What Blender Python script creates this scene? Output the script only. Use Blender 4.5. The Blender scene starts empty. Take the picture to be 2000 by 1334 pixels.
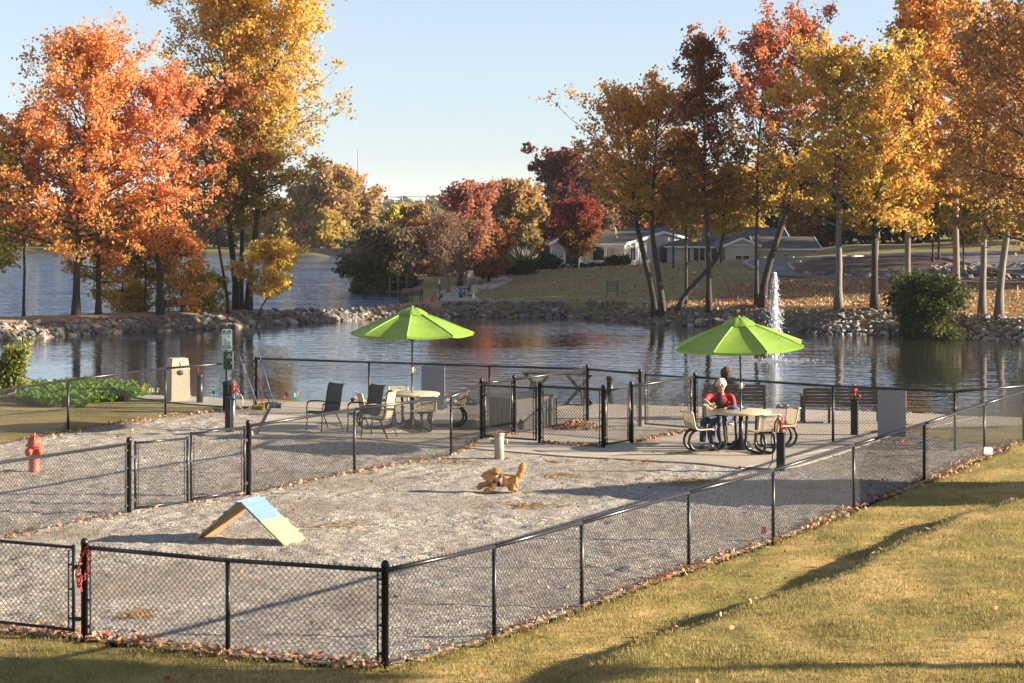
import bpy, bmesh, math, random
import numpy as np
from mathutils import Vector, Matrix
R = math.radians
sc = bpy.context.scene
col = sc.collection
rng = np.random.default_rng(7)
random.seed(7)

# ------------------------------------------------------------------ camera, sky, sun, exposure
F, CX, HY, CH = 4200.0, 1000.0, 405.0, 4.9      # focal length and horizon of the 2000 px wide photograph, camera height
cam = bpy.data.cameras.new('camera')
cam.sensor_width = 36.0
cam.lens = 36.0 * F / 2000.0
cam.shift_y = -(667.0 - HY) / 2000.0
cam.clip_start, cam.clip_end = 0.5, 9000.0
camo = bpy.data.objects.new('camera', cam)
camo.location = (0, 0, CH)
camo.rotation_euler = (R(90), 0, 0)
col.objects.link(camo)
sc.camera = camo

SUN_EL, SUN_AZ = 15.2, -2.0                      # azimuth counted from +X towards +Y
w = bpy.data.worlds.new('World')
sc.world = w
w.use_nodes = True
nt = w.node_tree
nt.nodes.clear()
sky = nt.nodes.new('ShaderNodeTexSky')
sky.sky_type = 'NISHITA'
sky.sun_disc = False
sky.sun_elevation = R(SUN_EL)
sky.sun_rotation = R(90.0 - SUN_AZ)
sky.altitude = 1500
sky.air_density = 1.0
sky.dust_density = 0.0
sky.ozone_density = 5.0
bg = nt.nodes.new('ShaderNodeBackground')
bg.inputs['Strength'].default_value = 0.053
wo = nt.nodes.new('ShaderNodeOutputWorld')
hs = nt.nodes.new('ShaderNodeHueSaturation')
hs.inputs['Saturation'].default_value = 0.54
nt.links.new(sky.outputs[0], hs.inputs['Color'])
nt.links.new(hs.outputs[0], bg.inputs[0])
nt.links.new(bg.outputs[0], wo.inputs[0])

sun = bpy.data.lights.new('sun', 'SUN')
sun.energy = 5.0
sun.angle = R(0.53)
sun.color = (1.0, 0.86, 0.68)
suno = bpy.data.objects.new('sun', sun)
sd = Vector((math.cos(R(SUN_EL)) * math.cos(R(SUN_AZ)), math.cos(R(SUN_EL)) * math.sin(R(SUN_AZ)), math.sin(R(SUN_EL))))
suno.rotation_euler = sd.to_track_quat('Z', 'Y').to_euler()
suno.location = (60, 20, 40)
col.objects.link(suno)

sc.view_settings.view_transform = 'Standard'
sc.view_settings.look = 'None'
sc.view_settings.exposure = 1.86
sc.view_settings.gamma = 1.0
sc.view_settings.use_curve_mapping = False
sc.cycles.max_bounces = 8
sc.cycles.transparent_max_bounces = 8
sc.cycles.use_denoising = True

# ------------------------------------------------------------------ helpers: photograph pixel -> point on the ground
def P(px, py, z=0.0):
    D = (CH - z) * F / (py - HY)
    return ((px - CX) * D / F, D)
def XD(px, D): return (px - CX) * D / F
def ZD(py, D): return CH - (py - HY) * D / F
def online(A, B, px):
    k = (px - CX) / F
    dx, dy = B[0] - A[0], B[1] - A[1]
    t = (k * A[1] - A[0]) / (dx - k * dy)
    return (A[0] + t * dx, A[1] + t * dy)

def ss(a, b, x):
    t = np.clip((x - a) / (b - a), 0, 1)
    return t * t * (3 - 2 * t)

def vnoise(x, y, seed=0):
    x = np.asarray(x, float); y = np.asarray(y, float)
    xi = np.floor(x).astype(np.int64); yi = np.floor(y).astype(np.int64)
    fx = x - xi; fy = y - yi
    fx = fx * fx * (3 - 2 * fx); fy = fy * fy * (3 - 2 * fy)
    def h(a, b):
        n = (a * 374761393 + b * 668265263 + seed * 974711) & 0x7fffffff
        n = ((n ^ (n >> 13)) * 1274126177) & 0x7fffffff
        return ((n ^ (n >> 16)) & 0xffff) / 65535.0
    return (h(xi, yi) * (1 - fx) + h(xi + 1, yi) * fx) * (1 - fy) + (h(xi, yi + 1) * (1 - fx) + h(xi + 1, yi + 1) * fx) * fy

def inpoly(X, Y, poly):
    c = np.zeros(X.shape, bool)
    n = len(poly)
    for i in range(n):
        x0, y0 = poly[i]; x1, y1 = poly[(i + 1) % n]
        if y0 == y1: continue
        m = ((y0 > Y) != (y1 > Y)) & (X < (x1 - x0) * (Y - y0) / (y1 - y0) + x0)
        c ^= m
    return c
def distseg(X, Y, pts, closed=True):
    d = np.full(X.shape, 1e9)
    n = len(pts)
    for i in range(n if closed else n - 1):
        x0, y0 = pts[i]; x1, y1 = pts[(i + 1) % n]
        dx, dy = x1 - x0, y1 - y0
        t = np.clip(((X - x0) * dx + (Y - y0) * dy) / (dx * dx + dy * dy + 1e-12), 0, 1)
        d = np.minimum(d, np.hypot(X - x0 - t * dx, Y - y0 - t * dy))
    return d
def sdist(X, Y, poly):
    d = distseg(X, Y, poly)
    return np.where(inpoly(X, Y, poly), -d, d)

# ------------------------------------------------------------------ materials
def newmat(name):
    m = bpy.data.materials.new(name)
    m.use_nodes = True
    t = m.node_tree
    return m, t, t.nodes['Principled BSDF'], t.nodes['Material Output']
def rgba(c): return (c[0], c[1], c[2], 1.0)
def N(t, kind, **kw):
    n = t.nodes.new(kind)
    for k, v in kw.items():
        if k in n.inputs.keys(): n.inputs[k].default_value = v
        else: setattr(n, k, v)
    return n
def noise(t, scale, detail=4, rough=0.55, vec=None, dist=0.0):
    n = N(t, 'ShaderNodeTexNoise', Scale=scale, Detail=detail, Roughness=rough, Distortion=dist)
    if vec is not None: t.links.new(vec, n.inputs['Vector'])
    return n.outputs['Fac']
def ramp(t, fac, stops):
    r = t.nodes.new('ShaderNodeValToRGB')
    e = r.color_ramp.elements
    while len(e) < len(stops): e.new(0.5)
    for i, (p, c) in enumerate(stops):
        e[i].position = p; e[i].color = rgba(c)
    t.links.new(fac, r.inputs['Fac'])
    return r.outputs['Color']
def mix(t, fac, a, b):
    m = t.nodes.new('ShaderNodeMix'); m.data_type = 'RGBA'
    for k, v in ((0, fac), (6, a), (7, b)):
        if isinstance(v, (int, float)): m.inputs[k].default_value = v
        elif isinstance(v, tuple): m.inputs[k].default_value = rgba(v)
        else: t.links.new(v, m.inputs[k])
    return m.outputs[2]
def bump(t, b, fac, strength=0.3, dist=0.02):
    n = N(t, 'ShaderNodeBump', Strength=strength, Distance=dist)
    t.links.new(fac, n.inputs['Height'])
    t.links.new(n.outputs[0], b.inputs['Normal'])
def M(name, c, rough=0.6, var=0.18, scale=6.0, c2=None, bmp=0.0, bscale=60.0, metal=0.0, spec=0.5, bdist=0.01, stretch=None):
    m, t, b, o = newmat(name)
    tc = t.nodes.new('ShaderNodeTexCoord')
    vec = tc.outputs['Object']
    if stretch:
        mp = t.nodes.new('ShaderNodeMapping'); mp.inputs['Scale'].default_value = stretch
        t.links.new(vec, mp.inputs['Vector']); vec = mp.outputs[0]
    f = noise(t, scale, 5, 0.6, vec)
    lo = tuple(x * (1 - var) for x in c) if c2 is None else c
    hi = tuple(min(1, x * (1 + var)) for x in c) if c2 is None else c2
    t.links.new(ramp(t, f, [(0.3, lo), (0.7, hi)]), b.inputs['Base Color'])
    b.inputs['Roughness'].default_value = rough
    b.inputs['Metallic'].default_value = metal
    b.inputs['Specular IOR Level'].default_value = spec
    if bmp: bump(t, b, noise(t, bscale, 3, 0.6, vec), bmp, bdist)
    return m
def leafmat(name, stops, low=None, z0=0.0, z1=1.0, trans=0.52, nscale=0.5, gloss=0.0):
    """Leaves: every leaf its own hue from the list, hues drifting from branch to branch; LOW = other hues towards the foot of the crown."""
    m, t, b, o = newmat(name)
    t.nodes.remove(b)
    tc = t.nodes.new('ShaderNodeTexCoord')
    geo = t.nodes.new('ShaderNodeNewGeometry')
    nz = noise(t, nscale, 2, 0.5, tc.outputs['Object'])
    a = N(t, 'ShaderNodeMath', operation='MULTIPLY'); a.inputs[1].default_value = 0.55
    t.links.new(geo.outputs['Random Per Island'], a.inputs[0])
    a2 = N(t, 'ShaderNodeMath', operation='MULTIPLY_ADD'); a2.inputs[1].default_value = 1.3; a2.inputs[2].default_value = -0.43
    t.links.new(nz, a2.inputs[0])
    ad = N(t, 'ShaderNodeMath', operation='ADD')
    t.links.new(a.outputs[0], ad.inputs[0]); t.links.new(a2.outputs[0], ad.inputs[1])
    def soft_hue(q, f=0.10):
        l = 0.3 * q[0] + 0.55 * q[1] + 0.15 * q[2]
        return tuple(v * (1 - f) + l * f for v in q)
    stops = [soft_hue(q) for q in stops]
    low = [soft_hue(q) for q in low] if low else None
    k = len(stops) - 1
    c = ramp(t, ad.outputs[0], [(i / max(k, 1), s) for i, s in enumerate(stops)])
    if low:
        k = len(low) - 1
        c2 = ramp(t, ad.outputs[0], [(i / max(k, 1), s) for i, s in enumerate(low)])
        sx = t.nodes.new('ShaderNodeSeparateXYZ'); t.links.new(tc.outputs['Object'], sx.inputs[0])
        mr = N(t, 'ShaderNodeMapRange'); mr.inputs[1].default_value = z0; mr.inputs[2].default_value = z1
        t.links.new(sx.outputs['Z'], mr.inputs[0])
        nz2 = noise(t, 0.35, 2, 0.5, tc.outputs['Object'])
        q = N(t, 'ShaderNodeMath', operation='MULTIPLY_ADD'); q.inputs[1].default_value = 1.6; q.inputs[2].default_value = -0.8
        t.links.new(nz2, q.inputs[0])
        q2 = N(t, 'ShaderNodeMath', operation='ADD', use_clamp=True)
        t.links.new(q.outputs[0], q2.inputs[0]); t.links.new(mr.outputs[0], q2.inputs[1])
        c = mix(t, q2.outputs[0], c2, c)
    d = t.nodes.new('ShaderNodeBsdfDiffuse'); tr = t.nodes.new('ShaderNodeBsdfTranslucent')
    t.links.new(c, d.inputs[0]); t.links.new(c, tr.inputs[0])
    ms = t.nodes.new('ShaderNodeMixShader'); ms.inputs[0].default_value = trans
    t.links.new(d.outputs[0], ms.inputs[1]); t.links.new(tr.outputs[0], ms.inputs[2])
    t.links.new(ms.outputs[0], o.inputs[0])
    return m

# ------------------------------------------------------------------ mesh builder
class MB:
    """Collects vertices and polygons; build() links them as ONE mesh object."""
    def __init__(s): s.v = []; s.p = []; s.n = 0
    def add(s, v, faces, mi=0, smooth=False):
        v = np.asarray(v, float).reshape(-1, 3)
        faces = np.asarray(faces, np.int64)
        if len(faces) == 0: return s
        s.v.append(v); s.p.append((faces + s.n, mi, smooth)); s.n += len(v)
        return s
    def addn(s, v, polys, mi=0, smooth=False):
        """polygons of any size"""
        v = np.asarray(v, float).reshape(-1, 3)
        for k in sorted({len(q) for q in polys}):
            s.p.append((np.asarray([q for q in polys if len(q) == k], np.int64) + s.n, mi, smooth))
        s.v.append(v); s.n += len(v)
        return s
    def box(s, c, size, rz=0.0, mi=0, rot=None):
        h = np.array(size, float) / 2
        v = np.array([[x, y, z] for x in (-1, 1) for y in (-1, 1) for z in (-1, 1)], float) * h
        m = rot if rot is not None else Matrix.Rotation(rz, 3, 'Z')
        v = v @ np.array(m).T + np.array(c, float)
        return s.add(v, [[0, 1, 3, 2], [4, 6, 7, 5], [0, 4, 5, 1], [2, 3, 7, 6], [0, 2, 6, 4], [1, 5, 7, 3]], mi)
    def cbox(s, c, size, bev=0.01, rz=0.0, mi=0, rot=None, seg=1):
        bm = bmesh.new()
        bmesh.ops.create_cube(bm, size=1.0)
        for q in bm.verts: q.co = Vector((q.co.x * size[0], q.co.y * size[1], q.co.z * size[2]))
        bmesh.ops.bevel(bm, geom=bm.edges[:], offset=bev, segments=seg, affect='EDGES')
        m = rot if rot is not None else Matrix.Rotation(rz, 3, 'Z')
        return s.bm(bm, np.array(m), np.array(c, float), mi)
    def bm(s, bm, m=None, off=None, mi=0, smooth=False):
        bm.verts.index_update()
        v = np.array([q.co[:] for q in bm.verts], float)
        if m is not None: v = v @ np.asarray(m).T
        if off is not None: v = v + off
        s.addn(v, [[q.index for q in f.verts] for f in bm.faces], mi, smooth)
        bm.free()
        return s
    def bar(s, a, b, wd, ht, mi=0, up=(0, 0, 1)):
        """rectangular bar from a to b, wd across, ht along up"""
        a = Vector(a); b = Vector(b); d = (b - a)
        L = d.length; d.normalize()
        u = Vector(up)
        x = d.cross(u)
        if x.length < 1e-4: x = d.cross(Vector((1, 0, 0)))
        x.normalize(); z = x.cross(d)
        rot = Matrix((d, x, z)).transposed()
        return s.box((a + b) / 2, (L, wd, ht), mi=mi, rot=rot)
    def tube(s, pts, rad, k=8, mi=0, smooth=True, cap=True, closed=False):
        p = np.asarray(pts, float); n = len(p)
        r = np.full(n, rad, float) if np.isscalar(rad) else np.asarray(rad, float)
        if closed: tg = np.roll(p, -1, 0) - np.roll(p, 1, 0)
        else:
            tg = np.gradient(p, axis=0)
        tg /= np.linalg.norm(tg, axis=1)[:, None] + 1e-12
        ref = np.array([0, 0, 1.0]) if abs(tg[0][2]) < 0.9 else np.array([1.0, 0, 0])
        u = np.cross(tg[0], ref); u /= np.linalg.norm(u)
        V = []
        for i in range(n):
            u = u - tg[i] * np.dot(u, tg[i]); u /= np.linalg.norm(u) + 1e-12
            wv = np.cross(tg[i], u)
            for j in range(k):
                a = 2 * math.pi * j / k
                V.append(p[i] + r[i] * (math.cos(a) * u + math.sin(a) * wv))
        q = []
        for i in range(n if closed else n - 1):
            i2 = (i + 1) % n
            for j in range(k):
                q.append([i * k + j, i * k + (j + 1) % k, i2 * k + (j + 1) % k, i2 * k + j])
        polys = q
        if cap and not closed:
            polys = q + [list(range(k))[::-1], [(n - 1) * k + j for j in range(k)]]
        return s.addn(V, polys, mi, smooth)
    def lathe(s, prof, k=16, c=(0, 0, 0), mi=0, smooth=True, m=None):
        """prof: list of (radius, z) from the bottom up"""
        V = []; q = []
        for r, z in prof:
            for j in range(k):
                a = 2 * math.pi * (j + 0.5) / k
                V.append((r * math.cos(a), r * math.sin(a), z))
        n = len(prof)
        for i in range(n - 1):
            for j in range(k):
                q.append([i * k + j, i * k + (j + 1) % k, (i + 1) * k + (j + 1) % k, (i + 1) * k + j])
        q.append(list(range(k))[::-1]); q.append([(n - 1) * k + j for j in range(k)])
        V = np.array(V)
        if m is not None: V = V @ np.array(m).T
        return s.addn(V + np.array(c, float), q, mi, smooth)
    def ball(s, c, r, sub=2, mi=0, rot=None, jit=0.0, seed=0):
        bm = bmesh.new()
        bmesh.ops.create_icosphere(bm, subdivisions=sub, radius=1.0)
        if jit:
            g = random.Random(seed)
            for q in bm.verts: q.co *= 1 + g.uniform(-jit, jit)
        r = (r, r, r) if np.isscalar(r) else r
        for q in bm.verts: q.co = Vector((q.co.x * r[0], q.co.y * r[1], q.co.z * r[2]))
        return s.bm(bm, np.array(rot) if rot is not None else None, np.array(c, float), mi, True)
    def prism(s, poly, z0, z1, mi=0):
        n = len(poly)
        V = [(x, y, z0) for x, y in poly] + [(x, y, z1) for x, y in poly]
        return s.addn(V, [list(range(n))[::-1], list(range(n, 2 * n))] + [[i, (i + 1) % n, n + (i + 1) % n, n + i] for i in range(n)], mi)
    def sticks(s, A, B, r, mi=0):
        """many straight three-sided wires, A and B (n,3)"""
        A = np.asarray(A, float); B = np.asarray(B, float)
        if len(A) == 0: return s
        d = B - A; d /= np.linalg.norm(d, axis=1)[:, None] + 1e-12
        ref = np.where(np.abs(d[:, 2:3]) < 0.9, np.array([[0, 0, 1.0]]), np.array([[1.0, 0, 0]]))
        u = np.cross(d, ref); u /= np.linalg.norm(u, axis=1)[:, None] + 1e-12
        wv = np.cross(d, u)
        n = len(A); V = np.empty((n, 6, 3))
        rr = r if np.isscalar(r) else np.asarray(r)[:, None]
        for j in range(3):
            a = 2 * math.pi * j / 3
            o = (math.cos(a) * u + math.sin(a) * wv) * rr
            V[:, j] = A + o; V[:, 3 + j] = B + o
        base = np.arange(n)[:, None] * 6
        f = np.concatenate([base + np.array([[j, (j + 1) % 3, 3 + (j + 1) % 3, 3 + j]]) for j in range(3)])
        return s.add(V.reshape(-1, 3), f, mi, True)
    def build(s, name, mats, parent=None, org=(0, 0, 0), kind=None, nolink=False):
        me = bpy.data.meshes.new(name)
        V = np.concatenate(s.v) - np.array(org, float)
        me.vertices.add(len(V)); me.vertices.foreach_set('co', V.astype(np.float32).ravel())
        loops = np.concatenate([f.ravel() for f, _, _ in s.p])
        tot = np.concatenate([np.full(len(f), f.shape[1]) for f, _, _ in s.p])
        me.loops.add(len(loops)); me.loops.foreach_set('vertex_index', loops.astype(np.int32))
        me.polygons.add(len(tot))
        st = np.concatenate([[0], np.cumsum(tot)[:-1]])
        me.polygons.foreach_set('loop_start', st.astype(np.int32))
        me.polygons.foreach_set('loop_total', tot.astype(np.int32))
        me.polygons.foreach_set('material_index', np.concatenate([np.full(len(f), mi) for f, mi, _ in s.p]).astype(np.int32))
        me.polygons.foreach_set('use_smooth', np.concatenate([np.full(len(f), sm) for f, _, sm in s.p]))
        me.update(calc_edges=True); me.validate()
        for m in (mats if isinstance(mats, (list, tuple)) else [mats]): me.materials.append(m)
        return link(name, me, parent, kind)

def link(name, me, parent=None, kind=None):
    o = bpy.data.objects.new(name, me)
    col.objects.link(o)
    if parent is not None: o.parent = parent
    if kind: o['kind'] = kind
    return o
def tag(o, label, cat, group=None, kind=None):
    o['label'] = label
    if cat: o['category'] = cat
    if group: o['group'] = group
    if kind: o['kind'] = kind
    return o
def thing(name, label, cat, loc=(0, 0, 0), rz=0.0, group=None):
    o = bpy.data.objects.new(name, None)
    o.empty_display_size = 0.2
    o.location = loc; o.rotation_euler = (0, 0, rz)
    col.objects.link(o)
    return tag(o, label, cat, group)
def struct(o, label=None):
    o['kind'] = 'structure'
    if label: o['label'] = label
    return o
KIDS = {}
def copy_tree(o, parent=None, loc=None, rz=None, label=None):
    c = o.copy(); col.objects.link(c); c.parent = parent
    if loc is not None: c.location = loc
    if rz is not None: c.rotation_euler = (0, 0, rz)
    if label: c['label'] = label
    for ch in [x for x in o.children]: copy_tree(ch, c)
    return c
def skin(verts, edges, radii, sub=1, smooth=True):
    """Skin + subdivision grown over a skeleton, returned as (verts, polys)."""
    me = bpy.data.meshes.new('tmp'); me.from_pydata([tuple(v) for v in verts], edges, []); me.update()
    o = bpy.data.objects.new('tmp', me); col.objects.link(o)
    sm = o.modifiers.new('s', 'SKIN'); sm.use_smooth_shade = smooth
    for i, r in enumerate(radii):
        q = me.skin_vertices[0].data[i]
        q.radius = (r, r) if np.isscalar(r) else r
        q.use_root = (i == 0)
    if sub:
        u = o.modifiers.new('u', 'SUBSURF'); u.levels = sub; u.render_levels = sub
    dg = bpy.context.evaluated_depsgraph_get()
    m2 = o.evaluated_get(dg).to_mesh()
    V = np.array([q.co[:] for q in m2.vertices]); Q = [list(p.vertices) for p in m2.polygons]
    o.evaluated_get(dg).to_mesh_clear()
    bpy.data.objects.remove(o); bpy.data.meshes.remove(me)
    return V, Q

# common materials
m_black = M('black_vinyl_coating', (0.010, 0.010, 0.011), 0.62, 0.2, 30)
m_rail = M('black_pipe', (0.016, 0.016, 0.017), 0.32, 0.2, 20)
m_post = M('black_powder_coat', (0.012, 0.012, 0.014), 0.4, 0.25, 12)
m_white = M('white_paint', (0.72, 0.72, 0.70), 0.5, 0.06, 4)
m_panel = M('pale_grey_board', (0.40, 0.40, 0.43), 0.55, 0.05, 3)
m_conc = M('concrete', (0.36, 0.31, 0.25), 0.85, 0.16, 2.2, bmp=0.25, bscale=90)
m_beige = M('beige_coated_metal', (0.50, 0.41, 0.27), 0.42, 0.08, 8)
m_chrome = M('galvanised_pipe', (0.55, 0.54, 0.5), 0.3, 0.1, 12, metal=0.9)
m_red = M('red_cast_iron_paint', (0.40, 0.055, 0.03), 0.45, 0.2, 12)
m_wood = M('weathered_wood', (0.12, 0.095, 0.075), 0.8, 0.3, 6, bmp=0.3, bscale=30, stretch=(1, 8, 8))
m_green = M('dark_green_paint', (0.012, 0.055, 0.04), 0.4, 0.15, 8)
m_navy = M('navy_cloth', (0.012, 0.016, 0.035), 0.85, 0.25, 30)
# ------------------------------------------------------------------ terrain
FENCE_R = [P(752, 1305), P(965, 1246.5), P(1136, 1187), P(1345, 1112), P(1510, 1057), P(1667, 995), P(1805, 942), P(1922, 893), (10.70, 45.0), (12.6, 48.2)]
POST_GATE = P(165, 1248)
FENCE_N = [POST_GATE, P(445, 1280), FENCE_R[0]]
OUTER = FENCE_R[::-1] + [P(445, 1280), POST_GATE, (-9.0, 26.4), (-30, 36.5)]      # the line the lawn in front rises from
STEP = [P(1000, 1385), P(1225, 1295), P(1400, 1238), P(1581, 1165), P(1763, 1086), P(1871, 1031), P(2000, 995), (9.9, 37.5), (13, 42)]

NEAR_EDGE = [(-44, 60), (-26, 66)] + [P(x, y) for x, y in ((60, 716), (130, 733), (175, 746), (250, 757), (300, 768), (500, 777), (800, 781), (1000, 784), (1200, 786), (1500, 794), (1800, 803), (2000, 813))] + [(22, 48), (40, 44)]
POND = [(x, y + 1.7) for x, y in NEAR_EDGE] + [(60, 60), (60, 84), (40, 90)] + \
       [P(x, y, -1) for x, y in ((2000, 668), (1830, 659), (1740, 655), (1600, 652), (1500, 644), (1400, 640), (1300, 635), (1200, 625), (1100, 620), (860, 619), (700, 625), (600, 631), (400, 643), (200, 651), (100, 658), (0, 665))] + [(-36, 94), (-60, 92)]
LAKE = [(-90, 98), (-40, 102.5)] + [(x, y + 1.2) for x, y in [P(px, py, -0.25) for px, py in ((0, 616), (200, 608.5), (400, 603), (600, 598.5), (720, 592), (775, 583))]] + \
       [P(x, y, -1) for x, y in ((784, 572), (740, 560), (722, 555), (697, 548), (690, 535), (697, 500), (600, 501.5), (300, 497), (0, 496))] + [(-120, 262), (-260, 250), (-260, 98)]
GRAVEL = [FENCE_R[i] for i in range(0, 8)] + [P(1960, 876), P(1775, 850), P(1700, 868), P(1640, 889), P(1560, 913), P(1490, 922), P(1370, 908), P(1100, 893), P(920, 878), P(695, 857), P(500, 852), P(515, 799), P(500, 796), P(323, 816), P(133, 846), P(0, 868), (-13.5, 40), (-16, 33), (-14, 29), (-7.6, 25.75), POST_GATE, P(445, 1280)]
PAD = [P(505, 851), P(695, 857), P(920, 878), P(1100, 893), P(1370, 908), P(1490, 922), P(1560, 912), P(1640, 888), P(1700, 867), P(1760, 851), P(1755, 838), P(2000, 832), P(2150, 832), P(2150, 824), P(1950, 816), P(1760, 809), P(1500, 800), P(1200, 792), P(1000, 789), P(700, 787), P(560, 787), P(530, 800)]
CTRL = []
for px, D, z in ((-400, 98, -.25), (0, 100, -.25), (400, 105, -.25), (700, 111, -.33), (900, 119, -.36), (1100, 119, -.3), (1300, 112, -.15), (1500, 106, .05), (1740, 103, .2), (2000, 98, -.1), (2400, 95, .4),
                 (1000, 140, -.42), (1150, 190, -.62), (1250, 186, -.5), (1310, 150, .55), (1440, 150, 1.0), (1300, 130, .1), (1560, 165, .92), (1500, 130, .62), (1640, 126, .72), (1740, 125, .72), (2000, 125, .6),
                 (1750, 160, 1.3), (1900, 160, 1.35), (1650, 200, 1.75), (2000, 200, 1.9), (1800, 240, 3.2), (2200, 160, 2.0), (2600, 130, 2.0), (1560, 200, .35), (1400, 200, -.2), (1300, 240, 0.3),
                 (850, 150, -.5), (760, 145, -.6), (850, 180, -.5), (900, 230, -.3), (720, 200, -.6), (600, 280, -.4), (0, 290, -.3), (-800, 280, 0), (1000, 400, 0), (1000, 1000, -2), (0, 1000, -2), (2000, 900, 5), (600, 2500, 0), (1600, 2500, 4)):
    CTRL.append((XD(px, D), D, z))
CTRL = np.array(CTRL)
def step_s(X, Y):
    """signed distance past the little turf step, positive on the far right of it"""
    d = distseg(X, Y, STEP, closed=False)
    # side: points to the right of / nearer than the step
    side = np.zeros(X.shape)
    best = np.full(X.shape, 1e9)
    for (x0, y0), (x1, y1) in zip(STEP[:-1], STEP[1:]):
        dx, dy = x1 - x0, y1 - y0
        t = np.clip(((X - x0) * dx + (Y - y0) * dy) / (dx * dx + dy * dy), 0, 1)
        dd = np.hypot(X - x0 - t * dx, Y - y0 - t * dy)
        cr = dx * (Y - y0) - dy * (X - x0)
        m = dd < best
        best = np.where(m, dd, best); side = np.where(m, -np.sign(cr), side)
    return d * side
def outer_s(X, Y):
    best = np.full(X.shape, 1e9); side = np.zeros(X.shape)
    for (x0, y0), (x1, y1) in zip(OUTER[:-1], OUTER[1:]):
        dx, dy = x1 - x0, y1 - y0
        t = np.clip(((X - x0) * dx + (Y - y0) * dy) / (dx * dx + dy * dy), 0, 1)
        dd = np.hypot(X - x0 - t * dx, Y - y0 - t * dy)
        cr = dx * (Y - y0) - dy * (X - x0)
        m = dd < best - 1e-9
        best = np.where(m, dd, best); side = np.where(m, np.sign(cr), side)
    return best * side
def H(X, Y, carve=True):
    X = np.atleast_1d(np.asarray(X, float)); Y = np.atleast_1d(np.asarray(Y, float))
    sw = np.zeros(X.shape); sz = np.zeros(X.shape)
    far = Y > 55
    if far.any():
        xx, yy = X[far], Y[far]
        a = np.zeros(xx.shape); b = np.zeros(xx.shape)
        for cx, cy, cz in CTRL:
            wgt = 1.0 / (((xx - cx) ** 2 + (yy - cy) ** 2) / (1 + 0.0004 * cy * cy) + 1.0) ** 1.6
            a += wgt * cz; b += wgt
        sz[far] = a / b
    base = sz * ss(56, 85, Y)
    # turf bank in front of the near fence
    nr = (Y < 56) & (np.abs(X) < 90)
    if nr.any():
        xx, yy = X[nr], Y[nr]
        s = outer_s(xx, yy)
        st = step_s(xx, yy)
        rise = np.where(s > 0, 0.028 * np.clip(s - 2.5, 0, 40) + 0.02 * ss(0, 1.0, s), 0)
        gate = ss(-1.2, 0.8, xx - 0.6) * ss(0.5, 1.5, s)
        wob = 0.25 * (vnoise(xx * 0.9, yy * 0.9, 5) - 0.5)
        lip = 0.25 * ss(-0.02, 0.22, st + wob) + 0.05 * ss(-0.5, -0.1, st + wob) * (ss(-0.5, -0.1, st + wob) - 1)
        tuss = 0.06 * (vnoise(xx * 1.6, yy * 1.6, 8) - 0.5) * ss(0.1, 0.8, s) + 0.022 * (vnoise(xx * 4.2, yy * 4.2, 9) - 0.5) * ss(0.1, 0.5, s)
        base[nr] += rise + gate * lip + tuss
    if carve:
        far = (Y > 50) & (Y < 330)
        if far.any():
            xx, yy = X[far], Y[far]
            z = base[far]
            for poly, sl in ((POND, 0.5), (LAKE, 0.4)):
                d = sdist(xx, yy, poly)
                z = np.minimum(z, np.where(d > 0, -1.0 + sl * d, np.maximum(-1.0 + sl * d, -2.0)))
            base[far] = z
    return base
def hz(x, y): return float(H(np.array([x]), np.array([y]))[0])

# ground: one sheet to the horizon; point attributes say what grows or lies where
ys = np.concatenate([np.linspace(-60, 16, 16), 18 * 1.011 ** np.arange(0, 505)])
ys = ys[ys < 4300]
u0 = np.linspace(-0.30, 0.32, 250)
us = np.concatenate([np.array([-2.4, -1.8, -1.4, -1.0, -.8, -.65, -.55, -.47, -.41, -.37, -.34, -.32]), u0, np.array([.34, .37, .41, .47, .55, .65, .8, 1.0, 1.4, 1.8, 2.4])])
GY = np.repeat(ys[:, None], len(us), 1)
GX = us[None, :] * np.maximum(GY, 32.0)
gx, gy = GX.ravel(), GY.ravel()
gzv = H(gx, gy)
nr_, nc_ = GX.shape
idx = np.arange(nr_ * nc_).reshape(nr_, nc_)
gf = np.stack([idx[:-1, :-1], idx[:-1, 1:], idx[1:, 1:], idx[1:, :-1]], -1).reshape(-1, 4)

DIKE = [(-60, 93), (-36, 95)] + [P(x, y, -.25) for x, y in ((0, 636), (200, 627), (400, 620), (600, 612), (700, 606), (860, 600), (1000, 600))] + [P(1000, 588, -.4), P(880, 588, -.4), P(780, 578, -.3), P(700, 588, -.3), P(600, 595, -.25), P(400, 600, -.25), P(0, 610, -.25)] + [(-60, 107)]
LEAFY = [P(x, y, 0.1) for x, y in ((940, 600), (1250, 618), (1500, 630), (1720, 625), (2050, 640))] + [P(2400, 640), P(2300, 548, .6)] + [P(x, y, .6) for x, y in ((2000, 556), (1740, 549), (1640, 543), (1500, 541), (1350, 562), (1150, 583), (960, 588))]
BED = [P(x, y, .9) for x, y in ((1520, 531), (1560, 516), (1640, 503), (1760, 497), (2050, 505), (2050, 545), (1900, 545), (1740, 541), (1620, 538))]
def soft(poly, wd):
    return 1 - ss(-wd, wd, sdist(gx, gy, poly))
a_dirt = soft(DIKE, 0.9)
a_leafy = soft(LEAFY, 1.5)
a_bed = soft(BED, 0.6)
a_near = 1 - ss(40, 58, gy)
a_mud = np.where(gzv < -0.75, 1.0, 0.0) * (gy > 50)

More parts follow.
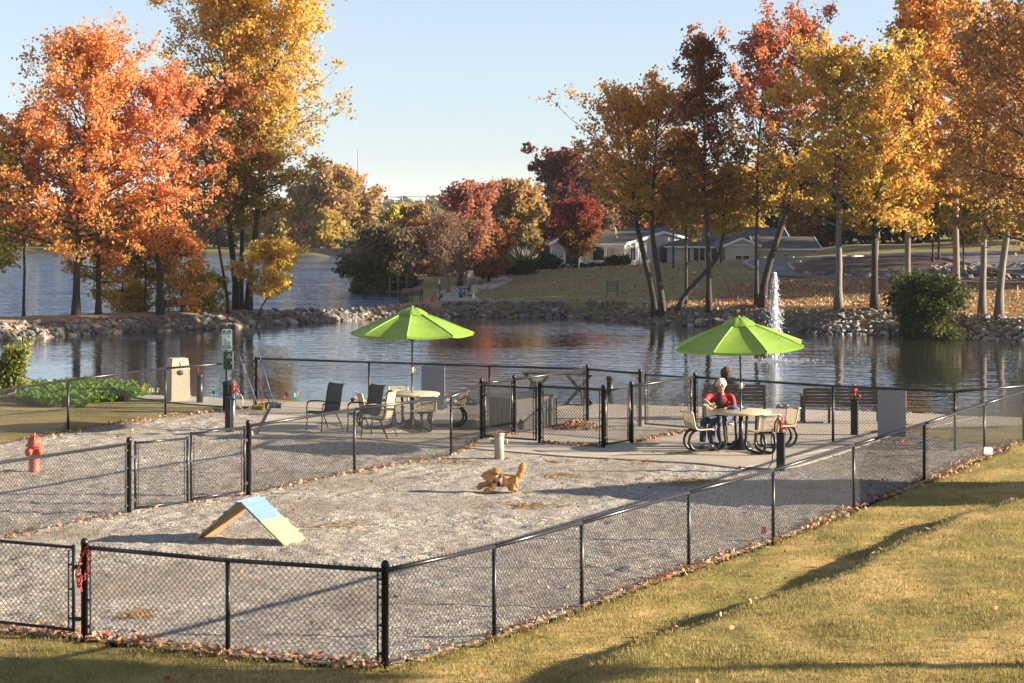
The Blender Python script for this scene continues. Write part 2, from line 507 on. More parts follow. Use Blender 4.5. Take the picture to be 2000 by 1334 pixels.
m, t, b, o = newmat('turf_and_soil')
tc = t.nodes.new('ShaderNodeTexCoord'); V = tc.outputs['Object']
def attr(nm):
    n = t.nodes.new('ShaderNodeAttribute'); n.attribute_name = nm; return n.outputs['Fac']
n1 = noise(t, 0.55, 5, 0.62, V); n2 = noise(t, 3.5, 5, 0.65, V); n3 = noise(t, 26, 4, 0.7, V)
straw = ramp(t, n2, [(0.3, (0.43, 0.285, 0.10)), (0.7, (0.57, 0.39, 0.155))])
grn = ramp(t, n3, [(0.3, (0.19, 0.165, 0.045)), (0.7, (0.30, 0.25, 0.075))])
near = mix(t, ramp(t, n1, [(0.43, (1, 1, 1)), (0.57, (0, 0, 0))]), straw, grn)
far = mix(t, ramp(t, n1, [(0.4, (0, 0, 0)), (0.62, (1, 1, 1))]), ramp(t, n2, [(0.3, (0.15, 0.14, 0.05)), (0.7, (0.26, 0.225, 0.09))]), ramp(t, n3, [(0.3, (0.22, 0.17, 0.075)), (0.7, (0.34, 0.27, 0.13))]))
c = mix(t, attr('near'), far, near)
lf = ramp(t, n3, [(0.3, (0.13, 0.08, 0.04)), (0.55, (0.22, 0.145, 0.075)), (0.75, (0.30, 0.21, 0.11))])
lm = N(t, 'ShaderNodeMath', operation='MULTIPLY'); t.links.new(attr('leafy'), lm.inputs[0])
t.links.new(ramp(t, n2, [(0.3, (0.15, 0.15, 0.15)), (0.65, (0.95, 0.95, 0.95))]), lm.inputs[1])
c = mix(t, lm.outputs[0], c, lf)
dirt = ramp(t, n2, [(0.3, (0.27, 0.18, 0.10)), (0.7, (0.42, 0.30, 0.175))])
c = mix(t, attr('dirt'), c, dirt)
bedc = ramp(t, n3, [(0.3, (0.05, 0.036, 0.028)), (0.7, (0.13, 0.085, 0.06))])
c = mix(t, attr('bed'), c, bedc)
c = mix(t, attr('mud'), c, (0.05, 0.04, 0.028))
t.links.new(c, b.inputs['Base Color'])
b.inputs['Roughness'].default_value = 0.95
b.inputs['Specular IOR Level'].default_value = 0.15
bump(t, b, n3, 0.6, 0.03)
m_ground = m
gzv_ = gzv - np.where((gy > 22) & (gy < 60) & ((sdist(gx, gy, GRAVEL) < 0.05) | (sdist(gx, gy, PAD) < -0.1)), 0.10, 0.0)
g = MB(); g.add(np.stack([gx, gy, gzv_], 1), gf, 0, True)
ground = struct(g.build('ground', m_ground))
for nm, arr in (('near', a_near), ('dirt', a_dirt), ('leafy', a_leafy), ('bed', a_bed), ('mud', a_mud)):
    ground.data.attributes.new(nm, 'FLOAT', 'POINT').data.foreach_set('value', arr.astype(np.float32))

# water
def water(name, poly, scale, strength, dist, rough, deep, stretch=(1, 1, 1), patch=None):
    m, t, b, o = newmat(name)
    tc = t.nodes.new('ShaderNodeTexCoord')
    mp = t.nodes.new('ShaderNodeMapping'); mp.inputs['Scale'].default_value = stretch
    t.links.new(tc.outputs['Object'], mp.inputs['Vector'])
    a = noise(t, scale, 3, 0.55, mp.outputs[0]); b2 = noise(t, scale * 3.7, 2, 0.5, mp.outputs[0])
    ad = N(t, 'ShaderNodeMath', operation='MULTIPLY_ADD'); ad.inputs[1].default_value = 0.35
    t.links.new(b2, ad.inputs[0]); t.links.new(a, ad.inputs[2])
    hgt = ad.outputs[0]
    bn = N(t, 'ShaderNodeBump', Strength=strength, Distance=dist)
    t.links.new(hgt, bn.inputs['Height']); t.links.new(bn.outputs[0], b.inputs['Normal'])
    if patch:
        k = noise(t, patch, 2, 0.5, tc.outputs['Object'])
        r_ = ramp(t, k, [(0.42, (0.35, 0.35, 0.35)), (0.62, (1, 1, 1))])
        mm = N(t, 'ShaderNodeMath', operation='MULTIPLY'); mm.inputs[1].default_value = strength
        t.links.new(r_, mm.inputs[0]); t.links.new(mm.outputs[0], bn.inputs['Strength'])
    b.inputs['Base Color'].default_value = rgba(deep)
    b.inputs['Roughness'].default_value = rough
    b.inputs['IOR'].default_value = 2.1
    d = MB(); V = [(x, y, -1.0) for x, y in poly]
    d.addn(V, [list(range(len(V)))])
    return struct(d.build(name, m))
def grow(poly, d):
    n = len(poly); out = []
    ar = sum(poly[i][0] * poly[(i + 1) % n][1] - poly[(i + 1) % n][0] * poly[i][1] for i in range(n))
    s = 1 if ar > 0 else -1
    for i in range(n):
        p0, p1, p2 = (Vector(poly[(i + k) % n]) for k in (-1, 0, 1))
        e = (p2 - p0).normalized()
        out.append((p1.x + s * e.y * d, p1.y - s * e.x * d))
    return out
water('pond_water', grow(POND, 0.5), 0.9, 1.0, 0.046, 0.02, (0.03, 0.032, 0.03), (0.8, 1.3, 1), 0.045)
water('lake_water', grow(LAKE, 0.6), 0.5, 1.0, 0.6, 0.05, (0.05, 0.10, 0.19), (0.5, 1.2, 1))

# gravel yard: real footprints and hollows, 9 cm grid
st_ = 0.085
xs = np.arange(-16.2, 11.6, st_); yv = np.arange(22.6, 53.2, st_)
QX, QY = np.meshgrid(xs, yv)
sd_ = sdist(QX, QY, GRAVEL)
jag = 0.12 * (vnoise(QX * 3, QY * 3, 21) - 0.5) + 0.08
pd_ = sdist(QX, QY, PAD)
ins = (sd_ < jag) | ((pd_ < 0.5) & (sd_ < 0.9) & (QX < 9))
def gravel_z(x, y):
    k = (0.024 * (vnoise(x * 3.6, y * 3.6, 1) - 0.5) + 0.046 * (vnoise(x * 6.3, y * 5.2, 2) ** 2 - 0.33) * (0.25 + 1.1 * vnoise(x * 0.6, y * 0.6, 3)) + 0.03 * (vnoise(x * 0.8, y * 0.8, 4) - 0.5))
    return 0.012 + k
QZ = gravel_z(QX, QY) * (1 - ss(-0.25, 0.0, sd_)) + 0.006
QZ = np.where(pd_ < 0.06, np.minimum(QZ, 0.004), QZ)
ci = -np.ones(QX.shape, int)
quad = ins[:-1, :-1] & ins[1:, :-1] & ins[:-1, 1:] & ins[1:, 1:]
use = np.zeros(QX.shape, bool)
use[:-1, :-1] |= quad; use[1:, :-1] |= quad; use[:-1, 1:] |= quad; use[1:, 1:] |= quad
ci[use] = np.arange(use.sum())
qf = np.stack([ci[:-1, :-1], ci[:-1, 1:], ci[1:, 1:], ci[1:, :-1]], -1)[quad]
m, t, b, o = newmat('gravel')
tc = t.nodes.new('ShaderNodeTexCoord'); V = tc.outputs['Object']
vo = N(t, 'ShaderNodeTexVoronoi', Scale=34.0); t.links.new(V, vo.inputs['Vector'])
sx = t.nodes.new('ShaderNodeSeparateColor'); t.links.new(vo.outputs['Color'], sx.inputs[0])
c = ramp(t, sx.outputs[0], [(0.0, (0.12, 0.104, 0.086)), (0.3, (0.29, 0.255, 0.215)), (0.75, (0.47, 0.42, 0.355)), (1.0, (0.74, 0.67, 0.57))])
c = mix(t, ramp(t, noise(t, 0.35, 4, 0.6, V), [(0.42, (0, 0, 0)), (0.66, (0.7, 0.7, 0.7))]), c, (0.25, 0.205, 0.155))
c = mix(t, ramp(t, noise(t, 1.3, 5, 0.7, V), [(0.62, (0, 0, 0)), (0.72, (0.8, 0.8, 0.8))]), c, (0.24, 0.13, 0.055))
t.links.new(c, b.inputs['Base Color']); b.inputs['Roughness'].default_value = 0.9
b.inputs['Specular IOR Level'].default_value = 0.2
ad = N(t, 'ShaderNodeMath', operation='MULTIPLY_ADD'); ad.inputs[1].default_value = -0.5
t.links.new(vo.outputs['Distance'], ad.inputs[0]); t.links.new(noise(t, 9, 4, 0.7, V), ad.inputs[2])
bump(t, b, ad.outputs[0], 0.9, 0.028)
g = MB(); g.add(np.stack([QX[use], QY[use], QZ[use]], 1), qf, 0, True)
struct(g.build('gravel_yard', m))

# concrete pad of separate slabs with open joints
def clip(poly, px, py, nx, ny):
    out = []
    n = len(poly)
    for i in range(n):
        a, b_ = poly[i], poly[(i + 1) % n]
        da = (a[0] - px) * nx + (a[1] - py) * ny; db = (b_[0] - px) * nx + (b_[1] - py) * ny
        if da >= 0: out.append(a)
        if da * db < 0:
            q = da / (da - db); out.append((a[0] + q * (b_[0] - a[0]), a[1] + q * (b_[1] - a[1])))
    return out
A0 = Vector(P(695, 857)); A1 = Vector(P(1370, 908))
e1 = (A1 - A0).normalized(); e2 = Vector((-e1.y, e1.x))
pad = struct(thing('concrete_pad', 'concrete pad', None, (0, 0, 0)))
del pad['label']
sub = MB(); sub.prism(PAD, -0.10, 0.008); sub.build('joint_bed', M('dark_joint', (0.10, 0.085, 0.065), 0.95), pad)
cm = [M('slab_concrete', c_, 0.85, 0.14, 1.6, bmp=0.2, bscale=70) for c_ in ((0.42, 0.36, 0.285), (0.39, 0.335, 0.265), (0.45, 0.385, 0.305))]
W_, D_ = 3.1, 2.9
for i in range(-6, 12):
    for j in range(-4, 8):
        cpx = A0.x + e1.x * i * W_ + e2.x * j * D_; cpy = A0.y + e1.y * i * W_ + e2.y * j * D_
        q = clip(PAD, cpx, cpy, e1.x, e1.y); g_ = 0.009
        q = clip(q, cpx + e1.x * (W_ - 2 * g_), cpy + e1.y * (W_ - 2 * g_), -e1.x, -e1.y) if len(q) > 2 else []
        q = clip(q, cpx, cpy, e2.x, e2.y) if len(q) > 2 else []
        q = clip(q, cpx + e2.x * (D_ - 2 * g_), cpy + e2.y * (D_ - 2 * g_), -e2.x, -e2.y) if len(q) > 2 else []
        if len(q) < 3: continue
        ar = 0.5 * abs(sum(q[k][0] * q[(k + 1) % len(q)][1] - q[(k + 1) % len(q)][0] * q[k][1] for k in range(len(q))))
        if ar < 0.15: continue
        mb = MB(); mb.prism(q, -0.08, 0.030 + 0.003 * ((i * 7 + j * 3) % 3))
        cxy = (sum(p[0] for p in q) / len(q), sum(p[1] for p in q) / len(q), 0)
        s_ = mb.build('slab', cm[(i * 5 + j * 3) % 3], pad, org=cxy); s_.location = cxy
def ribbon(name, pts, width, mat, lift=0.02, thick=0.0):
    """a strip of paving that follows the ground"""
    P_ = [Vector(p) for p in pts]; dense = []
    for a, b_ in zip(P_[:-1], P_[1:]):
        k = max(2, int((b_ - a).length / 1.5))
        dense += [a.lerp(b_, i / k) for i in range(k)]
    dense.append(P_[-1])
    for _ in range(4):
        dense = [dense[0]] + [(dense[i - 1] + dense[i] * 2 + dense[i + 1]) / 4 for i in range(1, len(dense) - 1)] + [dense[-1]]
    wd = width if not np.isscalar(width) else [width] * len(dense)
    if len(wd) != len(dense): wd = np.interp(np.linspace(0, 1, len(dense)), np.linspace(0, 1, len(width)), width)
    L, R_ = [], []
    for i, p in enumerate(dense):
        d = (dense[min(i + 1, len(dense) - 1)] - dense[max(i - 1, 0)]).normalized()
        nrm = Vector((-d.y, d.x)); L.append(p + nrm * wd[i] / 2); R_.append(p - nrm * wd[i] / 2)
    K = 5; V = []
    for a, b_ in zip(L, R_):
        for k in range(K):
            q = a.lerp(b_, k / (K - 1)); V.append((q.x, q.y, hz(q.x, q.y) + lift))
    fs = [[i * K + k, i * K + k + 1, (i + 1) * K + k + 1, (i + 1) * K + k] for i in range(len(L) - 1) for k in range(K - 1)]
    mb = MB(); mb.add(V, [f[::-1] for f in fs], 0, True)
    return struct(mb.build(name, mat)), L, R_
ribbon('shore_path', [P(535, 793), P(450, 791), P(360, 783), P(270, 768), P(190, 750), P(120, 739), P(60, 728), P(-60, 716)], 1.5, M('path_concrete', (0.40, 0.36, 0.30), 0.85, 0.12, 2), 0.03)
m_road = M('asphalt', (0.115, 0.115, 0.12), 0.8, 0.15, 1.2, bmp=0.2, bscale=40)
m_kerb = M('kerb_concrete', (0.33, 0.30, 0.25), 0.8, 0.12, 2)
def kerb(name, line, hgt=0.14, wd=0.16):
    mb = MB()
    for a, b_ in zip(line[:-1], line[1:]):
        za, zb = hz(a.x, a.y), hz(b_.x, b_.y)
        d = (b_ - a).normalized() * 0.02
        mb.bar((a.x - d.x, a.y - d.y, za + hgt / 2), (b_.x + d.x, b_.y + d.y, zb + hgt / 2), wd, hgt)
    return struct(mb.build(name, m_kerb))
rd, L1, R1 = ribbon('lower_road', [P(1640, 497, .8), P(1540, 507, .9), P(1492, 518, .85), P(1530, 532, .75), P(1640, 542, .72), P(1740, 547, .7), P(1900, 552, .62), P(2100, 557, .6), P(2400, 565, .6)], [5.5, 6.5, 5.0, 4.2, 2.6, 2.0, 1.8, 1.8, 1.8], m_road, 0.06)
kerb('road_kerb', L1[:30]); kerb('road_kerb', R1[:30])
rd, L2, R2 = ribbon('upper_road', [P(1590, 497, 1.3), P(1640, 482, 1.55), P(1700, 481, 1.6), P(1800, 485, 1.6), P(1900, 493, 1.5), P(2000, 505, 1.4), P(2200, 520, 1.5)], [4, 6, 7.5, 8, 8, 8, 8], m_road, 0.06)
kerb('road_kerb', L2); kerb('road_kerb', R2)
ribbon('lawn_path', [P(905, 590, -.35), P(885, 583, -.4), P(905, 574, -.4), P(945, 562, -.42), P(985, 552, -.42), P(940, 543, -.5), P(880, 538, -.5)], [2.2, 2.4, 2.2, 1.8, 1.6, 1.5, 1.5], M('lawn_path_concrete', (0.34, 0.31, 0.27), 0.85, 0.12, 2), 0.04)
# ------------------------------------------------------------------ chain-link fences and gates
def mesh_wires(mb, a, b, z0, z1, pitch=0.072, r=0.0031, za=0.0, zb=0.0):
    a = np.array(a, float); b = np.array(b, float)
    L = np.hypot(*(b - a)); d = (b - a) / L; nrm = np.array([-d[1], d[0]])
    h = z1 - z0
    A, B = [], []
    for sgn in (1, -1):
        u0 = np.arange(-h - pitch, L + h + pitch, pitch)
        # wire: u = u0 + sgn*(z - z0)
        zlo = np.zeros(len(u0)); zhi = np.full(len(u0), h)
        if sgn > 0:
            zlo = np.maximum(0, -u0); zhi = np.minimum(h, L - u0)
        else:
            zlo = np.maximum(0, u0 - L); zhi = np.minimum(h, u0)
        k = zhi - zlo > 0.01
        u0, zlo, zhi = u0[k], zlo[k], zhi[k]
        off = nrm * 0.0026 * sgn
        for arr, zz in ((A, zlo), (B, zhi)):
            u = u0 + sgn * zz
            tt = u / L
            arr.append(np.stack([a[0] + d[0] * u + off[0], a[1] + d[1] * u + off[1], z0 + zz + za + (zb - za) * tt], 1))
    mb.sticks(np.concatenate(A), np.concatenate(B), r)
def post_mb(p, h, r, z=0.0, cap=True):
    mb = MB()
    pr = [(r, 0), (r, h)]
    if cap: pr = [(r, 0), (r, h - 0.03), (r * 1.15, h - 0.03), (r * 1.15, h - 0.005), (r * 0.9, h + r * 0.6), (r * 0.35, h + r * 0.95)]
    mb.lathe(pr, 10, (p[0], p[1], z))
    return mb
def fence(label, pts, kinds, hgt, group='chain-link fences of the dog park', sag=0.0, rail=True):
    root = thing('chain_link_fence', label, 'fence', (pts[0][0], pts[0][1], 0), 0, group)
    og = (pts[0][0], pts[0][1], 0)
    zs = [hz(*p) * 0.0 for p in pts]
    for p, k in zip(pts, kinds):
        if k == 'T': post_mb(p, hgt + 0.07, 0.040).build('post', m_post, root, og)
        elif k == 'L': post_mb(p, hgt - 0.02, 0.027, cap=False).build('post', m_post, root, og)
    mb = MB()
    if rail:
        for a, b in zip(pts[:-1], pts[1:]):
            mb.tube([(a[0], a[1], hgt), (b[0], b[1], hgt)], 0.025, 8)
        mb.build('top_rail', m_rail, root, og)
    mb = MB()
    for a, b in zip(pts[:-1], pts[1:]):
        mesh_wires(mb, a, b, 0.03, hgt + 0.045)
    mb.build('chain_link_mesh', m_black, root, og)
    mb = MB()
    for a, b in zip(pts[:-1], pts[1:]):
        mb.tube([(a[0], a[1], 0.05), (b[0], b[1], 0.05)], 0.0035, 4)
    mb.build('tension_wire', m_black, root, og)
    for i, k in enumerate(kinds):
        if k != 'T': continue
        for j in (i - 1, i + 1):
            if j < 0 or j >= len(pts): continue
            d = Vector((pts[j][0] - pts[i][0], pts[j][1] - pts[i][1])).normalized()
            q = (pts[i][0] + d.x * 0.085, pts[i][1] + d.y * 0.085)
            mb = MB()
            mb.box((q[0], q[1], hgt / 2 + 0.02), (0.016, 0.016, hgt - 0.04), math.atan2(d.y, d.x))
            for z in (0.15, 0.45, 0.75, hgt - 0.1):
                mb.box(((q[0] + pts[i][0]) / 2, (q[1] + pts[i][1]) / 2, z), (0.10, 0.03, 0.022), math.atan2(d.y, d.x))
            mb.build('tension_bar', m_black, root, og)
    return root
def gate(label, a, b, hgt, z0=0.07, hinge_at=0, midrail=False, tilt=0.0, latch=True):
    root = thing('chain_link_gate', label, 'gate', (a[0], a[1], 0), 0, 'chain-link gates of the dog park')
    og = (a[0], a[1], 0)
    a3 = Vector((a[0], a[1], 0)); b3 = Vector((b[0], b[1], 0))
    up = Vector((0, 0, 1)); top = Vector((0, 0, hgt)); lo = Vector((0, 0, z0)); tl = Vector((0, 0, tilt))
    mb = MB()
    for p, q in ((a3 + lo, a3 + top + up * 0.03), (b3 + lo + tl, b3 + top + up * 0.03 + tl)): mb.tube([p, q], 0.021, 8)
    for z in (z0 + 0.02, hgt): mb.tube([a3 + up * z, b3 + up * z + tl], 0.019, 8)
    mb.build('gate_frame', m_rail, root, og)
    mb = MB(); mesh_wires(mb, a, b, z0 + 0.03, hgt + 0.01, zb=tilt); mb.build('chain_link_mesh', m_black, root, og)
    d = (b3 - a3).normalized()
    for e, s in ((a3, 1), (b3, -1)):
        mb = MB()
        q = e + d * s * 0.07
        mb.box((q.x, q.y, (z0 + hgt) / 2), (0.014, 0.014, hgt - z0 - 0.06), math.atan2(d.y, d.x))
        for z in (z0 + 0.15, (z0 + hgt) / 2, hgt - 0.2):
            q2 = e + d * s * 0.035
            mb.box((q2.x, q2.y, z), (0.075, 0.026, 0.02), math.atan2(d.y, d.x))
        mb.build('tension_bar', m_black, root, og)
    h0 = a3 if hinge_at == 0 else b3; s = -1 if hinge_at == 0 else 1
    for z in (0.22, hgt - 0.22):
        mb = MB(); q = h0 + d * s * 0.045
        mb.box((q.x, q.y, z), (0.10, 0.035, 0.045), math.atan2(d.y, d.x)); mb.build('hinge', m_black, root, og)
    if latch:
        l0 = b3 if hinge_at == 0 else a3
        mb = MB(); q = l0 - d * s * 0.05 * 1.0
        mb.box((q.x, q.y, hgt * 0.62), (0.12, 0.05, 0.03), math.atan2(d.y, d.x))
        mb.tube([q + Vector((0, -0.03, hgt * 0.62)), q + Vector((0, -0.03, hgt * 0.62 + 0.08))], 0.008, 6)
        mb.build('latch', m_black, root, og)
    return root
def lerp2(a, b, t): return (a[0] + (b[0] - a[0]) * t, a[1] + (b[1] - a[1]) * t)
HO, HI = 1.04, 1.18
fence('short black chain-link fence from the post with red chain to the near corner post', FENCE_N, 'TLT', HO)
# the corner post belongs to the short run, so the long run starts with a plain end
fence('long black chain-link fence climbing from the near corner post along the grass bank', FENCE_R, [None] + ['L'] * 8 + [None], HO)
g0 = lerp2(POST_GATE, (-7.6, 25.75), 0.05)
gate('black chain-link gate closing against the post hung with red chain', g0, (-8.0, 25.95), HO - 0.01, latch=True)
DV = [P(252, 1005), P(485, 968), P(692, 925), P(881, 892), P(938, 861)]
dleft = (-9.2, 28.9)
fence('chain-link fence in front of the red hydrant, ending at the double gate', [dleft, DV[0]], [None, 'T'], 1.13)
fence('chain-link fence dividing the gravel, between the double gate and the entrance pen', DV[1:], 'TLLN', HI)
gl = lerp2(DV[0], DV[1], 0.05); gm = lerp2(DV[0], DV[1], 0.475); gm2 = lerp2(DV[0], DV[1], 0.505); gr = lerp2(DV[0], DV[1], 0.965)
gate('sagging left leaf of the double chain-link gate behind the dog ramp', gl, gm, 1.13, tilt=-0.03, latch=False)
gate('right leaf of the double chain-link gate behind the dog ramp', gm2, gr, 1.17, hinge_at=1)
LC = P(500, 796)
fence('chain-link fence beside the shaded lawn strip, ending at the corner with the brooms', [P(-170, 905), P(133, 845), P(323, 815), LC], [None, 'L', 'L', 'T'], 1.14)
BK = [LC, P(1147, 824)]
fence('chain-link fence in front of the bright pond, from the broom corner past the left umbrella', [BK[0], online(BK[0], BK[1], 721), online(BK[0], BK[1], 956), BK[1]], [None, 'L', 'L', 'T'], 1.2)
E2 = (XD(1250, 47.9), 47.9); E3 = (XD(1357, 46.95), 46.95)
fence('short chain-link panel in front of the black bollard by the pond', [BK[1], E2], [None, 'T'], 1.2)
gate('chain-link gate in the pond-side fence, left of the man in red', lerp2(E2, E3, 0.10), lerp2(E2, E3, 0.93), 1.18)
BR = [E3, P(1627, 866), (XD(1865, 43.3), 43.3)]
fence('chain-link fence behind the man in red, running right past the two white boards', [BR[0], BR[1], BR[2], (XD(2080, 45.5), 45.5)], 'TLLN', 1.19)
N1, N2, N3, N4 = P(940, 860), P(1054, 868), P(1178, 877), P(1233, 868)
gate('chain-link gate of the entrance pen, beside the tan hydrant post', lerp2(N1, N2, 0.06), lerp2(N1, N2, 0.94), 1.16)
fence('chain-link panel at the front of the entrance pen, between its two thick front posts', [N2, N3], 'TT', 1.2)
gate('narrow chain-link gate on the right side of the entrance pen', lerp2(N3, N4, 0.08), lerp2(N3, N4, 0.93), 1.18)
fence('chain-link fence with leaves along its foot, between entrance pen and man in red', [N4, E3], ['T', None], 1.2)
N5 = (XD(1004, 46.2), 46.2)
gate('chain-link gate on the left side of the entrance pen, in front of the dark bin', lerp2(N1, N5, 0.06), lerp2(N1, N5, 0.93), 1.19)
fence('chain-link fence at the back of the entrance pen, before the trestle table', [N1, N5, BK[1]], ['T', 'T', None], 1.2, rail=True)

# ------------------------------------------------------------------ red chain on the gate post
mb = MB(); px, py = POST_GATE
def chain(mb, pts, link=0.05, r=0.007):
    pts = [Vector(p) for p in pts]; d = []
    for a, b in zip(pts[:-1], pts[1:]):
        k = max(1, int((b - a).length / (link * 0.72)))
        d += [(a.lerp(b, i / k), (b - a).normalized()) for i in range(k)]
    for i, (p, t) in enumerate(d):
        s = t.cross(Vector((0.3, 1, 0.2))).normalized()
        if i % 2: s = t.cross(s).normalized()
        ring = [p + t * (link / 2) * math.cos(2 * math.pi * j / 8) + s * 0.018 * math.sin(2 * math.pi * j / 8) for j in range(8)]
        mb.tube(ring, r, 4, closed=True)
chain(mb, [(px + .03, py - .05, 1.03), (px - .02, py - .055, .96), (px - .04, py - .05, .86), (px - .075, py - .06, .74), (px - .03, py - .06, .67), (px - .05, py - .06, .62), (px + .005, py - .06, .70), (px + .045, py - .05, .80), (px + .055, py - .05, .92), (px + .03, py - .05, 1.03)])
chain(mb, [(px - .075, py - .075, .74), (px - .05, py - .08, .64), (px - .02, py - .08, .58), (px - .06, py - .075, .68), (px + .0, py - .075, .75)])
ch = mb.build('chain', M('red_plastic_chain', (0.55, 0.06, 0.03), 0.45, 0.2, 20), None, (px, py, 0)); ch.location = (px, py, 0)
tag(ch, 'red chain looped over the gate post in the near fence', 'chain')

# ------------------------------------------------------------------ dog ramp
Rf = Vector(P(555, 1069)); Lf = Vector(P(381, 1056)); ctr = (Rf + Lf) / 2
e = (Rf - Lf).normalized(); n = Vector((-e.y, e.x)); half = (Rf - Lf).length / 2; wd = 0.62; hgt = 0.60
root = thing('dog_ramp', 'A-shaped dog ramp painted blue at the peak and yellow below, on the gravel', 'dog ramp', (ctr.x, ctr.y, 0.0), math.atan2(e.y, e.x))
m_blue = M('blue_ramp_paint', (0.135, 0.22, 0.33), 0.6, 0.1, 5, bmp=0.15, bscale=50)
m_yel = M('yellow_ramp_paint', (0.58, 0.48, 0.17), 0.6, 0.08, 4, bmp=0.15, bscale=50)
m_ply = M('raw_plywood', (0.38, 0.255, 0.13), 0.8, 0.25, 4, bmp=0.2, bscale=30, stretch=(1, 10, 6))
for s in (1, -1):
    foot = Vector((s * half, 0, 0.012)); apex = Vector((s * 0.012, 0, hgt)); d = apex - foot
    nrm = Vector((s * d.z, 0, -s * d.x)).normalized() if s > 0 else Vector((-d.z, 0, d.x)).normalized()
    if nrm.z < 0: nrm = -nrm
    th = 0.022
    def face(t0, t1, mat, nm):
        a, b = foot + d * t0, foot + d * t1
        mb = MB()
        V = [a, b, b + nrm * th, a + nrm * th]
        V = [(v.x, 0, v.z) for v in V] + [(v.x, wd, v.z) for v in V]
        mb.addn(V, [[0, 1, 2, 3], [7, 6, 5, 4], [0, 4, 5, 1], [1, 5, 6, 2], [2, 6, 7, 3], [3, 7, 4, 0]])
        mb.build(nm, mat, root)
    mb = MB(); a, b = foot - nrm * 0.012, foot + d - nrm * 0.012
    V = [a, b, b + nrm * 0.010, a + nrm * 0.010]; V = [(v.x, 0.01, v.z) for v in V] + [(v.x, wd - 0.01, v.z) for v in V]
    mb.addn(V, [[0, 1, 2, 3], [7, 6, 5, 4], [0, 4, 5, 1], [1, 5, 6, 2], [2, 6, 7, 3], [3, 7, 4, 0]]); mb.build('underside_board', m_ply, root)
    face(0.0, 0.545, m_yel, 'yellow_panel'); face(0.5465, 1.0, m_blue, 'blue_panel')
    for t, mm in ((0.22, m_yel), (0.455, m_yel), (0.70, m_blue), (0.97, m_blue)):
        c = foot + d * t + nrm * (th + 0.008)
        ang = math.atan2(d.z, d.x)
        mb = MB(); mb.cbox((c.x, wd / 2, c.z), (0.035, wd + 0.05, 0.018), 0.004, rot=Matrix.Rotation(-ang, 3, 'Y')); mb.build('cleat', mm, root)

# ------------------------------------------------------------------ hydrants
def hydrant():
    x, y = P(67, 921)
    root = thing('fire_hydrant', 'faded red toy-sized fire hydrant standing on gravel behind the fence', 'hydrant', (x, y, 0.0), R(-35))
    m = M('faded_red_paint', (0.42, 0.085, 0.05), 0.55, 0.18, 14, bmp=0.1, bscale=40)
    MB().lathe([(0.105, -0.02), (0.105, 0.03), (0.098, 0.04), (0.098, 0.44), (0.115, 0.45), (0.115, 0.475)], 20).build('barrel', m, root)
    MB().lathe([(0.160, 0.475), (0.160, 0.50), (0.122, 0.505), (0.118, 0.56), (0.095, 0.62), (0.05, 0.665), (0.028, 0.675), (0.028, 0.71), (0.02, 0.715)], 20).build('bonnet', m, root)
    mb = MB()
    for k in range(8):
        a = k * math.pi / 4
        mb.tube([(0.121 * math.cos(a), 0.121 * math.sin(a), 0.505), (0.10 * math.cos(a), 0.10 * math.sin(a), 0.62), (0.045 * math.cos(a), 0.045 * math.sin(a), 0.672)], 0.009, 5)
    mb.build('bonnet_ribs', m, root)
    for a, r, L in ((0, 0.062, 0.175), (math.pi, 0.062, 0.165), (-math.pi / 2, 0.078, 0.18)):
        rot = Matrix.Rotation(a, 3, 'Z') @ Matrix.Rotation(R(90), 3, 'Y')
        MB().lathe([(r * 0.8, 0.06), (r * 0.8, L - 0.06), (r, L - 0.06), (r, L - 0.015), (r * 0.55, L), (r * 0.4, L + 0.02)], 14, (0, 0, 0.37), m=rot).build('nozzle', m, root)
    mb = MB()
    for k in range(8):
        a = k * math.pi / 4; mb.lathe([(0.012, 0.455), (0.012, 0.51)], 6, (0.142 * math.cos(a), 0.142 * math.sin(a), 0))
    mb.build('flange_bolts', m, root)
hydrant()
x, y = P(975, 898)
root = thing('hydrant_post', 'plain tan hydrant-shaped post with side caps behind the dog', 'hydrant post', (x, y, 0))
m_tan = M('tan_paint', (0.36, 0.33, 0.245), 0.6, 0.12, 8, bmp=0.08)
MB().lathe([(0.095, -0.02), (0.095, 0.48), (0.085, 0.50), (0.07, 0.51)], 20).build('barrel', m_tan, root)
for s in (1, -1):
    rot = Matrix.Rotation(R(90) * s, 3, 'Y')
    MB().lathe([(0.035, 0.07), (0.035, 0.12), (0.045, 0.125), (0.045, 0.16), (0.03, 0.17)], 12, (0, 0, 0.355), m=rot).build('side_cap', m_tan, root)
MB().lathe([(0.10, 0.0), (0.10, 0.03), (0.095, 0.04)], 20, (0, 0, 0.475)).build('collar', m_tan, root)
mb = MB()
for k in range(9):
    a = rng.uniform(0, 6.28); r = rng.uniform(0, .05); L = rng.uniform(.03, .05)
    c = np.array([r * math.cos(a), r * math.sin(a), 0.52 + rng.uniform(0, .035)]); u = rng.normal(size=3); u /= np.linalg.norm(u); v = np.cross(u, rng.normal(size=3)); v /= np.linalg.norm(v)
    mb.add([c + u * L, c + v * L * .6, c - u * L, c - v * L * .6], [[0, 1, 2, 3]])
mb.build('leaf_litter', M('dry_leaf_litter', (0.33, 0.13, 0.05), 0.8, 0.3, 20), root, kind='stuff')

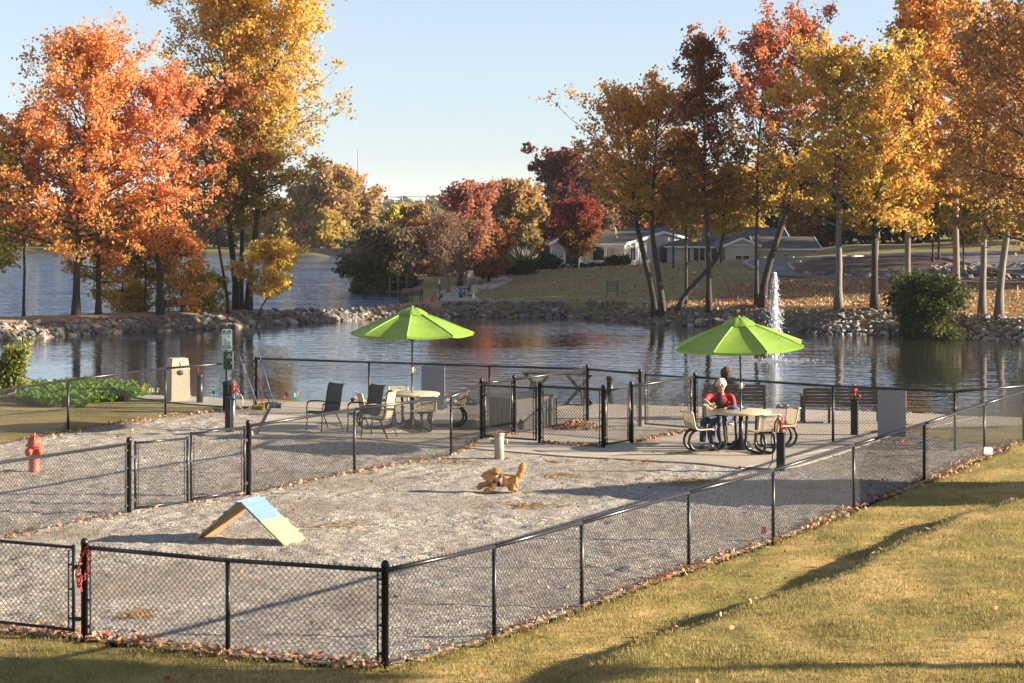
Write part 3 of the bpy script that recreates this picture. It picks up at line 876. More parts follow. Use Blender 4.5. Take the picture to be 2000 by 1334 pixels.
# ------------------------------------------------------------------ yard hydrant pumps
def pump(label, px, py, dep, rz, kind, ph=0.80, pw=0.145):
    x, y = (XD(px, dep), dep)
    root = thing('yard_hydrant_pump', label, 'water pump', (x, y, 0.0), rz, 'yard pumps with red handles')
    MB().cbox((0, 0, ph / 2), (pw, pw, ph), 0.008).build('post', m_post, root)
    MB().cbox((0, 0, ph + 0.012), (pw + 0.02, pw + 0.02, 0.022), 0.006).build('post_cap', m_post, root)
    if kind == 'pipe':
        ox, oy = pw * 0.5 + 0.045, 0.0
        MB().lathe([(0.028, 0.0), (0.028, 0.92)], 12, (ox, oy, 0)).build('pipe', m_chrome, root)
        MB().cbox((ox - 0.02, 0, 0.78), (0.11, 0.06, 0.03), 0.004).build('bracket', m_black, root)
    else:
        ox, oy = (0.0, 0.0); 
    zb = ph + 0.03 if kind != 'pipe' else 0.90
    mb = MB()
    mb.lathe([(0.036, zb), (0.036, zb + 0.05), (0.03, zb + 0.06), (0.033, zb + 0.16), (0.042, zb + 0.17), (0.042, zb + 0.20), (0.02, zb + 0.22)], 12, (ox, oy, 0))
    mb.build('pump_head', m_red, root)
    mb = MB(); mb.tube([(ox, oy, zb + 0.08), (ox + 0.10, oy, zb + 0.07), (ox + 0.12, oy, zb + 0.03)], 0.021, 8); mb.build('spout', m_red, root)
    mb = MB()
    mb.tube([(ox, oy, zb + 0.19), (ox - 0.06, oy, zb + 0.25), (ox - 0.045, oy, zb + 0.31), (ox + 0.02, oy, zb + 0.28)], 0.014, 7)
    mb.tube([(ox - 0.06, oy, zb + 0.25), (ox - 0.11, oy, zb + 0.16), (ox - 0.12, oy, zb + 0.02)], 0.016, 7)
    mb.tube([(ox + 0.02, oy, zb + 0.28), (ox + 0.045, oy, zb + 0.2), (ox + 0.03, oy, zb + 0.12)], 0.014, 7)
    mb.build('pump_handle', m_red, root)
    return root, Vector((x, y, 0)), ox
pump('yard pump on a black post with galvanised pipe and hose, behind the double gate', 446.5, 850, 46.2, R(-8), 'pipe', 0.80, 0.13)
p2, c2, _ = pump('yard pump with red handle on a black post, beside the right table', 1525, 925, 39.7, R(-14), 'top', 0.72, 0.15)
pump('distant yard pump with red handle beyond the fence, left of the white board', 1669, 852, 46.0, R(-12), 'top', 0.78, 0.155)
mb = MB(); mb.cbox((0, 0, 0.03), (0.95, 0.75, 0.09), 0.015)
q = mb.build('pump_base_slab', m_conc); q.location = (XD(447, 46.1), 46.1, 0.0); tag(q, 'small concrete slab under the pump behind the double gate', 'slab')
m_hose = M('rubber_hose', (0.03, 0.03, 0.032), 0.5, 0.2, 10)
x0 = XD(1503, 39.9)
mb = MB(); mb.tube([(XD(1517, 39.7), 39.6, 0.83), (XD(1507, 39.7), 39.6, 0.82), (XD(1505, 39.7), 39.62, 0.62), (XD(1507, 39.8), 39.65, 0.42), (XD(1505, 39.9), 39.65, 0.22), (XD(1497, 40), 39.7, 0.08), (XD(1480, 40.1), 39.8, 0.05), (XD(1455, 40.3), 40.05, 0.05), (XD(1440, 40.4), 40.2, 0.05)], 0.011, 6)
h = mb.build('hose', m_hose, None, (x0, 39.8, 0)); h.location = (x0, 39.8, 0); tag(h, 'thin dark hose hanging from the red pump beside the right table', 'hose')
mb = MB()
pp = [(XD(460, 46.2), 46.1, 0.93), (XD(466, 46.2), 46.1, 0.90)] + [(XD(467.5, 46.1) + 0.075 * math.cos(a) , 46.1, 0.76 + 0.13 * math.sin(a)) for a in np.linspace(R(150), R(-150), 12)]
mb.tube(pp, 0.012, 6)
h = mb.build('hose', M('pale_hose', (0.45, 0.42, 0.34), 0.5, 0.1, 10), None, (pp[0][0], 46.1, 0)); h.location = (pp[0][0], 46.1, 0); tag(h, 'pale coiled hose hanging from the pump with the galvanised pipe', 'hose')

# ------------------------------------------------------------------ dog waste station
x, y = XD(442, 51.6), 51.6
root = thing('dog_waste_station', 'green dog waste station with bag dispenser and tall sign, in front of the pond', 'waste station', (x, y, 0))
m_sw = M('sign_white', (0.68, 0.70, 0.69), 0.5, 0.03, 3)
m_sg = M('sign_green', (0.01, 0.21, 0.11), 0.5, 0.05, 3)
MB().cbox((0, 0.03, 1.0), (0.05, 0.05, 2.0), 0.004).build('pole', m_green, root)
def rrect(w_, h_, r, z, yv_, k=4):
    pts = []
    for cx_, cz_, a0 in ((w_ / 2 - r, h_ / 2 - r, 0), (-w_ / 2 + r, h_ / 2 - r, 90), (-w_ / 2 + r, -h_ / 2 + r, 180), (w_ / 2 - r, -h_ / 2 + r, 270)):
        for i in range(k + 1):
            a = R(a0 + 90 * i / k); pts.append((cx_ + r * math.cos(a), cz_ + r * math.sin(a)))
    return pts
def plate(w_, h_, r, cx_, cz_, y0, th, mat, nm, par):
    pts = rrect(w_, h_, r, 0, 0); n = len(pts)
    V = [(cx_ + a, y0, cz_ + b) for a, b in pts] + [(cx_ + a, y0 + th, cz_ + b) for a, b in pts]
    mb = MB(); mb.addn(V, [list(range(n)), list(range(n, 2 * n))[::-1]] + [[i, n + i, n + (i + 1) % n, (i + 1) % n] for i in range(n)])
    return mb.build(nm, mat, par)
def text(body, size, mat, loc, par, nm='lettering', align='CENTER', rot=(R(90), 0, 0), ext=0.001):
    cu = bpy.data.curves.new('t', 'FONT'); cu.body = body; cu.size = size; cu.align_x = align; cu.extrude = ext
    o = bpy.data.objects.new('t', cu); col.objects.link(o)
    bpy.context.view_layer.update()
    me = bpy.data.meshes.new_from_object(o.evaluated_get(bpy.context.evaluated_depsgraph_get()))
    bpy.data.objects.remove(o); bpy.data.curves.remove(cu)
    me.materials.clear(); me.materials.append(mat)
    q = link(nm, me, par); q.location = loc; q.rotation_euler = rot
    return q
zc = ZD(663, 51.6)
s_ = plate(0.235, 0.50, 0.03, 0.02, zc, -0.02, 0.004, m_sw, 'sign_plate', root)
plate(0.205, 0.10, 0.012, 0.02, zc + 0.175, -0.0235, 0.003, m_sg, 'header_band', s_)
plate(0.205, 0.085, 0.012, 0.02, zc - 0.185, -0.0235, 0.003, m_sg, 'footer_band', s_)
text('PET', 0.062, m_sw, (0.02, -0.0245, zc + 0.176), s_); text('WASTE', 0.052, m_sw, (0.02, -0.0245, zc + 0.133), s_)
text('CLEAN UP', 0.036, m_sw, (0.02, -0.0245, zc - 0.182), s_); text('AFTER PET', 0.034, m_sw, (0.02, -0.0245, zc - 0.216), s_)
mb = MB(); fx, fz = -0.035, zc - 0.13
def strip(mb, pts, w_):
    for a, b in zip(pts[:-1], pts[1:]): mb.bar((0.02 + a[0], -0.0225, a[1]), (0.02 + b[0], -0.0225, b[1]), 0.002, w_, up=(0, 1, 0)) if False else mb.tube([(0.02 + a[0], -0.022, a[1]), (0.02 + b[0], -0.022, b[1])], w_ / 2, 6)
strip(mb, [(fx, fz + 0.20), (fx, fz + 0.10)], 0.03); strip(mb, [(fx, fz + 0.10), (fx - 0.025, fz)], 0.015); strip(mb, [(fx, fz + 0.10), (fx + 0.02, fz)], 0.015)
strip(mb, [(fx, fz + 0.18), (fx + 0.03, fz + 0.13)], 0.011); mb.ball((0.02 + fx, -0.022, fz + 0.225), 0.014, 1)
strip(mb, [(fx + 0.07, fz + 0.055), (fx + 0.11, fz + 0.06)], 0.026)
for q in (0.07, 0.082, 0.102, 0.112): strip(mb, [(fx + q, fz + 0.05), (fx + q, fz)], 0.009)
strip(mb, [(fx + 0.11, fz + 0.065), (fx + 0.118, fz + 0.095)], 0.017); strip(mb, [(fx + 0.07, fz + 0.06), (fx + 0.06, fz + 0.09)], 0.008); strip(mb, [(fx + 0.03, fz + 0.13), (fx + 0.11, fz + 0.08)], 0.004)
mb.build('pictogram', m_sg, s_)
for k in range(3):
    plate(0.075, 0.008, 0.002, 0.06, zc + 0.085 - 0.02 * k, -0.0225, 0.002, m_sg, 'text_line', s_)
zb = ZD(704, 51.6)
bx = MB(); bx.cbox((0.055, -0.02, zb), (0.235, 0.11, 0.43), 0.012); bx = bx.build('bag_dispenser', m_green, root)
text('PET', 0.045, m_sw, (0.085, -0.078, zb + 0.125), bx); text('WASTE BAGS', 0.026, m_sw, (0.085, -0.078, zb + 0.09), bx); text('TAKE ONE', 0.026, m_sw, (0.085, -0.078, zb + 0.06), bx)
MB().ball((0.10, -0.07, zb - 0.06), (0.045, 0.03, 0.055), 2).build('bag_opening', m_black, bx)
mb = MB(); mb.lathe([(0.155, 0.05), (0.155, 0.66), (0.168, 0.66), (0.168, 0.70), (0.15, 0.715)], 24, (0.09, -0.14, 0)); mb.build('bin', m_green, root)
MB().lathe([(0.172, 0.70), (0.172, 0.72), (0.11, 0.755), (0.03, 0.76)], 24, (0.09, -0.14, 0)).build('bin_lid', m_green, root)

# ------------------------------------------------------------------ litter bin of exposed concrete, bollards, boards
D_ = 54.4; x = XD(347, D_)
root = thing('concrete_litter_bin', 'tall tapered concrete litter bin beyond the left fence by the pond', 'litter bin', (x, D_, 0.0), R(28))
m_agg = M('exposed_aggregate', (0.40, 0.32, 0.235), 0.9, 0.3, 40, bmp=0.5, bscale=120)
def frustum(mb, w0, w1, z0, z1, d0=None, d1=None):
    d0 = d0 or w0; d1 = d1 or w1
    V = [(sx * w0 / 2, sy * d0 / 2, z0) for sx, sy in ((-1, -1), (1, -1), (1, 1), (-1, 1))] + [(sx * w1 / 2, sy * d1 / 2, z1) for sx, sy in ((-1, -1), (1, -1), (1, 1), (-1, 1))]
    return mb.addn(V, [[3, 2, 1, 0], [4, 5, 6, 7]] + [[i, (i + 1) % 4, 4 + (i + 1) % 4, 4 + i] for i in range(4)])
mb = MB(); frustum(mb, 0.50, 0.47, 0, 0.80); mb.build('body', m_agg, root)
mb = MB(); frustum(mb, 0.49, 0.40, 0.802, 1.09); mb.build('hood', M('smooth_precast', (0.42, 0.34, 0.25), 0.7, 0.1, 4), root)
mb = MB(); frustum(mb, 0.53, 0.53, -0.02, 0.06); mb.build('plinth', m_agg, root)
mb = MB(); mb.tube([(0.0, -0.232, 0.815 + 0.2), (0.0, -0.24, 0.815)], 0.008, 5); mb.build('hood_rib', m_agg, root)
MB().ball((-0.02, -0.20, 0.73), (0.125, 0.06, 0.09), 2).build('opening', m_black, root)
def bollard(label, px, py, D_, h, r=0.082):
    x = XD(px, D_)
    root = thing('bollard', label, 'bollard', (x, D_, 0), 0, 'black bollards by the pond')
    MB().lathe([(r, -0.05), (r, h - 0.06)], 16).build('shaft', m_post, root)
    MB().lathe([(r * 1.12, h - 0.06), (r * 1.12, h - 0.02), (r * 0.9, h)], 16).build('cap', m_post, root)
bollard('black bollard right of the concrete litter bin', 390, 788, 53.7, 0.72)
bollard('black bollard at the pond edge behind the entrance pen', 1191, 780, 54.0, 0.66)
mb = MB(); mb.tube([(0, 0, 0.7), (0, 0, 0.92)], 0.022, 6)
q = mb.build('marker_stake', M('dull_maroon', (0.10, 0.02, 0.03), 0.7), None); q.location = (XD(386, 53.9), 53.9, 0); tag(q, 'thin maroon stake rising behind the left bollard', 'stake')
def board(label, px0, px1, py0, py1, D0, D1):
    a = Vector((XD(px0, D0), D0, 0)); b = Vector((XD(px1, D1), D1, 0))
    z1 = ZD(py0, D0); z0 = max(0.05, ZD(py1, D0))
    d = (b - a).normalized()
    root = thing('sign_board', label, 'board', ((a.x + b.x) / 2, (a.y + b.y) / 2, 0), math.atan2(d.y, d.x), 'pale boards fixed to the pond-side fence')
    L = (b - a).length
    MB().cbox((0, 0, (z0 + z1) / 2), (L, 0.012, z1 - z0), 0.004).build('panel', m_panel, root)
    mb = MB()
    for s in (-1, 1):
        for z in (z0 + 0.12, z1 - 0.12): mb.box((s * (L / 2 - 0.05), -0.02, z), (0.03, 0.03, 0.008))
    mb.build('cable_ties', m_black, root)
o_ = 0.07
board('pale blank board on the fence beside the left umbrella pole', 823, 869, 715, 799, online(BK[0], BK[1], 823)[1] + o_, online(BK[0], BK[1], 869)[1] + o_)
pA, pB = online(BR[1], BR[2], 1714), online(BR[1], BR[2], 1770)
board('pale blank board on the fence at the right, before the brown water', 1714, 1770, 761, 851, pA[1] + o_, pB[1] + o_)
q = lerp2(FENCE_R[7], FENCE_R[7], 0); dq = Vector((FENCE_R[8][0] - FENCE_R[7][0], FENCE_R[8][1] - FENCE_R[7][1])).normalized()
c = (q[0] + 0.03, q[1] - 0.05)
mb = MB(); mb.cbox((0, 0, 0), (0.18, 0.006, 0.135), 0.003); tg_ = mb.build('fence_sign', m_white); tg_.location = (c[0] + 0.02, c[1] - 0.08, 0.14); tg_.rotation_euler = (R(-8), R(6), R(10))
tag(tg_, 'small white sign hanging low on the right fence above the leaves', 'sign')
# ------------------------------------------------------------------ brooms and scoops in the fence corner
cx_, cy_ = LC
def tool(label, cat, nm, top, bot, mat, head, hm, hlabel):
    a = Vector(top); b = Vector(bot)
    root = thing(nm, label, cat, (b.x, b.y, b.z))
    mb = MB(); mb.tube([a - b, (0, 0, 0.0)], 0.0125, 8); mb.build('handle', mat, root)
    head(root, (a - b).normalized(), hm)
    return root
def broom_head(root, d, hm):
    MB().cbox((0, 0, 0.0), (0.30, 0.07, 0.045), 0.006).build('head', hm, root)
    mb = MB()
    xs_ = rng.uniform(-0.145, 0.145, 260); ys_ = rng.uniform(-0.03, 0.03, 260)
    A = np.stack([xs_, ys_, np.full(260, -0.02)], 1); B = A + np.stack([xs_ * .12, ys_ * .3, np.full(260, -0.085)], 1)
    mb.sticks(A, B, 0.003); mb.build('bristles', hm, root, kind='stuff')
def rake_head(root, d, hm):
    mb = MB(); mb.bar((-0.1, 0, 0.05), (0.1, 0, 0.05), 0.03, 0.03)
    for k in range(7): mb.tube([(-0.1 + k * 0.033, 0, 0.05), (-0.13 + k * 0.043, -0.02, -0.06)], 0.008, 5)
    mb.build('tines', hm, root)
def pan_head(root, d, hm):
    mb = MB()
    V = [(-.17, -.10, -.05), (.17, -.10, -.05), (.15, .10, -.05), (-.15, .10, -.05), (-.17, -.10, -.04), (.17, -.10, -.04), (.15, .10, .07), (-.15, .10, .07)]
    mb.addn(V, [[3, 2, 1, 0], [0, 4, 7, 3], [1, 2, 6, 5], [2, 3, 7, 6]]); mb.build('pan', hm, root)
D_ = 52.4
lav = M('lavender_handle', (0.22, 0.21, 0.33), 0.4, 0.1, 3); blu = M('blue_handle', (0.10, 0.14, 0.36), 0.4, 0.1, 3)
tool('broom with lavender handle and yellow bristles leaning at the fence corner', 'broom', 'broom', (XD(468, 52.3), 52.3, ZD(696, 52.3)), (XD(504, 51.9), 51.9, 0.11), lav, broom_head, M('yellow_bristles', (0.42, 0.33, 0.03), 0.7), '')
tool('scoop pan with long blue handle leaning right of the fence corner post', 'scoop', 'scoop_pan', (XD(505, 52.55), 52.55, ZD(688, 52.55)), (XD(536, 52.1), 52.1, 0.08), blu, pan_head, M('grey_plastic', (0.19, 0.19, 0.20), 0.5), '')
tool('rake with red handle and orange head standing at the fence corner', 'rake', 'rake', (XD(502, 52.6), 52.6, ZD(720, 52.6)), (XD(513, 52.3), 52.3, 0.07), M('maroon_handle', (0.22, 0.02, 0.03), 0.5), rake_head, M('orange_plastic', (0.55, 0.08, 0.02), 0.5), '')
tool('scoop with black handle crossing behind the blue one at the fence corner', 'scoop', 'scoop_pan', (XD(488, 52.5), 52.5, ZD(703, 52.5)), (XD(529, 52.35), 52.35, 0.08), m_black, pan_head, M('dark_grey_plastic', (0.06, 0.06, 0.065), 0.5), '')

# ------------------------------------------------------------------ round picnic tables with four perforated seats
def expanded(mb, S, nu, nv, r):
    """diamond mesh of bars over the surface S(u,v), u and v in 0..1"""
    A, B = [], []
    for i in range(nu + 1):
        for j in range(nv):
            for s in (1, -1):
                if (i + j) % 2 == 0:
                    i2 = i + s
                    if 0 <= i2 <= nu:
                        A.append(S(i / nu, j / nv)); B.append(S(i2 / nu, (j + 1) / nv))
    mb.sticks(A, B, r)
def seat_surface(w_):
    prof = [(-0.20, 0.435), (-0.17, 0.455), (-0.05, 0.45), (0.10, 0.445), (0.17, 0.46), (0.205, 0.51), (0.225, 0.60), (0.245, 0.70), (0.262, 0.78), (0.285, 0.805), (0.315, 0.80)]
    prof = [np.array(p) for p in prof]
    cum = np.concatenate([[0], np.cumsum([np.linalg.norm(b - a) for a, b in zip(prof[:-1], prof[1:])])]); cum /= cum[-1]
    px_ = np.array([p[0] for p in prof]); pz = np.array([p[1] for p in prof])
    def S(u, v):
        r = np.interp(v, cum, px_); z = np.interp(v, cum, pz)
        return (r, (u - 0.5) * w_, z)
    return S
def make_table():
    root = thing('picnic_table', 'x', 'picnic table')
    mb = MB(); mb.lathe([(0.02, 0.725), (0.60, 0.725), (0.61, 0.73), (0.612, 0.765), (0.60, 0.775), (0.02, 0.775)], 40); mb.build('tabletop', m_beige, root)
    mb = MB(); mb.lathe([(0.045, 0.0), (0.045, 0.72)], 12); mb.build('pedestal', m_post, root)
    for k in range(4):
        a = k * math.pi / 2
        rot = Matrix.Rotation(a, 3, 'Z')
        def T(p): return tuple(rot @ Vector(p))
        mb = MB()
        for s in (-0.11, 0.11):
            ctrl = [(1.02, s * .8, 0.435), (1.13, s, 0.40), (1.21, s, 0.28), (1.20, s, 0.15), (1.10, s, 0.045), (0.92, s, 0.032), (0.66, s, 0.035), (0.48, s, 0.06), (0.405, s, 0.16), (0.42, s, 0.30), (0.44, s, 0.5), (0.46, s, 0.725)]
            pts = []
            for i in range(len(ctrl) - 1):
                p0, p1, p2, p3 = (np.array(ctrl[max(0, min(len(ctrl) - 1, i + q))]) for q in (-1, 0, 1, 2))
                for tt in (0, .33, .66):
                    pts.append(0.5 * ((2 * p1) + (-p0 + p2) * tt + (2 * p0 - 5 * p1 + 4 * p2 - p3) * tt ** 2 + (-p0 + 3 * p1 - 3 * p2 + p3) * tt ** 3))
            pts.append(np.array(ctrl[-1]))
            mb.tube([T(p) for p in pts], 0.0285, 8)
        mb.build('frame_loop', m_post, root)
        S0 = seat_surface(0.44)
        def S(u, v):
            r, y_, z = S0(u, v); return T((0.93 + r, y_, z))
        seat = thing('seat', 'x', None); del seat['label']; seat.parent = root
        mb = MB(); expanded(mb, S, 22, 30, 0.0062); mb.build('perforated_sheet', m_beige, seat)
        mb = MB()
        rim = [S(0, v) for v in np.linspace(0, 1, 26)] + [S(u, 1) for u in np.linspace(0, 1, 7)[1:]] + [S(1, v) for v in np.linspace(1, 0, 26)[1:]] + [S(u, 0) for u in np.linspace(1, 0, 7)[1:-1]]
        mb.tube(rim, 0.017, 6, closed=True)
        mb.build('rim', m_beige, seat)
        mb = MB(); mb.cbox(T((0.97, 0, 0.425)), (0.16, 0.30, 0.03), 0.005, rz=a); mb.build('bracket', m_post, seat)
    return root
T1 = (XD(805, 47.5), 47.5); T2 = (XD(1447, 43.3), 43.3)
tb = make_table(); tb.location = (T1[0], T1[1], 0.03); tb.rotation_euler = (0, 0, R(18))
tb['label'] = 'round beige picnic table with four perforated seats under the left umbrella'; tb['group'] = 'round picnic tables'
copy_tree(tb, None, (T2[0], T2[1], 0.03), R(22), 'round beige picnic table at which the man in red sits')

# ------------------------------------------------------------------ umbrellas
m, t, b, o = newmat('lime_canopy_cloth')
tc = t.nodes.new('ShaderNodeTexCoord')
c = ramp(t, noise(t, 3, 4, 0.6, tc.outputs['Object']), [(0.3, (0.20, 0.345, 0.04)), (0.55, (0.245, 0.40, 0.055)), (0.75, (0.33, 0.45, 0.12))])
t.links.new(c, b.inputs['Base Color']); b.inputs['Roughness'].default_value = 0.38; b.inputs['Specular IOR Level'].default_value = 0.6
tr = t.nodes.new('ShaderNodeBsdfTranslucent'); tr.inputs[0].default_value = (0.42, 0.62, 0.02, 1)
ms = t.nodes.new('ShaderNodeMixShader'); ms.inputs[0].default_value = 0.16
t.links.new(b.outputs[0], ms.inputs[1]); t.links.new(tr.outputs[0], ms.inputs[2]); t.links.new(ms.outputs[0], o.inputs[0])
bump(t, b, noise(t, 9, 3, 0.5, tc.outputs['Object']), 0.15, 0.02)
m_lime = m
m_seam = M('lime_seam_tape', (0.34, 0.52, 0.08), 0.6, 0.1, 8)
m_bronze = M('dark_bronze_pole', (0.022, 0.018, 0.014), 0.35, 0.2, 10)
def make_umbrella():
    root = thing('patio_umbrella', 'x', 'umbrella')
    RR, zr, za = 1.37, 2.10, 2.62
    MB().lathe([(0.02, 0.1), (0.02, 1.28)], 12).build('lower_pole', m_bronze, root)
    MB().lathe([(0.0185, 1.28), (0.0185, za)], 12).build('upper_pole', m_bronze, root)
    mb = MB(); mb.lathe([(0.024, 1.22), (0.036, 1.24), (0.036, 1.32), (0.024, 1.34)], 12); mb.tube([(0.03, 0, 1.28), (0.07, -0.02, 1.29)], 0.012, 6); mb.build('tilt_joint', m_beige, root)
    MB().lathe([(0.26, 0.0), (0.26, 0.05), (0.19, 0.07), (0.17, 0.16), (0.06, 0.20), (0.035, 0.30)], 24).build('base_weight', m_post, root)
    top = thing('canopy', 'x', None, (0, 0, 0)); del top['label']; top.parent = root
    def rib(a, s):            # s 0 hub .. 1 tip
        return np.array([RR * s * math.cos(a), RR * s * math.sin(a), za + (zr - za) * (s ** 1.12)])
    nS, nA = 10, 8
    for k in range(8):
        a0, a1 = k * math.pi / 4, (k + 1) * math.pi / 4
        V = []
        for i in range(nS + 1):
            s = 0.2 + 0.8 * i / nS
            p, q = rib(a0, s), rib(a1, s)
            for j in range(nA + 1):
                f = j / nA; e_ = p + (q - p) * f
                sag = 4 * f * (1 - f)
                e_ = e_ + np.array([0, 0, -0.075 * sag * s * (1 - 0.3 * s)])
                if i == nS: e_ = e_ * np.array([1 - 0.035 * sag, 1 - 0.035 * sag, 1]) + np.array([0, 0, 0.02 * sag])
                V.append(e_)
        m_ = nA + 1
        mb = MB(); fs = [[i * m_ + j, (i + 1) * m_ + j, (i + 1) * m_ + j + 1, i * m_ + j + 1] for i in range(nS) for j in range(nA)]
        mb.add(V, fs, 0, True)
        # hem hanging from the edge
        e0 = len(V) - m_
        H0 = [np.array(V[e0 + j]) for j in range(m_)]
        Hv = H0 + [h * np.array([0.985, 0.985, 1]) - np.array([0, 0, 0.05]) for h in H0]
        mb.add(Hv, [[j, m_ + j, m_ + j + 1, j + 1] for j in range(nA)], 0, True)
        mb.build('canopy_panel', m_lime, top)
        mb = MB(); mb.tube([rib(a0, s) + np.array([0, 0, 0.004]) for s in (0.2, 0.4, 0.6, 0.8, 1.0)], 0.009, 5); mb.build('seam', m_seam, top)
        mb = MB(); mb.tube([rib(a0, s) - np.array([0, 0, 0.012]) for s in (0.03, 0.35, 0.7, 1.0)], 0.008, 5); mb.build('rib', m_bronze, top)
        mb = MB(); mb.tube([(0.03 * math.cos(a0), 0.03 * math.sin(a0), 1.92), rib(a0, 0.5) - np.array([0, 0, 0.012])], 0.007, 5); mb.build('strut', m_bronze, top)
    V = []
    for i in range(5):
        s = 0.03 + 0.235 * i / 4
        for j in range(32):
            a = 2 * math.pi * j / 32; f = (j % 4) / 4; sag = 4 * f * (1 - f)
            V.append((RR * s * math.cos(a) * (1 - .06 * sag), RR * s * math.sin(a) * (1 - .06 * sag), za + 0.045 - 0.15 * (i / 4) ** 1.7 - 0.012 * sag + (0.012 * math.sin(j * 2.3) if i == 4 else 0)))
    mb = MB(); mb.add(V, [[i * 32 + j, (i + 1) * 32 + j, (i + 1) * 32 + (j + 1) % 32, i * 32 + (j + 1) % 32] for i in range(4) for j in range(32)], 0, True)
    mb.build('vent_cap', m_lime, top)
    MB().lathe([(0.02, za + 0.0), (0.03, za + 0.05), (0.012, za + 0.085)], 10).build('finial', m_lime, top)
    return root, top
ub, top = make_umbrella()
ub.location = (T1[0], T1[1], 0.03); ub.rotation_euler = (0, 0, R(-2))
ub['label'] = 'lime green umbrella standing level over the left picnic table'; ub['group'] = 'lime green umbrellas'
u2 = copy_tree(ub, None, (T2[0], T2[1], 0.03), R(17), 'lime green umbrella tilted over the man in the red jacket')
for ch in u2.children:
    if ch.name.startswith('canopy'):
        mt = Matrix.Translation((0, 0, 1.28)) @ Matrix.Rotation(R(-2.6), 4, 'Y') @ Matrix.Rotation(R(1.5), 4, 'X') @ Matrix.Translation((0, 0, -1.28))
        ch.matrix_local = mt
    if ch.name.startswith('upper_pole'):
        ch.matrix_local = mt if False else Matrix.Translation((0, 0, 1.28)) @ Matrix.Rotation(R(-1.6), 4, 'Y') @ Matrix.Translation((0, 0, -1.28))

# ------------------------------------------------------------------ sling chairs
m_sling_shaded = M('shaded_sling_fabric', (0.095, 0.075, 0.06), 0.8, 0.1, 60)  # sling fronts turned from the sun: their shade is put into the colour
m_sling_sunlit = M('sunlit_sling_fabric', (0.46, 0.36, 0.22), 0.8, 0.1, 60)  # sling back facing the sun: its light is put into the colour
def sling_chair(label, x, y, rz, cloth):
    root = thing('sling_chair', label, 'chair', (x, y, 0.03), rz, 'sling chairs by the left table')
    # local: faces -Y ; x across
    prof = [(-0.24, 0.405), (-0.21, 0.425), (0.0, 0.40), (0.17, 0.385), (0.22, 0.42), (0.25, 0.55), (0.285, 0.75), (0.32, 0.94), (0.35, 1.00), (0.39, 1.025), (0.43, 1.01)]
    V = []
    for x_ in np.linspace(-0.235, 0.235, 5):
        for p in prof: V.append((x_, p[0], p[1] - 0.012 * (1 - (x_ / 0.235) ** 2)))
    n = len(prof)
    mb = MB(); mb.add(V, [[i * n + j, i * n + j + 1, (i + 1) * n + j + 1, (i + 1) * n + j] for i in range(4) for j in range(n - 1)], 0, True)
    V2 = [(v[0], v[1] + 0.004, v[2] - 0.006) for v in V]
    mb.add(V2, [[i * n + j, (i + 1) * n + j, (i + 1) * n + j + 1, i * n + j + 1] for i in range(4) for j in range(n - 1)], 0, True)
    mb.build('sling', cloth, root)
    for s in (-1, 1):
        mb = MB(); mb.tube([(s * 0.25, p[0], p[1]) for p in prof], 0.014, 6); mb.build('side_rail', m_post, root)
        mb = MB(); mb.tube([(s * 0.27, -0.27, 0.0), (s * 0.265, -0.245, 0.25), (s * 0.28, -0.25, 0.5), (s * 0.29, -0.22, 0.60), (s * 0.295, -0.13, 0.635)], 0.014, 6); mb.build('front_leg', m_post, root)
        mb = MB(); mb.tube([(s * 0.29, -0.24, 0.60), (s * 0.297, -0.14, 0.636), (s * 0.295, 0.06, 0.63), (s * 0.26, 0.25, 0.60)], (0.014, 0.02, 0.02, 0.014), 6); mb.build('armrest', m_post, root)
        mb = MB(); mb.tube([(s * 0.25, 0.15, 0.39), (s * 0.262, 0.25, 0.2), (s * 0.27, 0.33, 0.0)], 0.014, 6); mb.build('rear_leg', m_post, root)
    mb = MB(); mb.tube([(-0.25, -0.23, 0.39), (0.25, -0.23, 0.39)], 0.012, 6); mb.tube([(-0.25, 0.17, 0.37), (0.25, 0.17, 0.37)], 0.012, 6); mb.build('cross_bar', m_post, root)
def yaw(fx, fy): return math.atan2(fx, -fy)      # local -Y turned to (fx, fy)
sling_chair('sling chair with shade-darkened cloth facing left, nearest to the brooms', XD(632, 46.9), 46.9, yaw(-0.72, -0.66), m_sling_shaded)
sling_chair('sling chair with shade-darkened cloth facing left, between the first chair and the sunlit one', XD(712, 46.5), 46.5, yaw(-0.75, -0.62), m_sling_shaded)
sling_chair('sling chair with sunlit tan back, turned away from the left table', XD(738, 45.6), 45.6, yaw(-0.95, 0.33), m_sling_sunlit)

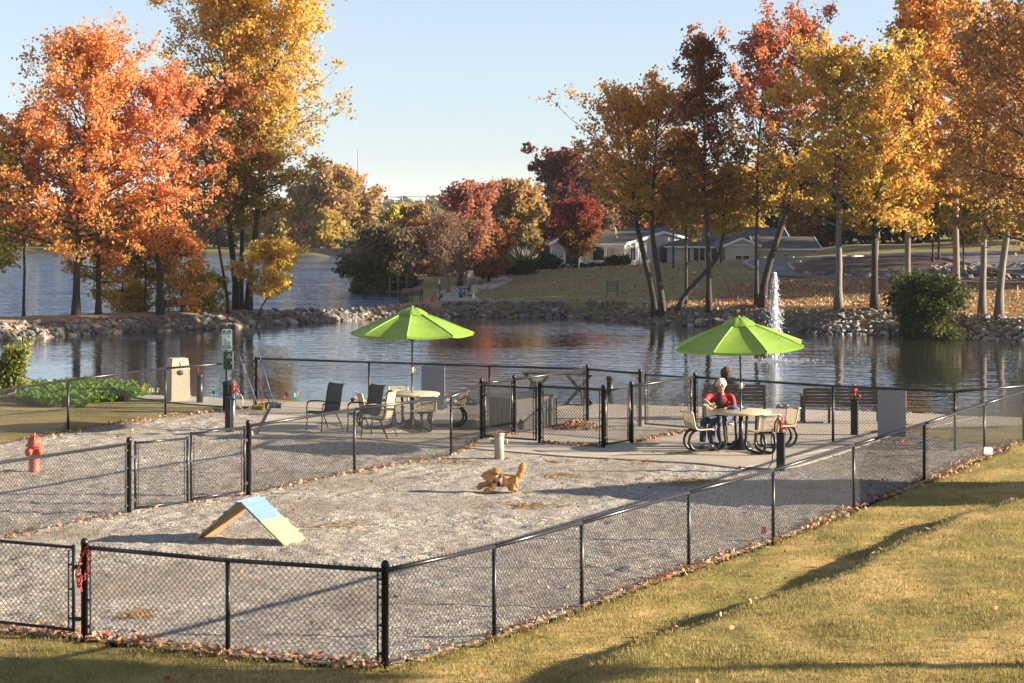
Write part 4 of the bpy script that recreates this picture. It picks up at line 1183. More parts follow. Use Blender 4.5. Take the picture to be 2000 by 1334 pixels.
# ------------------------------------------------------------------ slatted benches, picnic table, bin
def slat_bench(label, x, y, rz, wd, cat='bench', group=None, name='park_bench', mat=None, panels=2, hb=0.86, z=0.0, sc_=1.0):
    mat = mat or m_wood
    root = thing(name, label, cat, (x, y, z), rz, group)
    root.scale = (sc_,) * 3
    # local: faces +Y (we look at its back), x across
    n = 5
    for k in range(n):
        z_ = 0.46 + (hb - 0.46) * (k + 0.5) / n
        for p in range(panels):
            w1 = wd / panels - 0.03
            mb = MB(); mb.cbox((-wd / 2 + wd / panels * (p + 0.5), -0.20 - 0.10 * (z_ - 0.46), z_), (w1, 0.03, (hb - 0.46) / n - 0.014), 0.004); mb.build('back_slat', mat, root)
    for k in range(4):
        mb = MB(); mb.cbox((0, -0.14 + k * 0.115, 0.43), (wd - 0.04, 0.10, 0.03), 0.004); mb.build('seat_slat', mat, root)
    for p in range(panels + 1):
        x_ = -wd / 2 + wd / panels * p
        mb = MB(); mb.bar((x_, -0.19, 0.0), (x_, -0.215, 0.45), 0.055, 0.055, up=(0, 1, 0)); mb.bar((x_, -0.215, 0.45), (x_, -0.262, hb - 0.01), 0.05, 0.045, up=(0, 1, 0)); mb.build('rear_leg', mat, root)
    for s in (-1, 1):
        x_ = s * (wd / 2 - 0.01)
        mb = MB(); mb.bar((x_ + s * .03, 0.26, 0.0), (x_ + s * .03, 0.24, 0.64), 0.055, 0.055, up=(0, 1, 0)); mb.build('front_leg', mat, root)
        mb = MB(); mb.cbox((x_ + s * .03, 0.03, 0.655), (0.085, 0.58, 0.032), 0.006, rot=Matrix.Rotation(R(4), 3, 'X')); mb.build('armrest', mat, root)
        mb = MB(); mb.bar((x_, -0.2, 0.40), (x_, 0.25, 0.40), 0.04, 0.06); mb.build('seat_rail', mat, root)
    return root
BX, BD = XD(1434, 49.4), 49.4
slat_bench('brown slatted bench by the pond on which a dark-haired person sits', BX, BD, R(-4), 1.36, group='slatted benches by the pond', panels=2)
slat_bench('wide brown slatted bench facing the brown water, left of the right-hand white board', XD(1642, 48.6), 48.6, R(-3), 1.68, group='slatted benches by the pond', panels=3, hb=0.84, mat=M('brown_slats', (0.105, 0.075, 0.05), 0.8, 0.25, 6))
D_ = 53.3; x = XD(1090, D_)
root = thing('trestle_table', 'grey trestle picnic table with crossed legs by the pond behind the entrance pen', 'picnic table', (x, D_, 0.0), R(-12))
m_tr = M('grey_treated_timber', (0.04, 0.034, 0.03), 0.8, 0.2, 6)
for k in range(5):
    mb = MB(); mb.cbox((0, -0.34 + k * 0.17, 0.80), (1.66, 0.155, 0.04), 0.004); mb.build('top_plank', m_tr, root)
for s in (-1, 1):
    x_ = s * 0.52
    for q in (-1, 1):
        mb = MB(); mb.bar((x_ - 0.30 * q, -0.05 * q + 0.0, 0.77), (x_ + 0.32 * q, 0.05 * q, 0.02), 0.06, 0.075); mb.build('crossed_leg', m_tr, root)
    for q in (-1, 1):
        mb = MB(); mb.bar((x_ + 0.1 * s, q * 0.22, 0.55), (x_ + 0.18 * s, q * 0.36, 0.0), 0.06, 0.06); mb.build('splayed_leg', m_tr, root)
    mb = MB(); mb.bar((x_ - 0.36, -0.30, 0.035), (x_ + 0.36, -0.30, 0.035), 0.06, 0.05); mb.build('foot_rail', m_tr, root)
C0, CL_, CR_ = Vector((XD(1008, 46.95), 46.95)), Vector((XD(955, 47.95), 47.95)), Vector((XD(1084, 48.15), 48.15))
root = thing('storage_bin', 'low grey storage bin behind the mesh of the entrance pen', 'storage bin', (C0.x, C0.y, 0.03))
m_bin = M('grey_bin_panel', (0.065, 0.06, 0.055), 0.6, 0.15, 5, bmp=0.1)
qa, qb = CL_ - C0, CR_ - C0
mb = MB(); base = [(0, 0), (qb.x, qb.y), (qa.x + qb.x, qa.y + qb.y), (qa.x, qa.y)]
mb.prism(base, 0.0, 0.60); mb.build('body', m_bin, root)
cen = ((qa.x + qb.x) / 2, (qa.y + qb.y) / 2)
mb = MB(); mb.prism([(cen[0] + (p[0] - cen[0]) * 1.04, cen[1] + (p[1] - cen[1]) * 1.04) for p in base], 0.602, 0.67); mb.build('lid', m_bin, root)
mb = MB(); d = qb.normalized(); mb.bar((0 + d.y * .012, -d.x * .012, 0.36), (qb.x + d.y * .012, qb.y - d.x * .012, 0.36), 0.02, 0.05); mb.build('side_rail', M('dark_rail', (0.05, 0.05, 0.05), 0.6), root)
mb = MB(); mb.bar((qb.x + .03, qb.y - .03, 0), (qb.x + .03, qb.y - .03, 0.6), 0.03, 0.03, up=(0, 1, 0)); mb.build('corner_post', m_post, root)

# marker flags on wires
def flag(px, py, c, label, D_, h=0.28):
    x = XD(px, D_); z0 = max(0, hz(x, D_))
    root = thing('marker_flag', label, 'marker flag', (x, D_, z0), rng.uniform(-0.6, 0.6), 'wire marker flags in the ground')
    mb = MB(); mb.tube([(0, 0, 0), (0.0, 0, h)], 0.003, 4); mb.build('wire', m_chrome, root)
    V = [(0, 0, h), (0.075, 0.02, h - 0.015), (0.085, 0.0, h - 0.10), (0.012, -0.01, h - 0.125), (0.04, 0.02, h - 0.05)]
    mb = MB(); mb.addn(V, [[0, 4, 1], [1, 4, 2], [2, 4, 3], [3, 4, 0]]); mb.build('flag', M('flag_' + label.split()[0], c, 0.6, 0.1), root)
OR, TE, PK, RD = (0.75, 0.16, 0.03), (0.02, 0.38, 0.26), (0.80, 0.05, 0.25), (0.6, 0.05, 0.03)
for px, D_, c, lb in ((278, 55.6, RD, 'red marker flag at the right end of the green plants'), (291, 55.0, OR, 'orange marker flag beside the teal one, right of the green plants'), (296, 55.1, TE, 'teal marker flag close to the orange one, right of the green plants'),
                      (307, 55.2, OR, 'orange marker flag left of the fence post by the concrete bin'), (315, 54.5, TE, 'teal marker flag just left of the concrete bin'), (321, 55.4, OR, 'orange marker flag half behind the fence post by the concrete bin'),
                      (372, 54.0, TE, 'teal marker flag between the concrete bin and the bollard'), (414, 54.3, TE, 'teal marker flag between the bollard and the waste station'),
                      (574, 53.6, TE, 'teal marker flag behind the fence left of the first sling chair'), (581, 54.0, RD, 'red marker flag behind the fence left of the first sling chair'), (556, 53.8, RD, 'red marker flag behind the fence just right of the scoops'),
                      (110, 56.6, PK, 'pink marker flag left of the line post above the green plants'), (128, 56.6, PK, 'pink marker flag touching the line post above the green plants')):
    flag(px, 0, c, lb, D_)
flag(1486, 1052, PK, 'bright pink marker flag inside the long fence on the dark gravel', 32.0, 0.16)
flag(1762, 852, OR, 'orange marker flag at the foot of the right-hand white board', 44.3, 0.14)
# ------------------------------------------------------------------ riprap banks
m_rock = M('grey_riprap', (0.155, 0.142, 0.13), 0.9, 0.4, 3.0, bmp=0.5, bscale=9, bdist=0.05)
m_rockb = M('brown_riprap', (0.20, 0.155, 0.11), 0.9, 0.35, 3.0, bmp=0.5, bscale=9, bdist=0.05)
m_rockw = M('pale_riprap', (0.36, 0.335, 0.30), 0.9, 0.25, 3.0, bmp=0.4, bscale=9, bdist=0.05)
def rock_arrays(seed, sub=2):
    bm = bmesh.new(); bmesh.ops.create_icosphere(bm, subdivisions=sub, radius=1.0)
    g = np.random.default_rng(seed)
    V = np.array([v.co[:] for v in bm.verts]); Fc = [[v.index for v in f.verts] for f in bm.faces]; bm.free()
    pl = g.normal(size=(9, 3)); pl /= np.linalg.norm(pl, axis=1)[:, None]
    for p in pl:                         # chop flat faces
        d = V @ p; lim = g.uniform(0.45, 0.8)
        k = d > lim; V[k] -= (d[k] - lim)[:, None] * p
    V *= np.array([1.0, g.uniform(.65, .9), g.uniform(.5, .75)])
    return V, np.array(Fc)
ROCKS = [rock_arrays(100 + k, 2) for k in range(8)]
ROCKS1 = [rock_arrays(200 + k, 1) for k in range(8)]
def rock_mesh(k, mat):
    me = bpy.data.meshes.new('stone'); V, Fc = ROCKS[k]; me.from_pydata([tuple(v) for v in V], [], Fc.tolist()); me.materials.append(mat); return me
RM = {(k, i): rock_mesh(k, mt) for k in range(8) for i, mt in enumerate((m_rock, m_rockb, m_rockw))}
def rmat(g):
    a, b, c = g.uniform(0, 6.28), g.uniform(-.6, .6), g.uniform(-.6, .6)
    return (Matrix.Rotation(a, 3, 'Z') @ Matrix.Rotation(b, 3, 'X') @ Matrix.Rotation(c, 3, 'Y'))
def riprap(name, line, band, n, sz, nbig, palette, seed, z_lo=-1.05, slope=0.5):
    """line: waterline from left to right; stones spread BAND metres up the bank"""
    g = np.random.default_rng(seed)
    root = bpy.data.objects.new(name, None); col.objects.link(root); root['kind'] = 'structure'
    L = [Vector(p) for p in line]; seg = [(b - a).length for a, b in zip(L[:-1], L[1:])]; tot = sum(seg)
    st = []
    for i in range(n):
        u = g.uniform(0, tot); k = 0
        while u > seg[k] and k < len(seg) - 1: u -= seg[k]; k += 1
        d = (L[k + 1] - L[k]).normalized(); nr = Vector((-d.y, d.x))
        if nr.y < 0: nr = -nr
        v = g.uniform(-0.15, band)
        p = L[k] + d * u + nr * v
        s = sz[0] + (sz[1] - sz[0]) * g.uniform(0, 1) ** 2.2
        z = hz(p.x, p.y) + s * 0.10
        st.append((s * (1 + 0.25 * (v < band * .5)), p.x, p.y, z))
    st.sort(key=lambda q: -q[0] / q[2])
    mbs = [MB() for _ in range(3)]
    for i, (s, x, y, z) in enumerate(st):
        k = int(g.integers(8)); mi = int(g.choice(3, p=palette)); rm = rmat(g)
        sc_ = s * np.array([g.uniform(.8, 1.2), g.uniform(.8, 1.1), g.uniform(.8, 1.1)])
        if i < nbig:
            o = bpy.data.objects.new('stone', RM[(k, mi)]); col.objects.link(o); o.parent = root
            o.matrix_local = Matrix.Translation((x, y, z)) @ rm.to_4x4() @ Matrix.Diagonal((*sc_, 1))
        else:
            V, Fc = ROCKS1[k]
            mbs[mi].add((V * sc_) @ np.array(rm).T + np.array([x, y, z]), Fc)
    full = MB()
    for mi, q in enumerate(mbs):
        for v in q.v: pass
        off = full.n
        full.v += q.v; full.p += [(f + off, mi, False) for f, _, _ in q.p]; full.n += q.n
    if full.v: full.build('small_stones', [m_rock, m_rockb, m_rockw], root, kind='stuff')
    return root
FARW = [P(x, y, -1) for x, y in ((-260, 676), (0, 665), (100, 658), (200, 651), (400, 643), (600, 631), (700, 625), (860, 619), (1100, 620), (1200, 625), (1300, 635), (1400, 640), (1500, 644), (1600, 652), (1740, 655), (1830, 659), (2000, 668), (2150, 676))]
riprap('riprap_bank', FARW[:8], 1.25, 1500, (0.09, 0.31), 190, (0.55, 0.25, 0.20), 11)
riprap('riprap_bank', FARW[7:14], 1.7, 1500, (0.08, 0.25), 40, (0.80, 0.12, 0.08), 12)
riprap('riprap_bank', FARW[13:], 2.1, 1300, (0.07, 0.22), 60, (0.30, 0.05, 0.65), 13)
nearw = [(x, y - 0.1) for x, y in [P(px, py) for px, py in ((690, 783), (1000, 785.5), (1200, 787), (1500, 795.5), (1800, 804.5), (2010, 814.5))]]
riprap('stone_bed', [P(1530, 531, .8), P(1640, 538, .75), P(1740, 541, .75), P(1900, 546, .65), P(2060, 551, .6)], 20.0, 700, (0.12, 0.42), 0, (0.6, 0.3, 0.1), 18)
riprap('shore_stones', nearw, 0.9, 330, (0.05, 0.15), 10, (0.3, 0.1, 0.6), 14)
riprap('shore_stones', [P(75, 733), P(130, 741), P(172, 748)], 1.2, 60, (0.12, 0.36), 20, (0.5, 0.1, 0.4), 15)
riprap('shore_stones', [P(225, 755), P(262, 760)], 0.6, 8, (0.12, 0.28), 4, (0.2, 0.1, 0.7), 16)
riprap('shore_stones', [P(900, 577, -.4), P(925, 557, -.4)], 1.6, 120, (0.10, 0.22), 0, (0.3, 0.0, 0.7), 17)

# ------------------------------------------------------------------ trees
m_bark_d = M('dark_bark', (0.055, 0.043, 0.034), 0.95, 0.35, 5, bmp=0.6, bscale=22, bdist=0.03, stretch=(1, 1, 0.25))
m_bark_g = M('grey_bark', (0.19, 0.165, 0.14), 0.95, 0.3, 4, bmp=0.6, bscale=22, bdist=0.03, stretch=(1, 1, 0.25))
m_bark_p = M('pale_twigs', (0.23, 0.18, 0.145), 0.95, 0.25, 4)
OR1, OR2, OR3 = (0.74, 0.25, 0.07), (0.80, 0.37, 0.09), (0.66, 0.16, 0.06)
RE1, RE2, PNK = (0.56, 0.12, 0.06), (0.40, 0.07, 0.045), (0.74, 0.33, 0.17)
GO1, GO2, YE = (0.74, 0.44, 0.07), (0.56, 0.31, 0.05), (0.76, 0.58, 0.09)
GR1, GR2, OL = (0.15, 0.18, 0.03), (0.07, 0.09, 0.022), (0.34, 0.29, 0.045)
BR1, BR2 = (0.34, 0.16, 0.055), (0.18, 0.085, 0.04)
LM = {
 'orange': leafmat('orange_leaves', [OR3, OR1, OR2, OR1, OR2, GO1, PNK], [OL, GO2, OR2, GO1], 1.5, 5.0),
 'redorange': leafmat('red_orange_leaves', [RE1, OR3, PNK, OR1, OR2, OR1], [OR1, OR2, GO1], 2.0, 6.0),
 'gold_green': leafmat('gold_leaves', [GO2, GO1, YE, GO1, OR2, GO2], [GR2, GR1, OL, GO2, OL], 4.5, 12.0),
 'yellow': leafmat('yellow_leaves', [YE, GO1, YE, OL], [OL, YE, GR1], 0, 2),
 'yellowgreen': leafmat('yellow_green_leaves', [OL, (0.42, 0.40, 0.05), YE, GR1, (0.34, 0.34, 0.04)]),
 'brown_gold': leafmat('brown_gold_leaves', [BR1, GO2, OR2, GO1, OL], [GR2, OL, GO1, BR2], 4, 9),
 'redbrown': leafmat('red_brown_leaves', [BR2, (0.30, 0.08, 0.03), BR1, OR3], [GR2, BR1, OL, GR1], 4, 9),
 'redtop': leafmat('red_topped_leaves', [RE1, PNK, (0.54, 0.17, 0.08), OR1, OR3], [GR1, OL, GO1, GR2], 6.5, 11),
 'goldgreen2': leafmat('golden_green_leaves', [GO1, YE, GO2, YE, OL], [GR1, OL, GO2, GR2], 3, 8),
 'amber': leafmat('amber_leaves', [GO1, OR2, GO1, (0.60, 0.25, 0.06), PNK], [OL, GO1, YE], 3, 8),
 'copper': leafmat('copper_leaves', [(0.52, 0.23, 0.07), (0.68, 0.36, 0.09), (0.40, 0.20, 0.07), (0.74, 0.40, 0.12), OR1], [GO1, OL, GO2], 3, 9),
 'maroon': leafmat('maroon_leaves', [(0.10, 0.018, 0.022), (0.16, 0.025, 0.03), BR2, (0.22, 0.05, 0.03)]),
 'crimson': leafmat('crimson_leaves', [(0.30, 0.025, 0.03), (0.20, 0.02, 0.025), (0.42, 0.07, 0.05), BR1], [OL, BR1, GR1, OR1], 1.0, 4.5),
 'rust': leafmat('rust_leaves', [BR1, (0.34, 0.14, 0.05), (0.42, 0.20, 0.07), BR2]),
 'twiggy': leafmat('sparse_brown_leaves', [(0.20, 0.11, 0.07), (0.26, 0.15, 0.09), BR1]),
 'darkgreen': leafmat('dark_green_leaves', [(0.03, 0.038, 0.02), (0.05, 0.055, 0.028), (0.075, 0.065, 0.035)], trans=0.25),
 'shrub': leafmat('shrub_leaves', [(0.035, 0.055, 0.018), (0.06, 0.085, 0.025), (0.10, 0.11, 0.03), (0.16, 0.15, 0.05)], trans=0.3),
 'farred': leafmat('muted_red_leaves', [(0.46, 0.13, 0.09), (0.54, 0.20, 0.12), (0.40, 0.17, 0.11), (0.52, 0.24, 0.13)], [(0.40, 0.18, 0.08), (0.48, 0.26, 0.09), (0.30, 0.17, 0.09)], 1.0, 5.0),
 'faramber': leafmat('muted_amber_leaves', [(0.58, 0.38, 0.11), (0.50, 0.30, 0.09), (0.42, 0.26, 0.10), (0.54, 0.30, 0.10)], [(0.34, 0.26, 0.08), (0.24, 0.20, 0.07), (0.46, 0.30, 0.09)], 1.0, 6.0),
 'olivebrown': leafmat('olive_brown_leaves', [(0.085, 0.07, 0.045), (0.13, 0.10, 0.06), (0.17, 0.12, 0.075), (0.09, 0.085, 0.04)], trans=.3),
 'mixedfar': leafmat('mixed_far_leaves', [(0.14, 0.12, 0.06), (0.22, 0.15, 0.06), (0.12, 0.13, 0.06), (0.26, 0.17, 0.07)]),
}
def leaf_quads(mb, C, size, g, mi=0, flat=0.0):
    n = len(C)
    a = g.normal(size=(n, 3)); a[:, 2] *= (1 - flat); a /= np.linalg.norm(a, axis=1)[:, None]
    b = g.normal(size=(n, 3)); b -= a * np.sum(a * b, 1)[:, None]; b /= np.linalg.norm(b, axis=1)[:, None]
    s = size * g.uniform(.65, 1.25, n)[:, None]
    V = np.stack([C + a * s, C + b * s * .62, C - a * s * .8, C - b * s * .62], 1).reshape(-1, 3)
    f = np.arange(n)[:, None] * 4 + np.arange(4)[None]
    mb.add(V, f, mi)
PROF = {
 'ovate': lambda s: np.sin(np.pi * np.clip(0.18 + 0.79 * s, 0, 1)) ** 0.95,
 'cone': lambda s: np.minimum(1, 0.45 + s * 4) * (1 - s) ** 0.62 + 0.06,
 'vase': lambda s: (0.45 + 0.75 * s) * np.sqrt(np.clip(1 - s ** 2.3, 0, 1)) + 0.05,
 'round': lambda s: np.sqrt(np.clip(1 - (2 * s - 1) ** 2, 0, 1)) + 0.08,
 'column': lambda s: np.minimum(1, 0.6 + s * 3) * np.clip(1.02 - s, 0, 1) ** 0.62,
}
def tree(name, label, px, D, top, rpx, leaves, seed, t0=0.25, n1=46, n2=9, lpt=34, ls=0.15, tr=0.17, lean=0.0, prof='ovate', bark=None, group=None, cat='tree', el=(10, 62), spread=0.30, base_dx=0.0, gap=0.0, base_z=None, skew=0.0, leafstart=0.0, twig=True, ysq=1.0):
    """px, top: where trunk and top show; rpx: crown half width; base_dx: how far (px) the foot stands from px"""
    g = np.random.default_rng(seed)
    if 0.15 <= ls < 0.2 and D < 112: ls, lpt, n2, spread = ls * 0.70, int(lpt * 1.85), max(6, int(n2 * 0.72)), spread * 0.66
    if D > 200: lpt, ls = int(lpt * .6), ls * 1.15
    if D < 112 and cat == 'tree': rpx *= 1.14 if px < 1200 else .96
    if 1200 < px < 2050 and D < 112 and cat == 'tree': lpt, n1 = int(lpt * .85), int(n1 * .92)
    ppm = F / D
    x, y = XD(px + base_dx, D), D
    z0 = hz(x, y) if base_z is None else base_z
    Ht = ZD(top, D) - z0; Rc = rpx / ppm
    root = thing(name, label, cat, (x, y, z0 - 0.1), 0, group)
    # trunk
    n = 12; t = np.linspace(0, 1, n)
    tx = -base_dx / ppm * ss(0, 0.5, t) + lean / ppm * t ** 1.6 + np.cumsum(g.normal(0, 0.006 * Ht, n)) * t
    ty = np.cumsum(g.normal(0, 0.006 * Ht, n)) * t
    tz = t * Ht * 0.97
    T = np.stack([tx, ty, tz], 1)
    rad = tr * (1 - 0.88 * t ** 0.9); rad[0] *= 1.35
    mb = MB(); mb.tube(T, rad, 9)
    C = []; Wt = []
    for i in range(n1):
        s = ((i + g.uniform(0, 1)) / n1) ** 0.85
        th = t0 + (0.97 - t0) * s
        st = np.array([np.interp(th, t, T[:, k]) for k in range(3)])
        az = i * 2.39996 + g.uniform(-.5, .5)
        env = float(PROF[prof](np.array(s))) * Rc * g.uniform(.62, 1.12) * (1 + 0.25 * math.sin(az * 2 + seed)) * (1 + skew * math.cos(az))
        e_ = R(el[0] + (el[1] - el[0]) * s + g.uniform(-12, 12))
        Lb = env / max(math.cos(e_), 0.35)
        Lb = min(Lb, (Ht * 1.02 - st[2]) / max(math.sin(e_), 0.05)) if e_ > 0 else Lb
        if Lb < 0.2: continue
        dr = np.array([math.cos(az) * math.cos(e_), ysq * math.sin(az) * math.cos(e_), math.sin(e_)])
        m_ = 5; q = np.linspace(0, 1, m_)
        wob = np.cumsum(g.normal(0, 0.05 * Lb, (m_, 3)), 0) * q[:, None]
        B = st + dr * (q * Lb)[:, None] + wob + np.array([0, 0, 0.10 * Lb])[None] * (q ** 2)[:, None]
        r0 = float(np.interp(th, t, rad)) * 0.55
        mb.tube(B, np.maximum(r0 * (1 - 0.85 * q), 0.010), 5)
        for j in range(n2):
            if j > 1 and g.uniform() < gap: continue
            u = 1.0 if j < 2 else leafstart + (1 - leafstart) * g.uniform(0.12, 1.0) ** 0.7
            p = np.array([np.interp(u, q, B[:, k]) for k in range(3)])
            d2 = g.normal(size=3) * np.array([1, 1, .7]) + dr * 0.7 + np.array([0, 0, .25]); d2 /= np.linalg.norm(d2)
            Lt = Rc * g.uniform(.10, .30)
            e2 = p + d2 * Lt
            if twig: mb.sticks([p], [e2], max(0.006, r0 * 0.16))
            k = int(lpt * g.uniform(.5, 1.4))
            f = g.uniform(0.05, 1.1, k)[:, None]
            C.append(p + (e2 - p) * f + g.normal(0, spread * (0.5 + 0.5 * Rc / 3.0) * 0.75, (k, 3)))
    if C:
        C = np.concatenate(C); fz_ = Ht / max(np.percentile(C[:, 2], 99.7), .1); C[:, 2] *= fz_
        for v in mb.v: v[:, 2] *= fz_
    mb.build('trunk', bark or m_bark_d, root)
    if len(C):
         mb = MB(); leaf_quads(mb, C, ls, g); mb.build('crown', LM[leaves], root)
    return root

# --- along the dike on the left
GD = 'autumn trees on the dike'
tree('maple_tree', 'broad orange maple on the dike, tallest of the orange ones at the left', 148, 102.6, 40, 152, 'orange', 1, t0=.20, n1=86, n2=12, lpt=17, ls=.155, tr=.20, prof='cone', el=(5, 60), lean=25)
tree('maple_tree', 'orange-red maple just left of the tall golden trees', 312, 104.6, 122, 104, 'redorange', 2, t0=.24, n1=66, n2=11, lpt=17, ls=.155, tr=.18, prof='ovate', lean=-8)
tree('maple_tree', 'smaller orange maple between the two large orange maples', 192, 103.6, 205, 85, 'orange', 3, t0=.14, n1=46, n2=9, lpt=15, ls=.155, tr=.15, prof='ovate')
tree('slim_tree', 'slim bare-stemmed tree with rusty leaves standing alone at the left edge of the dike', 46, 103.5, 205, 66, 'orange', 4, t0=.40, n1=46, n2=9, lpt=15, ls=.155, tr=.085, prof='ovate', lean=5)
tree('slim_tree', 'yellow-green tree cut by the left picture edge beside the orange maple', -22, 104, 240, 90, 'yellowgreen', 5, t0=.35, n1=40, n2=9, lpt=30, ls=.12, tr=.12)
tree('tall_poplar', 'tall golden tree with left-leaning trunk, left stem of the three on the dike', 447, 109.5, -70, 112, 'gold_green', 6, t0=.28, n1=84, n2=11, lpt=15, ls=.155, tr=.19, prof='ovate', base_dx=14, lean=-40, skew=-.12)
tree('tall_poplar', 'tall golden tree with straight dark trunk, middle stem of the three on the dike', 472, 110.5, -95, 120, 'gold_green', 7, t0=.30, n1=84, n2=11, lpt=15, ls=.155, tr=.15, prof='ovate', base_dx=-2, lean=25)
tree('tall_poplar', 'tall golden tree whose trunk curves right, right stem of the three on the dike', 505, 109, -50, 128, 'gold_green', 8, t0=.34, n1=96, n2=11, lpt=15, ls=.155, tr=.19, prof='vase', base_dx=-20, lean=58, skew=.12)
tree('young_tree', 'thin leaning dark stem with red-brown leaves left of the tall golden trees', 422, 107, 150, 88, 'redbrown', 9, t0=.38, n1=44, n2=9, lpt=15, ls=.155, tr=.085, base_dx=24, lean=-8)
tree('young_tree', 'low orange sapling under the orange-red maple', 355, 106, 440, 62, 'orange', 10, t0=.08, n1=26, n2=8, lpt=26, ls=.11, tr=.06, el=(-5, 60))
tree('young_tree', 'low amber sapling right of the broad orange maple', 238, 106.5, 430, 62, 'amber', 11, t0=.08, n1=28, n2=8, lpt=26, ls=.11, tr=.06, el=(-5, 60))
tree('young_tree', 'dark thin young tree with gold leaves left of the leaning stem', 283, 106, 360, 52, 'brown_gold', 12, t0=.30, n1=26, n2=8, lpt=26, ls=.11, tr=.07)
tree('bush', 'yellow-green bush at the water behind the tall golden trees', 402, 107.6, 528, 42, 'yellowgreen', 13, t0=.02, n1=24, n2=8, lpt=28, ls=.10, tr=.04, cat='bush', prof='round', el=(0, 70), base_z=-.9)
tree('bush', 'bright yellow bush leaning over the lake, right of the tall golden trunks', 535, 106.5, 462, 52, 'yellow', 14, t0=.30, n1=26, n2=9, lpt=30, ls=.11, tr=.06, cat='bush', prof='round', base_dx=-30, base_z=-.4)
tree('bush', 'yellow-green bush at the foot of the amber sapling', 262, 107.4, 555, 48, 'yellowgreen', 15, t0=.02, n1=20, n2=7, lpt=26, ls=.10, tr=.04, cat='bush', prof='round', el=(0, 70), base_z=-.8)
# --- far shore of the lake
tree('far_tree', 'golden tree on the far shore of the lake, tallest there', 655, 275, 320, 62, 'faramber', 20, t0=.1, n1=60, n2=9, lpt=26, ls=.30, tr=.25, prof='ovate', spread=.5)
tree('far_tree', 'yellow tree on the far shore, right of the golden one', 700, 278, 380, 38, 'faramber', 21, t0=.06, n1=40, n2=8, lpt=24, ls=.30, tr=.2, spread=.5)
tree('far_tree', 'rust tree on the far shore beside the tall golden trees of the dike', 608, 276, 352, 45, 'rust', 22, t0=.06, n1=46, n2=8, lpt=24, ls=.30, tr=.2, spread=.5)
tree('far_tree', 'low red tree on the far shore below the rust one', 605, 272, 430, 30, 'farred', 23, t0=.04, n1=26, n2=7, lpt=22, ls=.26, tr=.12, spread=.5)
tree('far_tree', 'orange tree on the far shore in front of the golden one', 640, 271, 408, 32, 'copper', 24, t0=.04, n1=30, n2=7, lpt=22, ls=.28, tr=.12, spread=.5)
tree('bush', 'dark bush on the far shore under the yellow tree', 690, 268, 468, 26, 'darkgreen', 25, t0=.02, n1=22, n2=6, lpt=22, ls=.25, tr=.08, prof='round', cat='bush', el=(0, 60))
FARL = ['rust tree at the left end of the far-shore row, by the picture edge', 'dull brown tree second from the left in the far-shore row', 'copper tree in the far-shore row just left of the rust tree', 'amber tree in the far-shore row glimpsed right of the golden trunks', 'dull brown tree in the far-shore row behind the golden trunks', 'rust tree in the far-shore row glimpsed left of the golden trunks', 'copper tree in the far-shore row behind the slim bare-stemmed tree', 'dull brown tree in the far-shore row behind the broad orange maple', 'amber tree in the far-shore row behind the small orange maple', 'rust tree in the far-shore row behind the amber sapling', 'dull brown tree in the far-shore row behind the orange-red maple']
for k, (px, tp, rp, lf) in enumerate(((-40, 398, 40, 'rust'), (20, 415, 34, 'mixedfar'), (560, 395, 46, 'copper'), (500, 405, 40, 'amber'), (430, 400, 44, 'mixedfar'), (370, 398, 40, 'rust'), (80, 405, 40, 'copper'), (140, 400, 40, 'mixedfar'), (200, 410, 40, 'amber'), (260, 402, 42, 'rust'), (315, 408, 40, 'mixedfar'))):
    tree('far_tree', FARL[k], px, 285, tp, rp, lf, 30 + k, t0=.05, n1=30, n2=7, lpt=22, ls=.34, tr=.2, spread=.55, group='far shore tree row')
# --- behind the bay in the middle
tree('bush', 'large dark olive-brown bush overhanging the lake at the bay', 748, 150, 440, 64, 'olivebrown', 50, t0=.03, n1=56, n2=9, lpt=30, ls=.17, tr=.12, prof='ovate', cat='bush', el=(0, 60), spread=.4)
tree('bush', 'low dark bush at the lake edge left of the bare tree', 730, 147, 500, 36, 'shrub', 51, t0=.02, n1=30, n2=7, lpt=26, ls=.15, tr=.08, prof='round', cat='bush', el=(0, 55))
tree('far_tree', 'slim olive tree behind the dark bush at the bay', 765, 178, 400, 34, 'yellowgreen', 52, t0=.15, n1=34, n2=8, lpt=16, ls=.18, tr=.12, prof='cone')
tree('far_tree', 'amber tree behind the bare tree by the bay', 803, 200, 398, 42, 'faramber', 53, t0=.15, n1=40, n2=8, lpt=22, ls=.21, tr=.15)
tree('far_tree', 'rust-coloured round tree left of the bare crape tree', 800, 170, 425, 48, 'rust', 54, t0=.10, n1=46, n2=8, lpt=24, ls=.17, tr=.14, prof='round')
tree('bare_tree', 'nearly bare grey-brown spreading tree by the lawn path', 872, 128, 408, 76, 'twiggy', 55, t0=.24, n1=54, n2=16, lpt=5, ls=.09, tr=.16, prof='vase', bark=m_bark_p, el=(15, 62), base_dx=4)
tree('far_tree', 'brownish thicket tree left of the bare tree at the bay', 838, 160, 440, 52, 'twiggy', 66, t0=.08, n1=50, n2=9, lpt=22, ls=.15, tr=.12, prof='round')
tree('far_tree', 'olive-brown low tree behind the lawn path', 925, 172, 455, 55, 'olivebrown', 67, t0=.06, n1=46, n2=8, lpt=24, ls=.16, tr=.12, prof='round')
tree('far_tree', 'bronze tree between the golden and the crimson tree', 1052, 206, 395, 36, 'rust', 68, t0=.1, n1=50, n2=9, lpt=26, ls=.17, tr=.15)
tree('far_tree', 'red tree with feathery top behind the bare tree', 912, 146, 352, 60, 'farred', 56, t0=.22, n1=64, n2=9, lpt=24, ls=.14, tr=.18, prof='vase', el=(30, 70), base_dx=-14)
tree('far_tree', 'rusty lower tree right of the bare tree', 955, 152, 430, 42, 'rust', 57, t0=.12, n1=40, n2=8, lpt=26, ls=.16, tr=.12)
